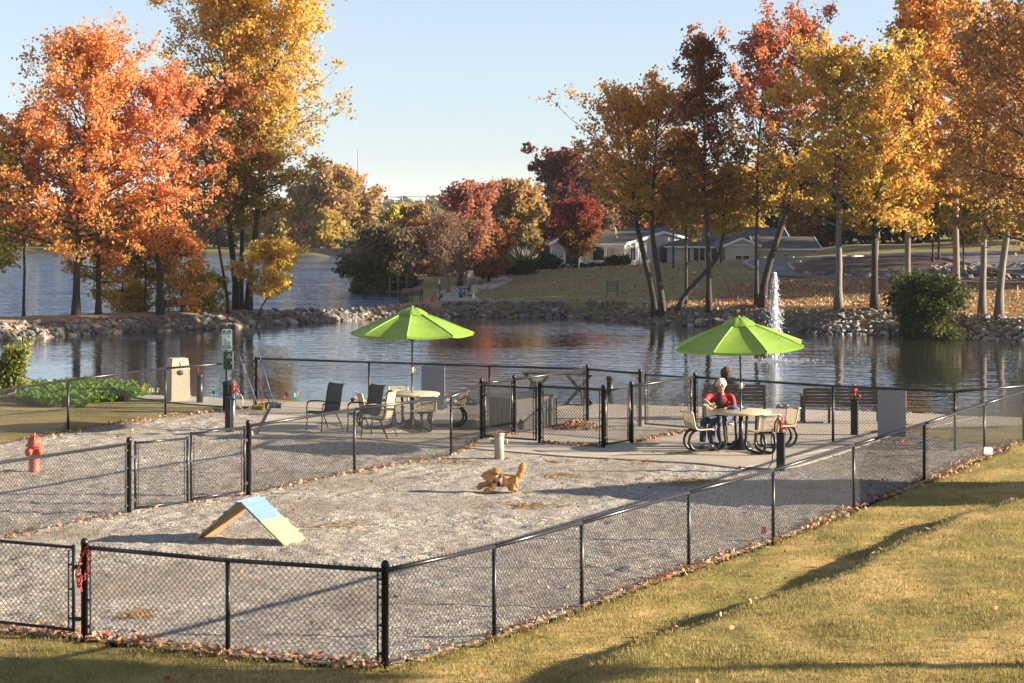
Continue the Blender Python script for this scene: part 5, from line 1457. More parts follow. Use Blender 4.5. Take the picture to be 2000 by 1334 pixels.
tree('far_tree', 'golden tree left of the maroon tree, beyond the lawn', 1010, 168, 350, 54, 'faramber', 58, t0=.15, n1=60, n2=9, lpt=28, ls=.18, tr=.2, prof='ovate')
tree('far_tree', 'copper tree between the red and the golden tree', 985, 172, 385, 48, 'copper', 59, t0=.12, n1=46, n2=9, lpt=28, ls=.18, tr=.16)
tree('far_tree', 'dark maroon tree behind the house front', 1098, 205, 285, 62, 'maroon', 60, t0=.2, n1=56, n2=9, lpt=30, ls=.22, tr=.2)
tree('small_tree', 'small crimson tree on the lawn before the house', 1130, 172, 388, 44, 'crimson', 61, t0=.28, n1=46, n2=9, lpt=36, ls=.13, tr=.09, prof='round', bark=m_bark_g)
tree('bush', 'dark rounded bush at the left corner of the house', 1066, 182, 492, 26, 'darkgreen', 62, t0=.02, n1=28, n2=7, lpt=30, ls=.14, tr=.06, prof='round', cat='bush', el=(0, 60))
tree('bush', 'bush with golden top before the house windows', 1205, 180, 496, 22, 'shrub', 63, t0=.02, n1=26, n2=7, lpt=30, ls=.12, tr=.06, prof='round', cat='bush', el=(0, 60))
tree('bush', 'grey-green bush left of the pampas grass', 985, 160, 505, 26, 'shrub', 64, t0=.02, n1=22, n2=7, lpt=24, ls=.14, tr=.06, prof='round', cat='bush', el=(0, 60))
tree('bush', 'low dark hedge-like bush under the house windows', 1160, 181, 511, 24, 'darkgreen', 65, t0=.02, n1=22, n2=6, lpt=24, ls=.11, tr=.05, prof='round', cat='bush', el=(0, 25))
# --- on the pond's right bank
tree('spreading_tree', 'dark spreading tree at the right bank, left one of the leaning pair of trunks', 1252, 110.3, 160, 138, 'brown_gold', 70, t0=.44, n1=66, n2=11, lpt=15, ls=.155, tr=.20, prof='vase', base_dx=28, lean=-30, skew=-.3, bark=m_bark_d, el=(15, 65))
tree('spreading_tree', 'dark golden tree at the right bank, right one of the leaning pair of trunks', 1262, 109.6, 140, 96, 'brown_gold', 71, t0=.44, n1=60, n2=10, lpt=15, ls=.155, tr=.19, prof='ovate', base_dx=32, lean=30)
tree('tall_maple', 'tall red-brown tree with straight trunk right of the leaning pair', 1385, 107.5, 50, 80, 'redbrown', 72, t0=.36, n1=72, n2=10, lpt=15, ls=.155, tr=.15, prof='column', lean=-8)
tree('leaning_tree', 'tree whose trunk leans far right across the house view', 1402, 109.2, 318, 58, 'goldgreen2', 73, t0=.55, n1=26, n2=8, lpt=26, ls=.11, tr=.16, base_dx=-78, lean=28)
tree('slim_tree', 'slim dark upright tree behind the leaning trunk', 1340, 110.2, 250, 48, 'goldgreen2', 74, t0=.4, n1=28, n2=8, lpt=26, ls=.11, tr=.10)
tree('tall_maple', 'tall red-topped maple behind the fountain, left trunk', 1478, 107, 42, 84, 'redtop', 75, t0=.34, n1=66, n2=10, lpt=15, ls=.155, tr=.12, prof='ovate', base_dx=0)
tree('tall_maple', 'tall red-topped maple behind the fountain, right trunk bending right', 1540, 106.6, 4, 106, 'redtop', 76, t0=.34, n1=84, n2=10, lpt=15, ls=.155, tr=.20, prof='ovate', base_dx=-52, lean=24)
tree('maple_tree', 'golden-green maple on the right bank with pale straight trunk left of the shrub', 1638, 102.6, 70, 114, 'goldgreen2', 77, t0=.32, n1=84, n2=11, lpt=17, ls=.155, tr=.20, prof='ovate', bark=m_bark_g, lean=-8)
tree('maple_tree', 'golden maple with forked trunk next to the big shrub', 1708, 102, 60, 100, 'goldgreen2', 78, t0=.30, n1=72, n2=10, lpt=15, ls=.155, tr=.19, prof='ovate', bark=m_bark_d, lean=20, skew=.2)
tree('slim_tree', 'slim golden tree with a thin trunk hugging the forked maple', 1716, 102.8, 150, 60, 'amber', 79, t0=.36, n1=40, n2=9, lpt=15, ls=.155, tr=.12, base_dx=-8, bark=m_bark_g)
tree('maple_tree', 'amber tree whose pale trunk rises from behind the big shrub', 1772, 108, -40, 88, 'amber', 80, t0=.22, n1=84, n2=10, lpt=30, ls=.12, tr=.19, prof='ovate', bark=m_bark_g, lean=22)
tree('maple_tree', 'tall thinly leaved amber tree with grey trunk right of the big shrub', 1868, 108, -60, 90, 'amber', 81, t0=.30, n1=76, n2=9, lpt=22, ls=.12, tr=.20, prof='ovate', bark=m_bark_g, lean=-20)
tree('maple_tree', 'copper tree with a clean grey trunk, left of the pair at the right edge', 1918, 99, 40, 92, 'copper', 82, t0=.28, n1=84, n2=11, lpt=15, ls=.155, tr=.18, prof='ovate', bark=m_bark_g, lean=10)
tree('maple_tree', 'copper tree with leaning grey trunk at the right edge', 1975, 98, -30, 120, 'copper', 83, t0=.28, n1=96, n2=11, lpt=15, ls=.155, tr=.20, prof='ovate', bark=m_bark_g, base_dx=-24, lean=30)
tree('oak_tree', 'large copper oak reaching in from the right picture edge', 2110, 92, -120, 190, 'copper', 84, t0=.25, n1=90, n2=12, lpt=30, ls=.12, tr=.3, prof='ovate', bark=m_bark_d)
tree('bush', 'big dense dark green shrub at the right water edge', 1808, 96.5, 532, 64, 'shrub', 85, t0=.03, n1=80, n2=11, lpt=30, ls=.085, tr=.10, cat='bush', prof='round', el=(-8, 66), spread=.34, base_z=-.95)
# --- behind the house and the upper road
BELT = ['bare brown tree rising behind the left wing of the house', 'rust tree behind the navy roof, left of the leaning trunks', 'bare brown tree behind the navy roof at the tall metal post', 'rust tree behind the house roof and the straight red-brown tree', 'copper tree behind the right gable of the house', 'dark evergreen tree behind the right end of the navy roof', 'rust tree behind the cream end of the house', "dark evergreen tree behind the golden-green maple's pale trunk", 'dark evergreen tree beyond the upper road, behind the forked maple', 'dark evergreen tree beyond the upper road above the big shrub', 'copper tree beyond the upper road, behind the grey trunk right of the shrub', 'dark evergreen tree beyond the upper road behind the pair of grey trunks', 'rust tree in the wood at the right picture edge', 'copper tree in the wood just outside the right edge']
BG = 'trees behind the house and upper road'
for k, (px, D, tp, rp, lf) in enumerate(((1165, 225, 300, 60, 'twiggy'), (1240, 228, 318, 62, 'rust'), (1310, 232, 322, 58, 'twiggy'), (1385, 230, 335, 58, 'rust'), (1450, 235, 320, 60, 'copper'), (1520, 238, 300, 60, 'darkgreen'), (1590, 236, 290, 62, 'rust'),
                                         (1660, 232, 290, 62, 'darkgreen'), (1725, 236, 280, 64, 'darkgreen'), (1795, 232, 275, 64, 'darkgreen'), (1870, 236, 270, 64, 'copper'), (1940, 230, 262, 66, 'darkgreen'), (2010, 234, 265, 66, 'rust'), (2085, 228, 260, 70, 'copper'))):
    tree('far_tree', BELT[k], px, D - (20 if px > 1560 else 0), tp, rp, lf, 100 + k, t0=.03, n1=56, n2=8, lpt=26, ls=.27, tr=.22, spread=.5, group=BG)
tree('young_tree', 'young reddish tree beside the upper road, left of a matching one', 1822, 150, 330, 44, 'copper', 120, t0=.36, n1=34, n2=8, lpt=22, ls=.14, tr=.09, prof='vase', bark=m_bark_d, el=(30, 70))
tree('young_tree', 'young reddish tree beside the upper road, right of the matching one', 1834, 152, 325, 48, 'redbrown', 121, t0=.36, n1=34, n2=8, lpt=22, ls=.14, tr=.10, prof='vase', bark=m_bark_d, el=(30, 70))
tree('young_tree', 'thin dark young tree below the upper road at the right', 1882, 140, 360, 40, 'copper', 122, t0=.36, n1=30, n2=8, lpt=22, ls=.14, tr=.08, prof='vase', el=(30, 70))
# --- out of the picture on the right: the trees whose shade lies over the lawn and the near grass
for k, (x, y, h_, r_, lf) in enumerate(((40, 118, 11, 4.5, 'amber'), (37, 128, 14, 5, 'rust'), (36, 134, 12, 5, 'copper'), (47, 117, 15, 5, 'copper'), (44, 125, 15, 5, 'rust'), (39, 146, 13, 5, 'amber'), (43, 158, 13, 5, 'rust'), (40, 140, 15, 5, 'copper'), (44, 152, 15, 5, 'rust'), (46, 166, 14, 5, 'copper'), (52, 180, 15, 5.5, 'rust'), (56, 194, 15, 5.5, 'copper'), (52, 134, 15, 5, 'copper'), (60, 160, 15, 5, 'rust'))):
    tree('oak_tree', 'autumn oak in the grove right of the pond', CX + x * F / y, y, HY + (CH - h_) * F / y, r_ * F / y, lf, 140 + k, t0=.34 if x < 50 else .2, n1=44, n2=8, lpt=26, ls=.26, tr=.3, prof='ovate', group='oaks of the grove right of the pond', spread=.5)
for k, (x, y, h_, r_) in enumerate(((16.0, 20.9, 8.4, 1.25), (19.0, 20.7, 8.6, 1.15), (33, 18.7, 11.5, 0.5))):
    tree('oak_tree', 'autumn oak on the slope beside the camera', CX + x * F / y, y, HY + (CH - h_) * F / y, r_ * F / y, 'copper', 160 + k, t0=.68, n1=40, n2=8, lpt=(26, 26, 3)[k], ls=.2, tr=.14, prof='round', group='oaks on the near slope', base_z=0.6)

# ------------------------------------------------------------------ plants by the left fence, pampas grass
g = np.random.default_rng(5)
patch = [P(150, 797), P(40, 793), P(60, 765), P(150, 762), P(235, 764), P(286, 771), P(262, 780), P(215, 785)]
C = []; S_ = []
bx0, by0 = np.min(patch, 0); bx1, by1 = np.max(patch, 0)
while len(C) < 230:
    p = (g.uniform(bx0, bx1), g.uniform(by0, by1))
    if inpoly(np.array([p[0]]), np.array([p[1]]), patch)[0]: C.append(p)
m_cover = leafmat('bright_green_leaves', [(0.05, 0.12, 0.015), (0.09, 0.20, 0.02), (0.16, 0.28, 0.03), (0.26, 0.33, 0.04)], trans=0.35, nscale=1.5)
pc = []
for (x, y) in C:
    h_ = g.uniform(.16, .36); k = 75
    a = g.normal(0, 1, (k, 3)); a /= np.linalg.norm(a, axis=1)[:, None]; a *= g.uniform(.4, 1, (k, 1))
    pc.append(np.array([x, y, h_ * .55]) + a * np.array([.27, .27, h_ * .6]))
mb = MB(); leaf_quads(mb, np.concatenate(pc), 0.052, g)
q = mb.build('ground_cover', m_cover); tag(q, 'low bright green leafy plants beyond the left fence', None, kind='stuff')
x, y = XD(18, 55.5), 55.5
root = thing('tall_plant', 'tall yellow-green leafy plant on canes at the left edge', 'plant', (x, y, 0))
mb = MB(); pc = []
for k in range(11):
    a = g.uniform(0, 6.28); bx_, by_ = g.normal(0, .10, 2) + np.array([0.05 * (k - 5), 0]); L = g.uniform(.8, 1.45)
    pts = [np.array([bx_ + .28 * s * s * math.cos(a) * L, by_ + .2 * s * s * math.sin(a), s * L]) for s in np.linspace(0, 1, 6)]
    mb.tube(pts, np.linspace(.013, .005, 6), 5)
    for s in np.linspace(.25, 1.05, 16):
        p = np.array([np.interp(s, np.linspace(0, 1, 6), [q_[i] for q_ in pts]) for i in range(3)])
        pc.append(p + g.normal(0, .085, (26, 3)) * np.array([1.3, 1, .8]))
mb.build('cane', M('pale_cane', (0.38, 0.28, 0.13), 0.7), root)
mb = MB(); leaf_quads(mb, np.concatenate(pc), 0.06, g, flat=.3); mb.build('foliage', leafmat('yellow_green_plant', [(0.20, 0.24, 0.04), (0.34, 0.33, 0.06), (0.12, 0.17, 0.03), (0.44, 0.40, 0.09)], trans=.4, nscale=2), root)
x, y = XD(1022, 158), 158
root = thing('pampas_grass', 'clump of pampas grass with pale plumes at the lawn edge', 'grass clump', (x, y, hz(x, y)))
A = g.normal(0, .35, (260, 3)); A[:, 2] = 0; B = A * 2.6 + np.stack([g.normal(0, .2, 260), g.normal(0, .2, 260), g.uniform(.9, 1.5, 260)], 1)
mb = MB(); mb.sticks(A, B, .02); mb.build('blades', LM['shrub'], root, kind='stuff')
mb = MB()
for k in range(34):
    a = g.normal(0, .5, 2); mb.tube([(a[0] * .6, a[1] * .6, 1.1), (a[0], a[1], 1.45 + .3 * math.sin(k * 2.1)), (a[0] * 1.35, a[1] * 1.3, 1.8 + .35 * math.sin(k * 2.1))], (.015, .05, .01), 5)
mb.build('plume', M('pale_plume', (0.36, 0.31, 0.25), 0.9, 0.2, 10), root)
for k in range(5):
    px, D = 1085 + k * 24, 183.5; x = XD(px, D)
    mb = MB(); pc = g.normal(0, 1, (260, 3)); pc /= np.linalg.norm(pc, axis=1)[:, None]; pc *= np.array([.55, .4, .38])
    leaf_quads(mb, pc + np.array([0, 0, .25]), .10, g)
    q = mb.build('low_shrub', LM['darkgreen']); q.location = (x, D, hz(x, D)); tag(q, ('low dark shrub at the left end of the strip under the house windows', 'low dark shrub left of the crimson tree trunk by the house', 'low dark shrub just right of the crimson tree trunk by the house', 'low dark shrub under the middle house window', 'low dark shrub beside the golden-topped bush by the house')[k], 'bush', 'low shrubs under the house windows')

# ------------------------------------------------------------------ distant wood on the skyline
mb = MB(); pc = []; g = np.random.default_rng(9)
for k in range(420):
    D = g.uniform(560, 980); px = g.uniform(-300, 2300); x = XD(px, D)
    h_ = g.uniform(6, 11); zb = hz(x, D)
    a = g.normal(size=(70, 3)); a /= np.linalg.norm(a, axis=1)[:, None]
    pc.append(np.array([x, D, zb + h_ * .5 - 2]) + a * np.array([5.5, 5.5, h_ * .5]) * g.uniform(.6, 1, (70, 1)))
leaf_quads(mb, np.concatenate(pc), 1.3, g)
q = mb.build('distant_woods', LM['mixedfar']); tag(q, 'far-off wooded skyline beyond the lake', None, kind='stuff')
# ------------------------------------------------------------------ house beyond the lawn
def siding(name, c):
    m, t, b, o = newmat(name)
    tc = t.nodes.new('ShaderNodeTexCoord')
    wv = N(t, 'ShaderNodeTexWave', Scale=2.2); wv.bands_direction = 'Z'; wv.wave_profile = 'SAW'
    t.links.new(tc.outputs['Object'], wv.inputs['Vector'])
    cc = ramp(t, wv.outputs['Fac'], [(0.0, tuple(x * .55 for x in c)), (0.12, c), (1.0, c)])
    t.links.new(cc, b.inputs['Base Color']); b.inputs['Roughness'].default_value = 0.6
    bump(t, b, wv.outputs['Fac'], 0.6, 0.03); return m
m_sid = siding('grey_siding', (0.46, 0.45, 0.43)); m_sid2 = siding('cream_siding', (0.58, 0.53, 0.43))
m_shing = M('brown_shingles', (0.085, 0.070, 0.058), 0.95, 0.25, 9, bmp=0.4, bscale=20)
m_navy_roof = M('navy_metal_roof', (0.004, 0.008, 0.022), 0.85, 0.15, 2, spec=0.15)
m_glass = M('dark_window_glass', (0.02, 0.025, 0.03), 0.08, 0.2, 1, spec=0.8)
m_trim = M('white_trim', (0.66, 0.65, 0.62), 0.5, 0.05, 3)
HX, HD = XD(1220, 190), 190.0
house = thing('house', 'long low grey house with navy metal roof and gabled wings beyond the lawn', 'house', (HX, HD, -0.55))
def hp(px, py, D): return (XD(px, D) - HX, D - HD, ZD(py, D) + 0.55)
def poly_obj(nm, mat, V, faces, par=None):
    mb = MB(); mb.addn(V, faces); return mb.build(nm, mat, par or house)
def gabled(ox, oy, ux, uy, L, W, zb, ze, zr, wall, roof, over=0.35, hip=(False, False)):
    """box with a ridge along u. (ox,oy): front-right corner, u points left along the front, W depth"""
    u = Vector((ux, uy)).normalized(); v = Vector((u.y, -u.x))
    if v.y < 0: v = -v
    o_ = Vector((ox, oy))
    def q(a, b, z): p = o_ + u * a + v * b; return (p.x, p.y, z)
    V = [q(0, 0, zb), q(L, 0, zb), q(L, W, zb), q(0, W, zb), q(0, 0, ze), q(L, 0, ze), q(L, W, ze), q(0, W, ze), q(0, W / 2, zr - .04), q(L, W / 2, zr - .04)]
    fs = [[0, 1, 5, 4], [2, 3, 7, 6], [3, 0, 4, 8, 7], [1, 2, 6, 9, 5]]
    if hip[0] or hip[1]: fs = [[0, 1, 5, 4], [2, 3, 7, 6], [3, 0, 4, 7], [1, 2, 6, 5]]
    poly_obj('wall', wall, V, fs)
    h0 = W / 2 if hip[0] else -over; h1 = L - W / 2 if hip[1] else L + over
    sl = (zr - ze) / (W / 2); e_ = over; zl = ze - sl * e_
    rf = thing('roof', 'x', None); del rf['label']; rf.parent = house
    for s in (0, 1):
        yb = -e_ if s == 0 else W + e_
        A = [q(-e_, yb, zl + .02), q(L + e_, yb, zl + .02), q(h1, W / 2, zr), q(h0, W / 2, zr)]
        A2 = [(p[0], p[1], p[2] + .10) for p in A]
        poly_obj('roof_slope', roof, A + A2, [[0, 1, 2, 3], [7, 6, 5, 4], [0, 4, 5, 1], [1, 5, 6, 2], [2, 6, 7, 3], [3, 7, 4, 0]], rf)
        mb = MB(); mb.bar(q(-e_, yb, zl), q(L + e_, yb, zl), .10, .14); mb.build('gutter', m_trim, rf)
    for k, (hh, xx, xo) in enumerate(((hip[0], 0, -e_), (hip[1], L, L + e_))):
        if hh:
            A = [q(xo, -e_, zl + .02), q(xo, W + e_, zl + .02), q(h0 if k == 0 else h1, W / 2, zr)]
            poly_obj('hip_slope', roof, A + [(p[0], p[1], p[2] + .1) for p in A], [[0, 1, 2], [5, 4, 3], [0, 3, 4, 1], [1, 4, 5, 2], [2, 5, 3, 0]], rf)
        else:
            for yb in (-e_, W + e_):
                mb = MB(); mb.bar(q(xo, yb, zl + .04), q(xo, W / 2, zr + .02), .08, .22); mb.build('rake_board', m_trim, rf)
    return q
def window(q, a0, a1, z0, z1, n=1, b=-0.03, side=None, door=False, nm='window', panel=None):
    """on the front (b<0) or, with side=(a), on an end wall; q maps (along, depth, z)"""
    if side is None: f = lambda s, z, o: q(s, b - o, z)
    else: f = lambda s, z, o: q(side[0] + side[1] * (0.03 + o), s, z)
    w_ = thing(nm, 'x', None); del w_['label']; w_.parent = house
    fr = .07
    def bar(s0, z0_, s1, z1_): 
        A = [f(s0, z0_, 0), f(s1, z0_, 0), f(s1, z1_, 0), f(s0, z1_, 0)]; B = [f(s0, z0_, .05), f(s1, z0_, .05), f(s1, z1_, .05), f(s0, z1_, .05)]
        return A + B
    mb = MB(); fs = [[0, 1, 2, 3], [7, 6, 5, 4], [0, 4, 5, 1], [1, 5, 6, 2], [2, 6, 7, 3], [3, 7, 4, 0]]
    mb.addn(bar(a0 - fr, z0 - fr, a1 + fr, z0), fs); mb.addn(bar(a0 - fr, z1, a1 + fr, z1 + fr), fs)
    mb.addn(bar(a0 - fr, z0, a0, z1), fs); mb.addn(bar(a1, z0, a1 + fr, z1), fs)
    for k in range(1, n):
        s = a0 + (a1 - a0) * k / n; mb.addn(bar(s - .035, z0, s + .035, z1), fs)
    mb.build('frame', m_trim, w_)
    for k in range(n):
        s0 = a0 + (a1 - a0) * k / n + (.035 if k else 0); s1 = a0 + (a1 - a0) * (k + 1) / n - (.035 if k < n - 1 else 0)
        mb = MB(); mb.addn([f(s0, z0, .015), f(s1, z0, .015), f(s1, z1, .015), f(s0, z1, .015)], [[0, 1, 2, 3]]); mb.build('pane', panel or m_glass, w_)
    return w_
# big navy-roofed block behind
qn = gabled(XD(1540, 200) - HX, 200 - HD, -1, 0, XD(1540, 200) - XD(1215, 200), 12, -.4, ZD(476, 200) + .55, ZD(446, 206) + .55, m_sid, m_navy_roof)
# left block, turned so that its right end wall shows
qL = gabled(0, 0, -.88, .47, 7.4, 15.6, -.3, 2.22, 3.15, m_sid, m_shing, over=.3)
window(qL, .5, 1.7, .75, 1.95, 1); window(qL, 1.95, 3.15, .75, 1.95, 1); window(qL, 3.5, 4.6, .75, 1.95, 1)
window(qL, 1.1, 2.1, .75, 1.9, 2, side=(0, 1 if qL(1, 0, 0)[0] < qL(0, 0, 0)[0] else -1) if False else (-0.0, -1))
window(qL, 3.2, 4.5, -.1, 1.9, 1, side=(0, -1), nm='door', panel=m_white)
mb = MB()
for k in (3.3, 3.8): mb.box(Vector(qL(-.12, k, 2.35)), (.12, .2, .14))
mb.build('flood_lamp', m_black, house)
# gabled wing at the far left, gable to the front
u0 = Vector((0, 1))
def front_gable(pxl, pxr, D, base, eave, apex, depth, wall, roof):
    xl, xr = XD(pxl, D) - HX, XD(pxr, D) - HX; xm = (xl + xr) / 2; y = D - HD
    zb, ze, zr = ZD(base, D) + .55, ZD(eave, D) + .55, ZD(apex, D) + .55
    poly_obj('wall', wall, [(xl, y, zb), (xr, y, zb), (xr, y, ze), (xm, y, zr - .05), (xl, y, ze), (xl, y + depth, zb), (xr, y + depth, zb), (xr, y + depth, ze), (xl, y + depth, ze)], [[0, 1, 2, 3, 4], [5, 0, 4, 8], [1, 6, 7, 2]])
    rf = thing('roof', 'x', None); del rf['label']; rf.parent = house
    for s, xe in ((-1, xl - .3), (1, xr + .3)):
        sl = (zr - ze) / (xm - xl); zl = ze - sl * .3
        A = [(xe, y - .3, zl), (xm, y - .3, zr), (xm, y + depth, zr), (xe, y + depth, zl)]
        poly_obj('roof_slope', roof, A + [(p[0], p[1], p[2] + .1) for p in A], [[0, 1, 2, 3], [7, 6, 5, 4], [0, 4, 5, 1], [1, 5, 6, 2], [2, 6, 7, 3], [3, 7, 4, 0]], rf)
        mb = MB(); mb.bar((xe, y - .32, zl + .03), (xm, y - .32, zr + .03), .06, .2); mb.build('rake_board', m_trim, rf)
    def q(a, b, z): return (xr - a, y + b, z)
    return q, xr - xl, zb, ze
qG, wG, zb, ze = front_gable(1079, 1158, 186, 527, 474, 455, 9, m_sid, m_shing)
window(qG, wG - 2.3, wG - 1.1, .55, 1.6, 1)
mb = MB(); xx, yy, zz = qG(wG + .1, -.05, 0); mb.bar((xx, yy, -.3), (xx, yy, 1.9), .09, .09, up=(0, 1, 0)); mb.build('downspout', m_trim, house)
# middle hip-roofed wing with sliding panes, right gable, cream wing
qM = gabled(XD(1412, 196) - HX, 196 - HD, -1, 0, XD(1412, 196) - XD(1303, 196), 5, -.4, ZD(480, 196) + .55, ZD(465, 198) + .55, m_sid, m_shing, hip=(True, True))
window(qM, .55, 2.7, .55, 1.72, 4)
window(qM, 3.0, 3.3, .55, 1.75, 1)
qR, wR, zb, ze = front_gable(1418, 1480, 194, 508, 479, 466, 8, m_sid, m_shing)
window(qR, .75, 2.0, .38, 1.10, 2, panel=m_glass, nm='double_door')
mb = MB(); x0_, y0_, _ = qR(wR + .35, -.15, 0); x1_, _, _ = qR(-.35, -.15, 0); mb.bar((x0_, y0_, ze + .02), (x1_, y0_, ze + .02), .06, .10); mb.build('gable_trim', m_trim, house)
qC = gabled(XD(1590, 199) - HX, 197 - HD, -1, 0, XD(1590, 199) - XD(1483, 197), 9, -.2, ZD(485, 198) + .55, ZD(464, 202) + .55, m_sid2, m_shing)
window(qC, 2.2, 3.0, .65, 1.15, 1)

# ------------------------------------------------------------------ posts, masts and furniture on the far side
def pole(name, label, cat, px, D, top, r, mat, group=None):
    x = XD(px, D); z = hz(x, D)
    q = MB().lathe([(r, -.2), (r * .8, ZD(top, D) - z)], 10).build(name, mat); q.location = (x, D, z)
    return tag(q, label, cat, group)
pole('lamp_post', 'tall dark metal post standing on the lawn before the house', 'post', 1315, 150, 405, .09, M('dark_galvanised', (0.10, 0.10, 0.105), 0.5))
x, D_ = XD(1408, 158), 158; z = hz(x, D_)
root = thing('road_sign', 'road sign seen from the back on a dark post by the house', 'sign', (x, D_, z))
MB().lathe([(.06, -.2), (.06, 1.75)], 8).build('post', m_post, root)
pts = [(.34 * math.cos(R(22.5 + 45 * k)) - .22, .34 * math.sin(R(22.5 + 45 * k)) + 1.35) for k in range(8)]
mb = MB(); mb.addn([(a, .05, b) for a, b in pts] + [(a, .07, b) for a, b in pts], [list(range(8)), list(range(8, 16))[::-1]] + [[k, 8 + k, 8 + (k + 1) % 8, (k + 1) % 8] for k in range(8)]); mb.build('plate', M('sign_back', (0.20, 0.20, 0.21), 0.5), root)
mb = MB()
for k in range(5): mb.box((0, 0, .35 + .12 * k), (.62, .04, .05))
for s in (-1, 1): mb.box((s * .3, .0, .45), (.06, .03, .95))
q = mb.build('garden_trellis', M('faded_green_metal', (0.035, 0.11, 0.075), 0.6)); x, D_ = XD(1196, 122), 122; q.location = (x, D_, hz(x, D_)); tag(q, 'small faded green slatted trellis standing on the lawn', 'trellis')
x, D_ = XD(1987, 108), 108
q = MB().lathe([(.035, -.1), (.03, .75)], 8).build('stake', M('pale_stake', (0.45, 0.33, 0.22), 0.8)); q.location = (x, D_, hz(x, D_)); tag(q, 'pale wooden stake at the right edge beyond the trunks', 'stake')
sb = slat_bench('dark wooden bench on the dike facing the lake', XD(803, 119), 119, R(24), 1.45, name='park_bench', mat=M('dark_bench_wood', (0.045, 0.035, 0.03), 0.7), panels=2, hb=0.92, z=hz(XD(803, 119), 119), sc_=.84)
def adirondack(label, px, D, rz, mat, s=1.0):
    x = XD(px, D)
    root = thing('slatted_chair', label, 'chair', (x, D, hz(x, D)), rz, 'slatted garden chairs along the lawn path'); root.scale = (s,) * 3
    for k in range(5):
        mb = MB(); mb.bar((-.2 + k * .1, -.12, .35), (-.2 + k * .1, -.38, 1.0), .085, .025, up=(0, 1, 0)); mb.build('back_slat', mat, root)
    mb = MB(); mb.box((0, .1, .36), (.5, .5, .03), rot=Matrix.Rotation(R(8), 3, 'X')); mb.build('seat', mat, root)
    for q in (-1, 1):
        mb = MB(); mb.box((q * .29, .1, .56), (.12, .6, .03)); mb.build('armrest', mat, root)
        mb = MB(); mb.box((q * .27, .32, .28), (.06, .08, .56)); mb.build('front_leg', mat, root)
        mb = MB(); mb.bar((q * .25, .3, .30), (q * .25, -.35, .02), .04, .10); mb.build('rear_leg', mat, root)
pale = M('pale_slats', (0.42, 0.38, 0.32), 0.7, 0.1, 5)
adirondack('pale slatted chair beside the lawn path, right of the teal planter', 922, 122, R(150), pale, .8)
adirondack('dark slatted chair just behind the pale chair by the lawn path', 912, 124, R(120), M('dark_slats', (0.05, 0.05, 0.055), 0.7), .9)
adirondack('pale slatted chair far up the path near the white stones', 921, 150, R(200), pale, .95)
x, D_ = XD(900, 123), 123
root = thing('planter', 'teal pot on a dark foot beside the slatted chairs', 'planter', (x, D_, hz(x, D_)))
MB().lathe([(.10, .12), (.17, .2), (.20, .36), (.17, .38)], 12).build('pot', M('teal_glaze', (0.05, 0.16, 0.19), 0.4), root)
MB().lathe([(.13, 0), (.09, .12)], 10).build('foot', m_black, root)
x, D_ = XD(845, 120.5), 120.5
root = thing('traffic_cone', 'orange traffic cone on the dike right of the dark bench', 'traffic cone', (x, D_, hz(x, D_)))
m_cone = M('cone_orange', (0.72, 0.09, 0.035), 0.5, 0.1, 4)
MB().lathe([(.13, .03), (.03, .40), (.02, .41)], 14).build('body', m_cone, root); MB().cbox((0, 0, .015), (.32, .32, .03), .006).build('base', m_cone, root)
x, D_ = XD(858, 121.5), 121.5
root = thing('dog_waste_station', 'second green waste station far off on the dike beside the traffic cone', 'waste station', (x, D_, hz(x, D_)))
MB().cbox((0, 0, .55), (.05, .05, 1.1), .005).build('pole', m_green, root)
MB().cbox((0, -.03, 1.02), (.07, .02, .26), .004).build('sign_plate', m_white, root)
MB().cbox((.05, -.03, .72), (.14, .1, .24), .01).build('bag_dispenser', m_green, root)
MB().lathe([(.13, .1), (.13, .36), (.11, .38)], 14, (.1, -.1, 0)).build('bin', M('bin_green', (0.02, 0.13, 0.075), 0.4), root)
# far dock posts left of the bare tree, far-shore wall and turf strip
x, D_ = XD(772, 143), 143
root = thing('fishing_dock', 'small dark wooden dock at the lake edge under the dark bush', 'dock', (x, D_, -1.0))
for k in range(3):
    q = MB().lathe([(.07, -.3), (.06, 1.25)], 8, (-.35 + k * .55, 0, 0)).build('post', m_wood, root)
mb = MB(); mb.box((.2, 0, .95), (1.5, .08, .07)); mb.build('rail', m_wood, root)
mb = MB(); mb.box((.2, .6, .25), (1.7, 1.4, .08)); mb.build('deck', m_wood, root)
mb = MB(); a, b = P(500, 499, -.9), P(735, 499, -.9)
mb.bar((a[0], a[1], -.55), (b[0], b[1], -.55), .8, 1.0); q = mb.build('retaining_wall', M('dark_stone_wall', (0.10, 0.085, 0.07), 0.95, 0.4, 1.5, bmp=.5, bscale=3)); tag(q, 'low dark stone wall along the far shore of the lake', 'wall')
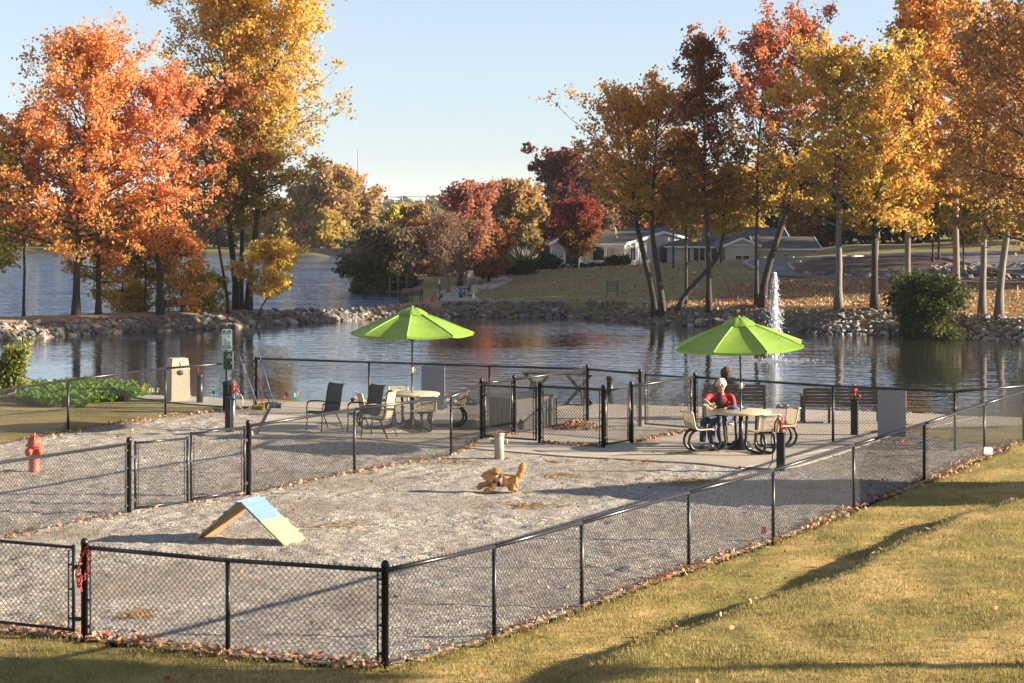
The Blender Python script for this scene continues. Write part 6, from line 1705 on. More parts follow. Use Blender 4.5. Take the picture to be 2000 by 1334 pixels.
# masts
def lattice(label, px, D, top, base_r, cat, name, arms=(), platform=False):
    x = XD(px, D); z0 = hz(x, D); h_ = ZD(top, D) - z0
    root = thing(name, label, cat, (x, D, z0))
    A, B = [], []
    n = 14
    for k in range(n):
        for (sx, sy) in ((-1, -1), (1, -1), (1, 1), (-1, 1)):
            r0, r1 = base_r * (1 - .8 * k / n), base_r * (1 - .8 * (k + 1) / n); z_0, z_1 = h_ * k / n, h_ * (k + 1) / n
            A += [(sx * r0, sy * r0, z_0), (sx * r0, sy * r0, z_0)]; B += [(sx * r1, sy * r1, z_1), (-sx * r1, sy * r1, z_1)]
    mb = MB(); mb.sticks(A, B, .045 * D / 400); mb.build('lattice', M('mast_steel', (0.22, 0.22, 0.24), 0.6), root)
    if arms:
        mb = MB()
        for z, w_ in arms: mb.bar((-w_, 0, h_ * z), (w_, 0, h_ * z), .15 * D / 400, .15 * D / 400)
        mb.build('cross_arm', m_rail, root)
    if platform:
        mb = MB(); mb.lathe([(.4, h_), (1.2, h_ + .4), (1.2, h_ + 1.0), (.3, h_ + 1.2)], 10); mb.build('antenna_ring', M('antenna_grey', (0.3, 0.3, 0.32), 0.5), root)
    return x, D, z0 + h_
lattice('hair-thin radio mast rising above the yellow far-shore tree', 699, 700, 292, .28, 'mast', 'radio_mast')
lattice('phone mast with antenna ring behind the red tree', 979, 420, 364, .8, 'mast', 'phone_mast', platform=True)
p1 = lattice('power pylon on the skyline left of the red tree', 784, 560, 383, 1.0, 'pylon', 'power_pylon', arms=((.72, 1.9), (.84, 1.6), (.95, 1.2)))
mb = MB()
for dz in (0, .9, 1.8):
    for x1, y1 in ((-60, 640), (40, 600)):
        pts = [(p1[0] + (x1 - p1[0]) * s, p1[1] + (y1 - p1[1]) * s, p1[2] - dz * 1.3 - 10 * s * (1 - s) * .25) for s in np.linspace(0, 1, 9)]
        mb.tube(pts, .05, 4)
q = mb.build('power_line', m_rail, None, p1); q.location = p1; tag(q, 'thin power lines strung from the pylon on the skyline', 'power line')
pole('chimney_stack', 'short pale chimney on the skyline left of the pylon', 'chimney', 757, 600, 399, .7, M('pale_chimney', (0.5, 0.47, 0.44), 0.7))
# garden shed right of the picture, its shadow lies over the gravel and the bank
sx0, sy0 = 12.4, 36.6
root = thing('garden_shed', 'small wooden garden shed on the bank right of the dog park', 'shed', (sx0, sy0, hz(sx0, sy0)))
m_shed = M('shed_boards', (0.24, 0.17, 0.11), 0.8, 0.25, 4)
mb = MB(); V = [(0, -1.5, 0), (3, -1.5, 0), (3, 1.5, 0), (0, 1.5, 0), (0, -1.5, 2.1), (3, -1.5, 2.1), (3, 1.5, 2.1), (0, 1.5, 2.1), (0, 0, 2.85), (3, 0, 2.85)]
mb.addn(V, [[0, 1, 5, 4], [2, 3, 7, 6], [3, 0, 4, 8, 7], [1, 2, 6, 9, 5]]); mb.build('wall', m_shed, root)
for s in (-1, 1):
    mb = MB(); mb.bar((1.5, s * 1.7, 2.05), (1.5, 0, 2.9), 3.4, .06); mb.build('roof_slope', m_shing, root)
mb = MB(); mb.box((-.03, 0, .95), (.04, .8, 1.9)); mb.build('door', m_trim, root)
# ------------------------------------------------------------------ thin air haze over the whole place
HZ = 0.0001
mb = MB(); mb.box((0, 2095, 24), (21400, 4590, 58)); 
hb = mb.build('haze', bpy.data.materials.new('haze_air')); hb['kind'] = 'stuff'; hb['label'] = 'thin autumn haze over the lake'
m = hb.data.materials[0]; m.use_nodes = True; t = m.node_tree; t.nodes.clear()
o = t.nodes.new('ShaderNodeOutputMaterial'); v = t.nodes.new('ShaderNodeVolumePrincipled')
v.inputs['Color'].default_value = (0.86, 0.90, 0.96, 1); v.inputs['Density'].default_value = HZ; v.inputs['Anisotropy'].default_value = 0.0
t.links.new(v.outputs[0], o.inputs['Volume'])
# ------------------------------------------------------------------ people
m_skin = M('skin', (0.50, 0.28, 0.20), 0.55, 0.06, 12)
m_jacket = M('red_jacket', (0.30, 0.014, 0.02), 0.75, 0.15, 8, bmp=0.3, bscale=14, bdist=0.02)
m_shirt = M('grey_shirt', (0.045, 0.05, 0.056), 0.85, 0.15, 10)
m_jeans = M('blue_jeans', (0.04, 0.065, 0.13), 0.85, 0.25, 14, bmp=0.3, bscale=18, bdist=0.015)
m_shoe = M('pale_shoe', (0.55, 0.52, 0.46), 0.6, 0.1, 10)
m_hairw = M('white_hair', (0.62, 0.58, 0.52), 0.8, 0.15, 30, bmp=0.6, bscale=60)
m_hairb = M('brown_curls', (0.07, 0.035, 0.018), 0.8, 0.3, 30, bmp=0.8, bscale=50)
m_dark = M('near_black', (0.012, 0.011, 0.011), 0.4)
def head_mb(mb, c, yaw_, pitch=0.0, s=1.0):
    """face looks along local -Y before yaw"""
    bm = bmesh.new(); bmesh.ops.create_uvsphere(bm, u_segments=20, v_segments=16, radius=1.0)
    for v in bm.verts:
        x, y, z = v.co
        jaw = 1 - 0.28 * max(0, -z) ** 1.3
        x2 = x * 0.077 * jaw; z2 = z * 0.118; y2 = y * (0.098 if y > 0 else 0.088) * (1 - .12 * max(0, -z))
        if y < -0.3:                                   # nose, brow, eye hollows, mouth, chin
            y2 -= 0.026 * math.exp(-((x / .17) ** 2 + ((z + .12) / .22) ** 2))
            y2 -= 0.006 * math.exp(-((z - .25) / .12) ** 2)
            y2 += 0.010 * sum(math.exp(-(((x - q) / .16) ** 2 + ((z - .06) / .12) ** 2)) for q in (-.38, .38))
            y2 += 0.006 * math.exp(-((x / .3) ** 2 + ((z + .48) / .05) ** 2))
            y2 -= 0.008 * math.exp(-((x / .3) ** 2 + ((z + .8) / .15) ** 2))
        v.co = Vector((x2, y2, z2)) * s
    rot = np.array(Matrix.Rotation(yaw_, 3, 'Z') @ Matrix.Rotation(pitch, 3, 'X'))
    mb.bm(bm, rot, np.array(c), 0, True)
    for q in (-1, 1):
        mb.ball(np.array(c) + rot @ np.array([q * .078, .012, -.005]) * s, (.012 * s, .02 * s, .032 * s), 1)
    return rot
def hand(mb, wrist, direction, normal, s=1.0, curl=0.6):
    """palm, four unequal fingers and a thumb from its side, curled"""
    w_ = Vector(wrist); d = Vector(direction).normalized(); n = Vector(normal); n = (n - d * n.dot(d)).normalized(); x = d.cross(n)
    rot = Matrix((x, d, n)).transposed()
    mb.ball(w_ + d * .045 * s, (.040 * s, .052 * s, .016 * s), 2, rot=rot)
    for k, (o, L) in enumerate(((-.030, .062), (-.010, .074), (.010, .070), (.029, .054))):
        p = w_ + d * .085 * s + x * o * s; pts = [p - d * .02 * s]; a = 0.15
        for L_ in (.45, .32, .23):
            p = p + (d * math.cos(a) - n * math.sin(a)) * L * L_ * s; pts.append(p.copy()); a += curl
        mb.tube(pts, np.array([.0095, .009, .0082, .006]) * s, 6)
    p = w_ + d * .03 * s - x * .03 * s
    mb.tube([p, p + (d * .6 - x * .7) * .035 * s, p + (d * .9 - x * .55 - n * .4) * .062 * s], np.array([.012, .010, .007]) * s, 6)
# man: world coordinates
def pt(px, py, D): return np.array([XD(px, D), D, ZD(py, D)])
SE = np.array([T2[0], T2[1], 0])
pel = pt(1414, 818, 44.25); wai = pt(1410, 800, 44.22); che = pt(1407, 781, 44.18); neck = pt(1408, 765, 44.15); hd = pt(1408.5, 752.5, 44.10)
sR, eR, wR_ = pt(1384, 772, 44.1), pt(1374.5, 781, 43.92), pt(1386, 789, 43.85)
sL, eL, wL = pt(1430, 772, 44.15), pt(1433, 797, 44.05), pt(1413, 799, 43.82)
hR, kR, aR, tR = pt(1403, 819, 44.25), pt(1374, 822, 43.86), pt(1372, 868, 43.75), pt(1364, 873, 43.6)
hL, kL, aL, tL = pt(1422, 819, 44.2), pt(1391, 824, 43.75), pt(1391, 872, 43.55), pt(1386, 878.5, 43.35)
root = thing('person', 'white-haired man in red jacket and jeans sitting sideways at the right table', 'person', (float(pel[0]), float(pel[1]), 0.0))
og = root.location[:]
J = [pel, wai, che, neck, hd, sR, eR, wR_, sL, eL, wL, hR, kR, aR, tR, hL, kL, aL, tL]
Ed = [(0, 1), (1, 2), (2, 3), (3, 4), (2, 5), (5, 6), (6, 7), (2, 8), (8, 9), (9, 10), (0, 11), (11, 12), (12, 13), (13, 14), (0, 15), (15, 16), (16, 17), (17, 18)]
rad = [(.14, .12), (.14, .11), (.13, .085), (.055, .055), (.06, .06), .040, .042, .03, .040, .042, .03, .085, .06, .042, .035, .085, .06, .042, .035]
V, Q = skin(J, Ed, rad, 2)
mb = MB(); mb.addn(V, Q, 0, True)
rot = head_mb(mb, hd + np.array([0, -.01, 0.0]), R(-34), R(26), 1.08)
hand(mb, wR_, (wR_ - eR) + np.array([.1, 0, -.05]), (0.2, -1, 0), curl=.55)
hand(mb, wL, (-1, -.2, 0), (0, 0, 1), curl=.3)
mb.build('body', m_skin, root, og)
V, Q = skin([wai - np.array([0, 0, .13]), wai, che, neck * .72 + che * .28, sR + np.array([0, 0, -.012]), eR + (wR_ - eR) * .15, sL + np.array([0, 0, -.012]), eL, eL + (wL - eL) * .75], [(0, 1), (1, 2), (2, 3), (2, 4), (4, 5), (2, 6), (6, 7), (7, 8)], [(.185, .15), (.185, .15), (.185, .15), (.115, .10), .082, .064, .082, .068, .055], 2)
mb = MB(); mb.addn(V, Q, 0, True); mb.build('jacket', m_jacket, root, og)
f_ = rot @ np.array([0, -1, 0]); f_[2] = 0; f_ /= np.linalg.norm(f_); f_ = np.array([-.25, -.97, 0])
fr = [neck + f_ * .085 + np.array([0, 0, .0]), che + f_ * .155, (che + wai) / 2 + f_ * .17, wai + f_ * .165, wai + f_ * .165 - np.array([0, 0, .10])]
mb = MB(); sx_ = np.array([f_[1], -f_[0], 0])
V = []; 
for p, w_ in zip(fr, (.052, .075, .085, .095, .105)):
    for k in (-1, -.5, 0, .5, 1): V.append(p + sx_ * w_ * k + f_ * (.018 * (1 - k * k)) + np.array([-.012, 0, 0]))
mb.add(V, [[i * 5 + j, i * 5 + j + 1, (i + 1) * 5 + j + 1, (i + 1) * 5 + j] for i in range(4) for j in range(4)], 0, True); mb.build('shirt', m_shirt, root, og)
V, Q = skin([neck - np.array([0, 0, .035]), neck + np.array([0, 0, .012])], [(0, 1)], [.092, .080], 1); mb = MB(); mb.addn(V, Q, 0, True); mb.build('collar', m_jacket, root, og)
V, Q = skin([pel + np.array([0, 0, .03]), hR, kR, kR + (aR - kR) * .5, aR + np.array([0, 0, .03]), hL, kL, kL + (aL - kL) * .5, aL + np.array([0, 0, .03])], [(0, 1), (1, 2), (2, 3), (3, 4), (0, 5), (5, 6), (6, 7), (7, 8)], [(.15, .13), .105, .082, .072, .068, .105, .082, .072, .068], 2)
mb = MB(); mb.addn(V, Q, 0, True); mb.build('jeans', m_jeans, root, og)
for a, tt in ((aR, tR), (aL, tL)):
    a = a * 1.0; d = tt - a; d[2] = 0; d /= np.linalg.norm(d)
    h0 = np.array([a[0], a[1], .03 + .045]) - d * .05; h1 = h0 + d * .26
    V, Q = skin([h0, h0 + d * .12 + np.array([0, 0, .01]), h1 - np.array([0, 0, .012])], [(0, 1), (1, 2)], [(.046, .045), (.05, .042), (.04, .028)], 2)
    mb = MB(); mb.addn(V, Q, 0, True); mb.build('shoe', m_shoe, root, og)
mb = MB(); hc = hd + np.array([0, 0, .01])
Vh = []
bm = bmesh.new(); bmesh.ops.create_uvsphere(bm, u_segments=22, v_segments=14, radius=1.0)
kill = [v for v in bm.verts if v.co.z < -.15 - (0.0 if v.co.y > 0 else .0) or (v.co.y < -.5 and v.co.z < .36)]
bmesh.ops.delete(bm, geom=kill, context='VERTS')
for v in bm.verts:
    q = 1 + .05 * math.sin(v.co.x * 9) * math.cos(v.co.z * 8 + v.co.y * 7); v.co = Vector((v.co.x * .096 * q, v.co.y * .114 * q, v.co.z * .135 * q))
mb.bm(bm, rot, hc, 0, True)
for k in range(90):
    zf = 1 - 1.15 * (k + .5) / 90; af = k * 2.39996; rf_ = math.sqrt(max(0, 1 - zf * zf)); d = np.array([rf_ * math.cos(af), rf_ * math.sin(af), zf])
    if d[1] < -.5 and d[2] < .42: continue
    mb.ball(hc + rot @ (d * np.array([.094, .110, .130])), .022, 1, jit=.25, seed=k)
mb.build('hair', m_hairw, root, og)
mb = MB()
for q in (-1, 1): mb.ball(hd + rot @ np.array([q * .03, -.088, .008]), (.012, .006, .006), 1)
mb.build('eyes', m_dark, root, og)
mb = MB(); p0 = sL + np.array([-.07, -.09, -.13]); mb.box(p0, (.045, .01, .05)); mb.build('chest_badge', M('badge_cloth', (0.55, 0.30, 0.22), 0.7), root, og)
mb = MB(); mb.lathe([(.034, -.012), (.034, .012)], 10, tuple(wR_)); mb.build('watch', m_chrome, root, og)
# woman seen from behind on the bench
hd2 = pt(1418, 726.5, 49.5); root = thing('person', 'person with brown curly hair and navy top on the bench facing the pond', 'person', (float(hd2[0]), 49.5, 0.0)); og = root.location[:]
nk = hd2 - np.array([0, 0, .12]); ch2 = nk - np.array([0, 0, .11]); pl = ch2 - np.array([0, 0, .42])
aa = [pl, ch2, nk, hd2, ch2 + np.array([-.19, 0, .045]), ch2 + np.array([-.25, .08, -.22]), ch2 + np.array([-.12, .28, -.28]), ch2 + np.array([.19, 0, .05]), ch2 + np.array([.25, .08, -.22]), ch2 + np.array([.12, .28, -.28]), pl + np.array([-.1, .08, 0]), pl + np.array([-.13, .46, .03]), pl + np.array([-.13, .48, -.4]), pl + np.array([.1, .08, 0]), pl + np.array([.13, .46, .03]), pl + np.array([.13, .48, -.4])]
ee = [(0, 1), (1, 2), (2, 3), (1, 4), (4, 5), (5, 6), (1, 7), (7, 8), (8, 9), (0, 10), (10, 11), (11, 12), (0, 13), (13, 14), (14, 15)]
rr = [(.15, .12), (.155, .11), .05, .05, .06, .045, .03, .06, .045, .03, .09, .065, .04, .09, .065, .04]
V, Q = skin(aa, ee, rr, 2); mb = MB(); mb.addn(V, Q, 0, True); head_mb(mb, hd2, R(180)); 
hand(mb, aa[6], (.3, .8, 0), (0, 0, 1)); hand(mb, aa[9], (-.3, .8, 0), (0, 0, 1)); mb.build('body', m_skin, root, og)
V, Q = skin([aa[0] + np.array([0, 0, .05]), aa[1], aa[2] + np.array([0, 0, .01]), aa[4], aa[5], (aa[5] + aa[6]) / 2, aa[7], aa[8], (aa[8] + aa[9]) / 2], [(0, 1), (1, 2), (1, 3), (3, 4), (4, 5), (1, 6), (6, 7), (7, 8)], [(.175, .14), (.18, .135), .09, .085, .06, .05, .085, .06, .05], 2)
mb = MB(); mb.addn(V, Q, 0, True); mb.build('navy_top', m_navy, root, og)
V, Q = skin([aa[0], aa[10], aa[11], aa[12], aa[13], aa[14], aa[15]], [(0, 1), (1, 2), (2, 3), (0, 4), (4, 5), (5, 6)], [.15, .11, .085, .06, .11, .085, .06], 1)
mb = MB(); mb.addn(V, Q, 0, True); mb.build('trousers', m_navy, root, og)
mb = MB(); g = np.random.default_rng(3)
for k in range(150):
    zf = 1 - 2 * (k + .5) / 150; af = k * 2.39996; rf_ = math.sqrt(1 - zf * zf); d = np.array([rf_ * math.cos(af), rf_ * math.sin(af), zf])
    if d[1] > .65 and d[2] < .3: continue
    c = hd2 + d * np.array([.10, .11, .13]) + np.array([0, -.02, -.03]); mb.ball(c, g.uniform(.028, .046), 1, jit=.15, seed=k)
mb.build('hair', m_hairb, root, og)
# things on the man's table
m_bl = M('blue_cloth', (0.03, 0.09, 0.28), 0.7)
x, y, z = XD(1431, 43.55), 43.55, 0.805
mb = MB(); mb.tube([(-.11, 0, .02), (-.05, .02, .035), (.0, -.02, .03), (.06, .02, .04), (.11, 0, .02)], (.02, .03, .035, .03, .012), 7); mb.ball((.02, .03, .045), (.07, .04, .035), 2, jit=.15)
q = mb.build('leash_bundle', m_bl); q.location = (x, y, z); tag(q, 'crumpled blue leash bundle lying on the table of the man in red', 'leash')
x = XD(1452, 43.6); mb = MB(); mb.tube([(-.06, 0, .015), (0, .02, .02), (.07, 0, .015)], .015, 6); q = mb.build('dog_collar', M('teal_strap', (0.03, 0.14, 0.15), 0.6)); q.location = (x, 43.6, z); tag(q, 'dark teal strap on the table right of the umbrella pole', 'strap')
x, D_ = XD(1448, 48.9), 48.9
mb = MB(); mb.cbox((0, 0, .56), (.30, .16, .22), .03, seg=2); mb.tube([(-.1, 0, .67), (-.05, 0, .74), (.05, 0, .74), (.1, 0, .67)], .012, 6); q = mb.build('bag', M('teal_bag', (0.09, 0.16, 0.18), 0.7)); q.location = (x, 49.55, -.09); tag(q, 'teal bag standing on the seat of the bench beside the dark-haired person', 'bag')

# ------------------------------------------------------------------ running dog
DD = 36.9; k_ = 113.8; x0 = XD(965, DD)
def dp(px, py, y=0.0): return np.array([(px - 965) / k_, y, (962.5 - py) / k_])
root = thing('dog', 'curly apricot dog in a navy harness running across the gravel', 'dog', (x0, DD, 0.0))
J = [dp(995, 938), dp(1005, 940), dp(981, 938), dp(968, 936.5), dp(960, 931), dp(954.5, 926), dp(946.5, 929.5), dp(942.5, 930.5),
     dp(967, 943, -.065), dp(964, 950, -.075), dp(953, 955.5, -.07), dp(945.5, 960.5, -.07),
     dp(963, 941, .06), dp(952, 946, .07), dp(938, 949.5, .07), dp(931, 955.5, .07),
     dp(1004, 946, -.07), dp(999, 953, -.08), dp(1008, 955.5, -.08), dp(1004.5, 959.5, -.08),
     dp(1000, 946, .07), dp(992, 951, .08), dp(998, 956, .08), dp(992, 958.5, .08),
     dp(1011, 936), dp(1016, 925), dp(1020.5, 912), dp(1022.5, 905),
     dp(961, 921, -.06), dp(968, 920, -.085), dp(976, 921.5, -.09), dp(961, 921, .06), dp(969, 919, .09), dp(976.5, 918.5, .10)]
Ed = [(0, 1), (0, 2), (2, 3), (3, 4), (4, 5), (5, 6), (6, 7), (3, 8), (8, 9), (9, 10), (10, 11), (3, 12), (12, 13), (13, 14), (14, 15), (1, 16), (16, 17), (17, 18), (18, 19), (1, 20), (20, 21), (21, 22), (22, 23), (1, 24), (24, 25), (25, 26), (26, 27), (5, 28), (28, 29), (29, 30), (5, 31), (31, 32), (32, 33)]
rad = [.092, .088, .092, .098, .082, .096, .062, .046, .055, .045, .040, .036, .055, .045, .042, .036, .068, .050, .034, .032, .065, .048, .034, .032, .040, .048, .056, .034, .03, .040, .038, .03, .040, .038]
rad = [r * (1.16 if i < 4 or 8 <= i < 24 else 1.08) for i, r in enumerate(rad)]
V, Q = skin(J, Ed, rad, 2)
m_fur = M('apricot_fur', (0.55, 0.28, 0.095), 0.9, 0.3, 9, c2=(0.72, 0.42, 0.17), bmp=0.9, bscale=45, bdist=0.02)
g = np.random.default_rng(4)
nrm = V - np.array([np.mean(V[:, 0]), 0, np.mean(V[:, 2])])
cur = (vnoise(V[:, 0] * 28 + V[:, 1] * 19, V[:, 2] * 28 + V[:, 1] * 13, 31) - .5)
me_t = bpy.data.meshes.new('t'); me_t.from_pydata([tuple(v) for v in V], [], Q); me_t.update()
VN = np.array([v.normal[:] for v in me_t.vertices]); bpy.data.meshes.remove(me_t)
V = V + VN * (cur * .034)[:, None]
mb = MB(); mb.addn(V, Q, 0, True)
mb.build('body', m_fur, root)
# curls: small leaf-like tufts over the coat
fi = g.integers(0, len(Q), 14000); C = []; Nn = []
for f in fi:
    q = Q[f]; wv = g.dirichlet(np.ones(len(q))); C.append(wv @ V[q]); Nn.append(VN[q].mean(0))
C = np.array(C); Nn = np.array(Nn); t_ = g.normal(size=C.shape); t_ -= Nn * np.sum(t_ * Nn, 1)[:, None]; t_ /= np.linalg.norm(t_, axis=1)[:, None]
tip = C + Nn * g.uniform(.002, .010, (len(C), 1)) + t_ * .016; sd2 = np.cross(Nn, t_) * .006
Vt = np.stack([C - sd2, C + sd2, tip], 1).reshape(-1, 3)
mb = MB(); mb.add(Vt, np.arange(len(C))[:, None] * 3 + np.arange(3)[None]); mb.build('curls', m_fur, root, kind='stuff')
mb = MB(); mb.ball(dp(941.2, 929.8), (.020, .022, .018), 2); mb.build('nose', m_dark, root)
mb = MB(); mb.ball(dp(949.5, 925.5, -.062), .012, 1); mb.ball(dp(948.0, 925, .058), .012, 1); mb.build('eyes', m_dark, root)
mb = MB(); mb.tube([dp(952, 935.2, -.02), dp(946, 934.5, -.01), dp(943.5, 936, 0)], (.015, .016, .010), 6); mb.build('tongue', M('tongue_pink', (0.55, 0.16, 0.14), 0.4), root)
h_ = thing('harness', 'x', None); del h_['label']; h_.parent = root
def ring(px0, py0, px1, py1, ry, w_, mat, nm):
    c = (dp(px0, py0) + dp(px1, py1)) / 2; up = (dp(px0, py0) - dp(px1, py1)) / 2; L = np.linalg.norm(up); ax = np.array([up[2], 0, -up[0]]) / L
    V_ = []
    for k in range(24):
        a = 2 * math.pi * k / 24; p = c + up * math.cos(a) + np.array([0, ry, 0]) * math.sin(a)
        V_ += [p - ax * w_ / 2, p + ax * w_ / 2]
    mb = MB(); mb.add(V_, [[2 * k, 2 * k + 1, (2 * ((k + 1) % 24)) + 1, 2 * ((k + 1) % 24)] for k in range(24)], 0, True); return mb.build(nm, mat, h_)
ring(977, 925.5, 973, 950.5, .132, .046, m_navy, 'girth_strap')
ring(971, 927, 961, 946, .120, .030, m_navy, 'neck_strap')
mb = MB(); mb.ball(dp(976, 935.5, -.132), (.030, .010, .036), 2); mb.build('side_patch', M('pale_patch', (0.42, 0.44, 0.55), 0.7, 0.3, 30), h_)
mb = MB(); mb.ball(dp(978, 931, -.133), (.015, .012, .015), 2); mb.build('blue_patch', M('blue_patch', (0.05, 0.07, 0.30), 0.7), h_)

# ------------------------------------------------------------------ fountain
D_ = 82.6; x = XD(1513, D_); ht = ZD(533, D_) + 1.0
root = thing('fountain', 'white fountain jet rising from the pond behind the right umbrella', 'fountain', (x, D_, -1.0))
g = np.random.default_rng(8)
n = 6500; s = g.uniform(0, 1, n) ** 0.72; z = s * ht
core = g.uniform(size=n) < .55
sp = np.where(core, .04 + .10 * (1 - s) ** .9, .045 + .36 * (1 - s) ** 0.9)
ang = g.uniform(0, 6.28, n); r = np.abs(g.normal(0, 1, n)) * sp * .75
C = np.stack([r * np.cos(ang) + .04 * np.sin(z * 2.2) * (1 - s), r * np.sin(ang), z], 1)
sz = g.uniform(.007, .019, n) * np.where(core, 1.1, .8)
mb = MB(); d = np.stack([g.normal(0, .25, n), g.normal(0, .25, n), np.ones(n)], 1)
A = C - d * sz[:, None] * 1.6; B = C + d * sz[:, None] * 1.6
mb.sticks(A, B, sz * .75)
m, t, b, o = newmat('water_spray'); b.inputs['Base Color'].default_value = (0.58, 0.62, 0.68, 1); b.inputs['Roughness'].default_value = 0.25
tr = t.nodes.new('ShaderNodeBsdfTranslucent'); tr.inputs[0].default_value = (0.9, 0.92, 0.96, 1); ms = t.nodes.new('ShaderNodeMixShader'); ms.inputs[0].default_value = .45
t.links.new(b.outputs[0], ms.inputs[1]); t.links.new(tr.outputs[0], ms.inputs[2]); t.links.new(ms.outputs[0], o.inputs[0])
mb.build('spray', m, root, kind='stuff')
mb = MB(); nn = 380; a = g.uniform(0, 6.28, nn); r = np.abs(g.normal(0, .55, nn)); C = np.stack([r * np.cos(a) * 1.5, r * np.sin(a) * 1.2, np.full(nn, .012)], 1)
mb.sticks(C - np.array([.05, 0, 0]), C + np.array([.05, 0, .008]), .014); mb.build('foam', m, root, kind='stuff')

# ------------------------------------------------------------------ fallen leaves, pine straw, turf blades
g = np.random.default_rng(12)
m_litter = leafmat('fallen_leaves', [(0.30, 0.15, 0.06), (0.44, 0.25, 0.11), (0.54, 0.38, 0.22), (0.38, 0.10, 0.04), (0.24, 0.12, 0.06)], trans=.15, nscale=1.0)
pts = []
def along(line, n, w_, zup=.03, dens=None):
    L = [np.array(p) for p in line]; seg = np.array([np.linalg.norm(b - a) for a, b in zip(L[:-1], L[1:])]); cs = np.concatenate([[0], np.cumsum(seg)])
    u = g.uniform(0, cs[-1], n)
    if dens is not None: u = u[g.uniform(size=n) < dens(u / cs[-1])]
    k = np.clip(np.searchsorted(cs, u) - 1, 0, len(seg) - 1); f = (u - cs[k]) / seg[k]
    A = np.array(L)[k]; B = np.array(L)[k + 1]; dd = (B - A) / seg[k][:, None]
    p = A + (B - A) * f[:, None] + np.stack([-dd[:, 1], dd[:, 0]], 1) * g.normal(0, w_, len(u))[:, None]
    return p
def drop(p, lo=.012, hi=.05):
    z = H(p[:, 0], p[:, 1]); pts.append(np.stack([p[:, 0], p[:, 1], z + g.uniform(lo, hi, len(p)) + .015], 1))
clus = lambda u: .25 + .9 * vnoise(u * 45, u * 0, 6) ** 2
drop(along(FENCE_R[:8], 2300, .11, dens=clus)); drop(along(FENCE_R[6:9], 260, .15))
drop(along([(-8.5, 26.1)] + FENCE_N, 1000, .13), .01, .06)
drop(along(DV, 700, .10, dens=clus)); drop(along([dleft, DV[0]], 300, .12, dens=clus))
drop(along([P(0, 868), P(133, 846), P(323, 816), P(490, 798)], 700, .18, dens=clus))
drop(along([N4, E3], 420, .09, dens=clus), .03, .06); drop(along([N2, N3], 160, .07), .03, .06); drop(along([N1, N5], 120, .1), .03, .06)
drop(along(STEP[1:7], 260, .12), .0, .04)
pil = P(1125, 838); q = g.normal(0, 1, (520, 2)) * np.array([.34, .28]) + np.array(pil); zz = .16 * np.exp(-(((q[:, 0] - pil[0]) / .4) ** 2 + ((q[:, 1] - pil[1]) / .35) ** 2))
pts.append(np.stack([q[:, 0], q[:, 1], .05 + zz * g.uniform(.3, 1, 520)], 1))
q = np.stack([g.uniform(-6, 13, 420), g.uniform(18, 46, 420)], 1); q = q[outer_s(q[:, 0], q[:, 1]) > .1]; drop(q, .0, .03)
q = np.stack([g.uniform(-13, 10, 900), g.uniform(23, 52, 900)], 1); q = q[inpoly(q[:, 0], q[:, 1], GRAVEL)]; drop(q, .0, .02)
C = np.concatenate(pts); mb = MB(); leaf_quads(mb, C, .042, g, flat=.45)
q = mb.build('fallen_leaves', m_litter); tag(q, 'dry fallen leaves gathered along the fence feet and scattered on the grass', None, kind='stuff')
g2 = np.random.default_rng(44)
LX = g2.uniform(0, 34, 30000); LY = g2.uniform(98, 128, 30000); kk = inpoly(LX, LY, LEAFY) & (H(LX, LY) > -.5)
LX, LY = LX[kk][:9000], LY[kk][:9000]
mb = MB(); leaf_quads(mb, np.stack([LX, LY, H(LX, LY) + g2.uniform(.02, .06, len(LX))], 1), .085, g2, flat=.4)
q = mb.build('leaf_litter', m_litter); tag(q, 'brown fallen leaves covering the lawn under the right-bank trees', None, kind='stuff')
LX = g2.uniform(-14, -5, 6000); LY = g2.uniform(44, 56, 6000); kk = ~inpoly(LX, LY, GRAVEL) & (LX < -5.6) & (H(LX, LY) > -.1)
pts = []
for px, py, w_, h_, n in ((1345, 945, .6, .3, 260), (1095, 932, .35, .2, 100), (1030, 992, .7, .18, 220), (650, 1030, .7, .25, 160), (270, 1205, .25, .15, 120), (1330, 886, .9, .10, 220), (1250, 905, .5, .2, 90), (880, 905, .7, .2, 160), (1085, 905, .5, .12, 90), (1720, 846, .5, .15, 160), (800, 900, .4, .2, 60)):
    c = P(px, py); q = g.normal(0, 1, (n, 2)) * np.array([w_ * .5, h_]) + np.array(c); pts.append(np.stack([q[:, 0], q[:, 1], .028 + g.uniform(0, .02, n)], 1))
C = np.concatenate(pts); a = g.uniform(0, 3.14, len(C)); d = np.stack([np.cos(a), np.sin(a), g.normal(0, .12, len(C))], 1) * .055
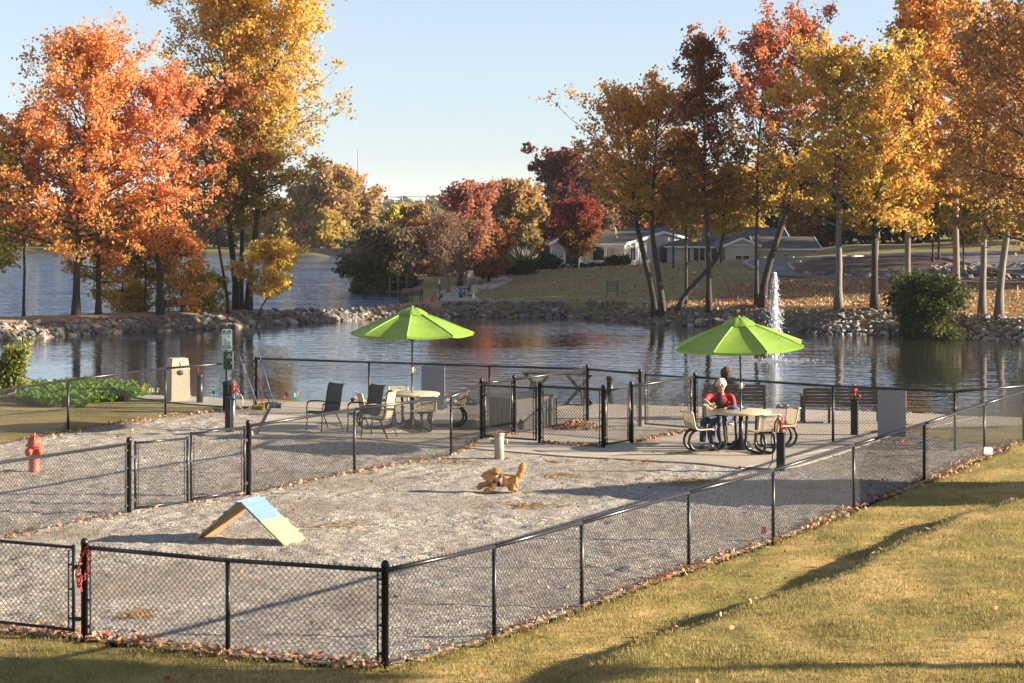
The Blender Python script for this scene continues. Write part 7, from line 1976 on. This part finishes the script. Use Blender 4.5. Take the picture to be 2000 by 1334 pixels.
mb = MB(); mb.sticks(C - d, C + d, .0032); q = mb.build('pine_straw', leafmat('pine_straw', [(0.36, 0.19, 0.07), (0.48, 0.28, 0.11), (0.28, 0.13, 0.05)], trans=.1)); tag(q, 'patches of dry pine straw lying on gravel and concrete', None, kind='stuff')
# turf blades on the near bank
n = 320000
Y = 17.5 + 30 * g.uniform(0, 1, n) ** 1.7; X = g.uniform(-.26, .27, n) * Y
s_ = outer_s(X, Y); k = s_ > .05; X, Y = X[k], Y[k]
den = vnoise(X * 1.3, Y * 1.3, 40) * .6 + vnoise(X * 5, Y * 5, 41) * .4; k = g.uniform(size=len(X)) < .30 + den; X, Y, den = X[k], Y[k], den[k]
Z = H(X, Y); a = g.uniform(0, 6.28, len(X)); hgt_ = g.uniform(.018, .055, len(X)) * (.5 + den)
wv = .006; L = np.stack([X - wv * np.cos(a), Y - wv * np.sin(a), Z - .006], 1); Rr = np.stack([X + wv * np.cos(a), Y + wv * np.sin(a), Z - .006], 1)
T_ = np.stack([X + g.normal(0, .018, len(X)), Y + g.normal(0, .018, len(X)), Z + hgt_], 1)
mb = MB(); mb.add(np.stack([L, Rr, T_], 1).reshape(-1, 3), np.arange(len(X))[:, None] * 3 + np.arange(3)[None])
m_blade = leafmat('turf_blades', [(0.53, 0.385, 0.155), (0.43, 0.31, 0.11), (0.22, 0.195, 0.05), (0.33, 0.275, 0.085), (0.58, 0.44, 0.21)], trans=.3, nscale=.55)
q = mb.build('turf_grass', m_blade); tag(q, 'short dry winter turf of green and straw blades', None, kind='stuff')
g3 = np.random.default_rng(61)
LX = g3.uniform(-22, 16, 24000); LY = g3.uniform(112, 186, 24000)
kk = (LX / LY > -0.03) & (sdist(LX, LY, POND) > 3) & (sdist(LX, LY, LAKE) > 3) & ~inpoly(LX, LY, LEAFY)
LX, LY = LX[kk][:5000], LY[kk][:5000]
mb = MB(); leaf_quads(mb, np.stack([LX, LY, H(LX, LY) + g3.uniform(.02, .06, len(LX))], 1), .085, g3, flat=.4)
q = mb.build('scattered_leaves', m_litter); tag(q, 'brown leaves scattered over the lawn before the house', None, kind='stuff')
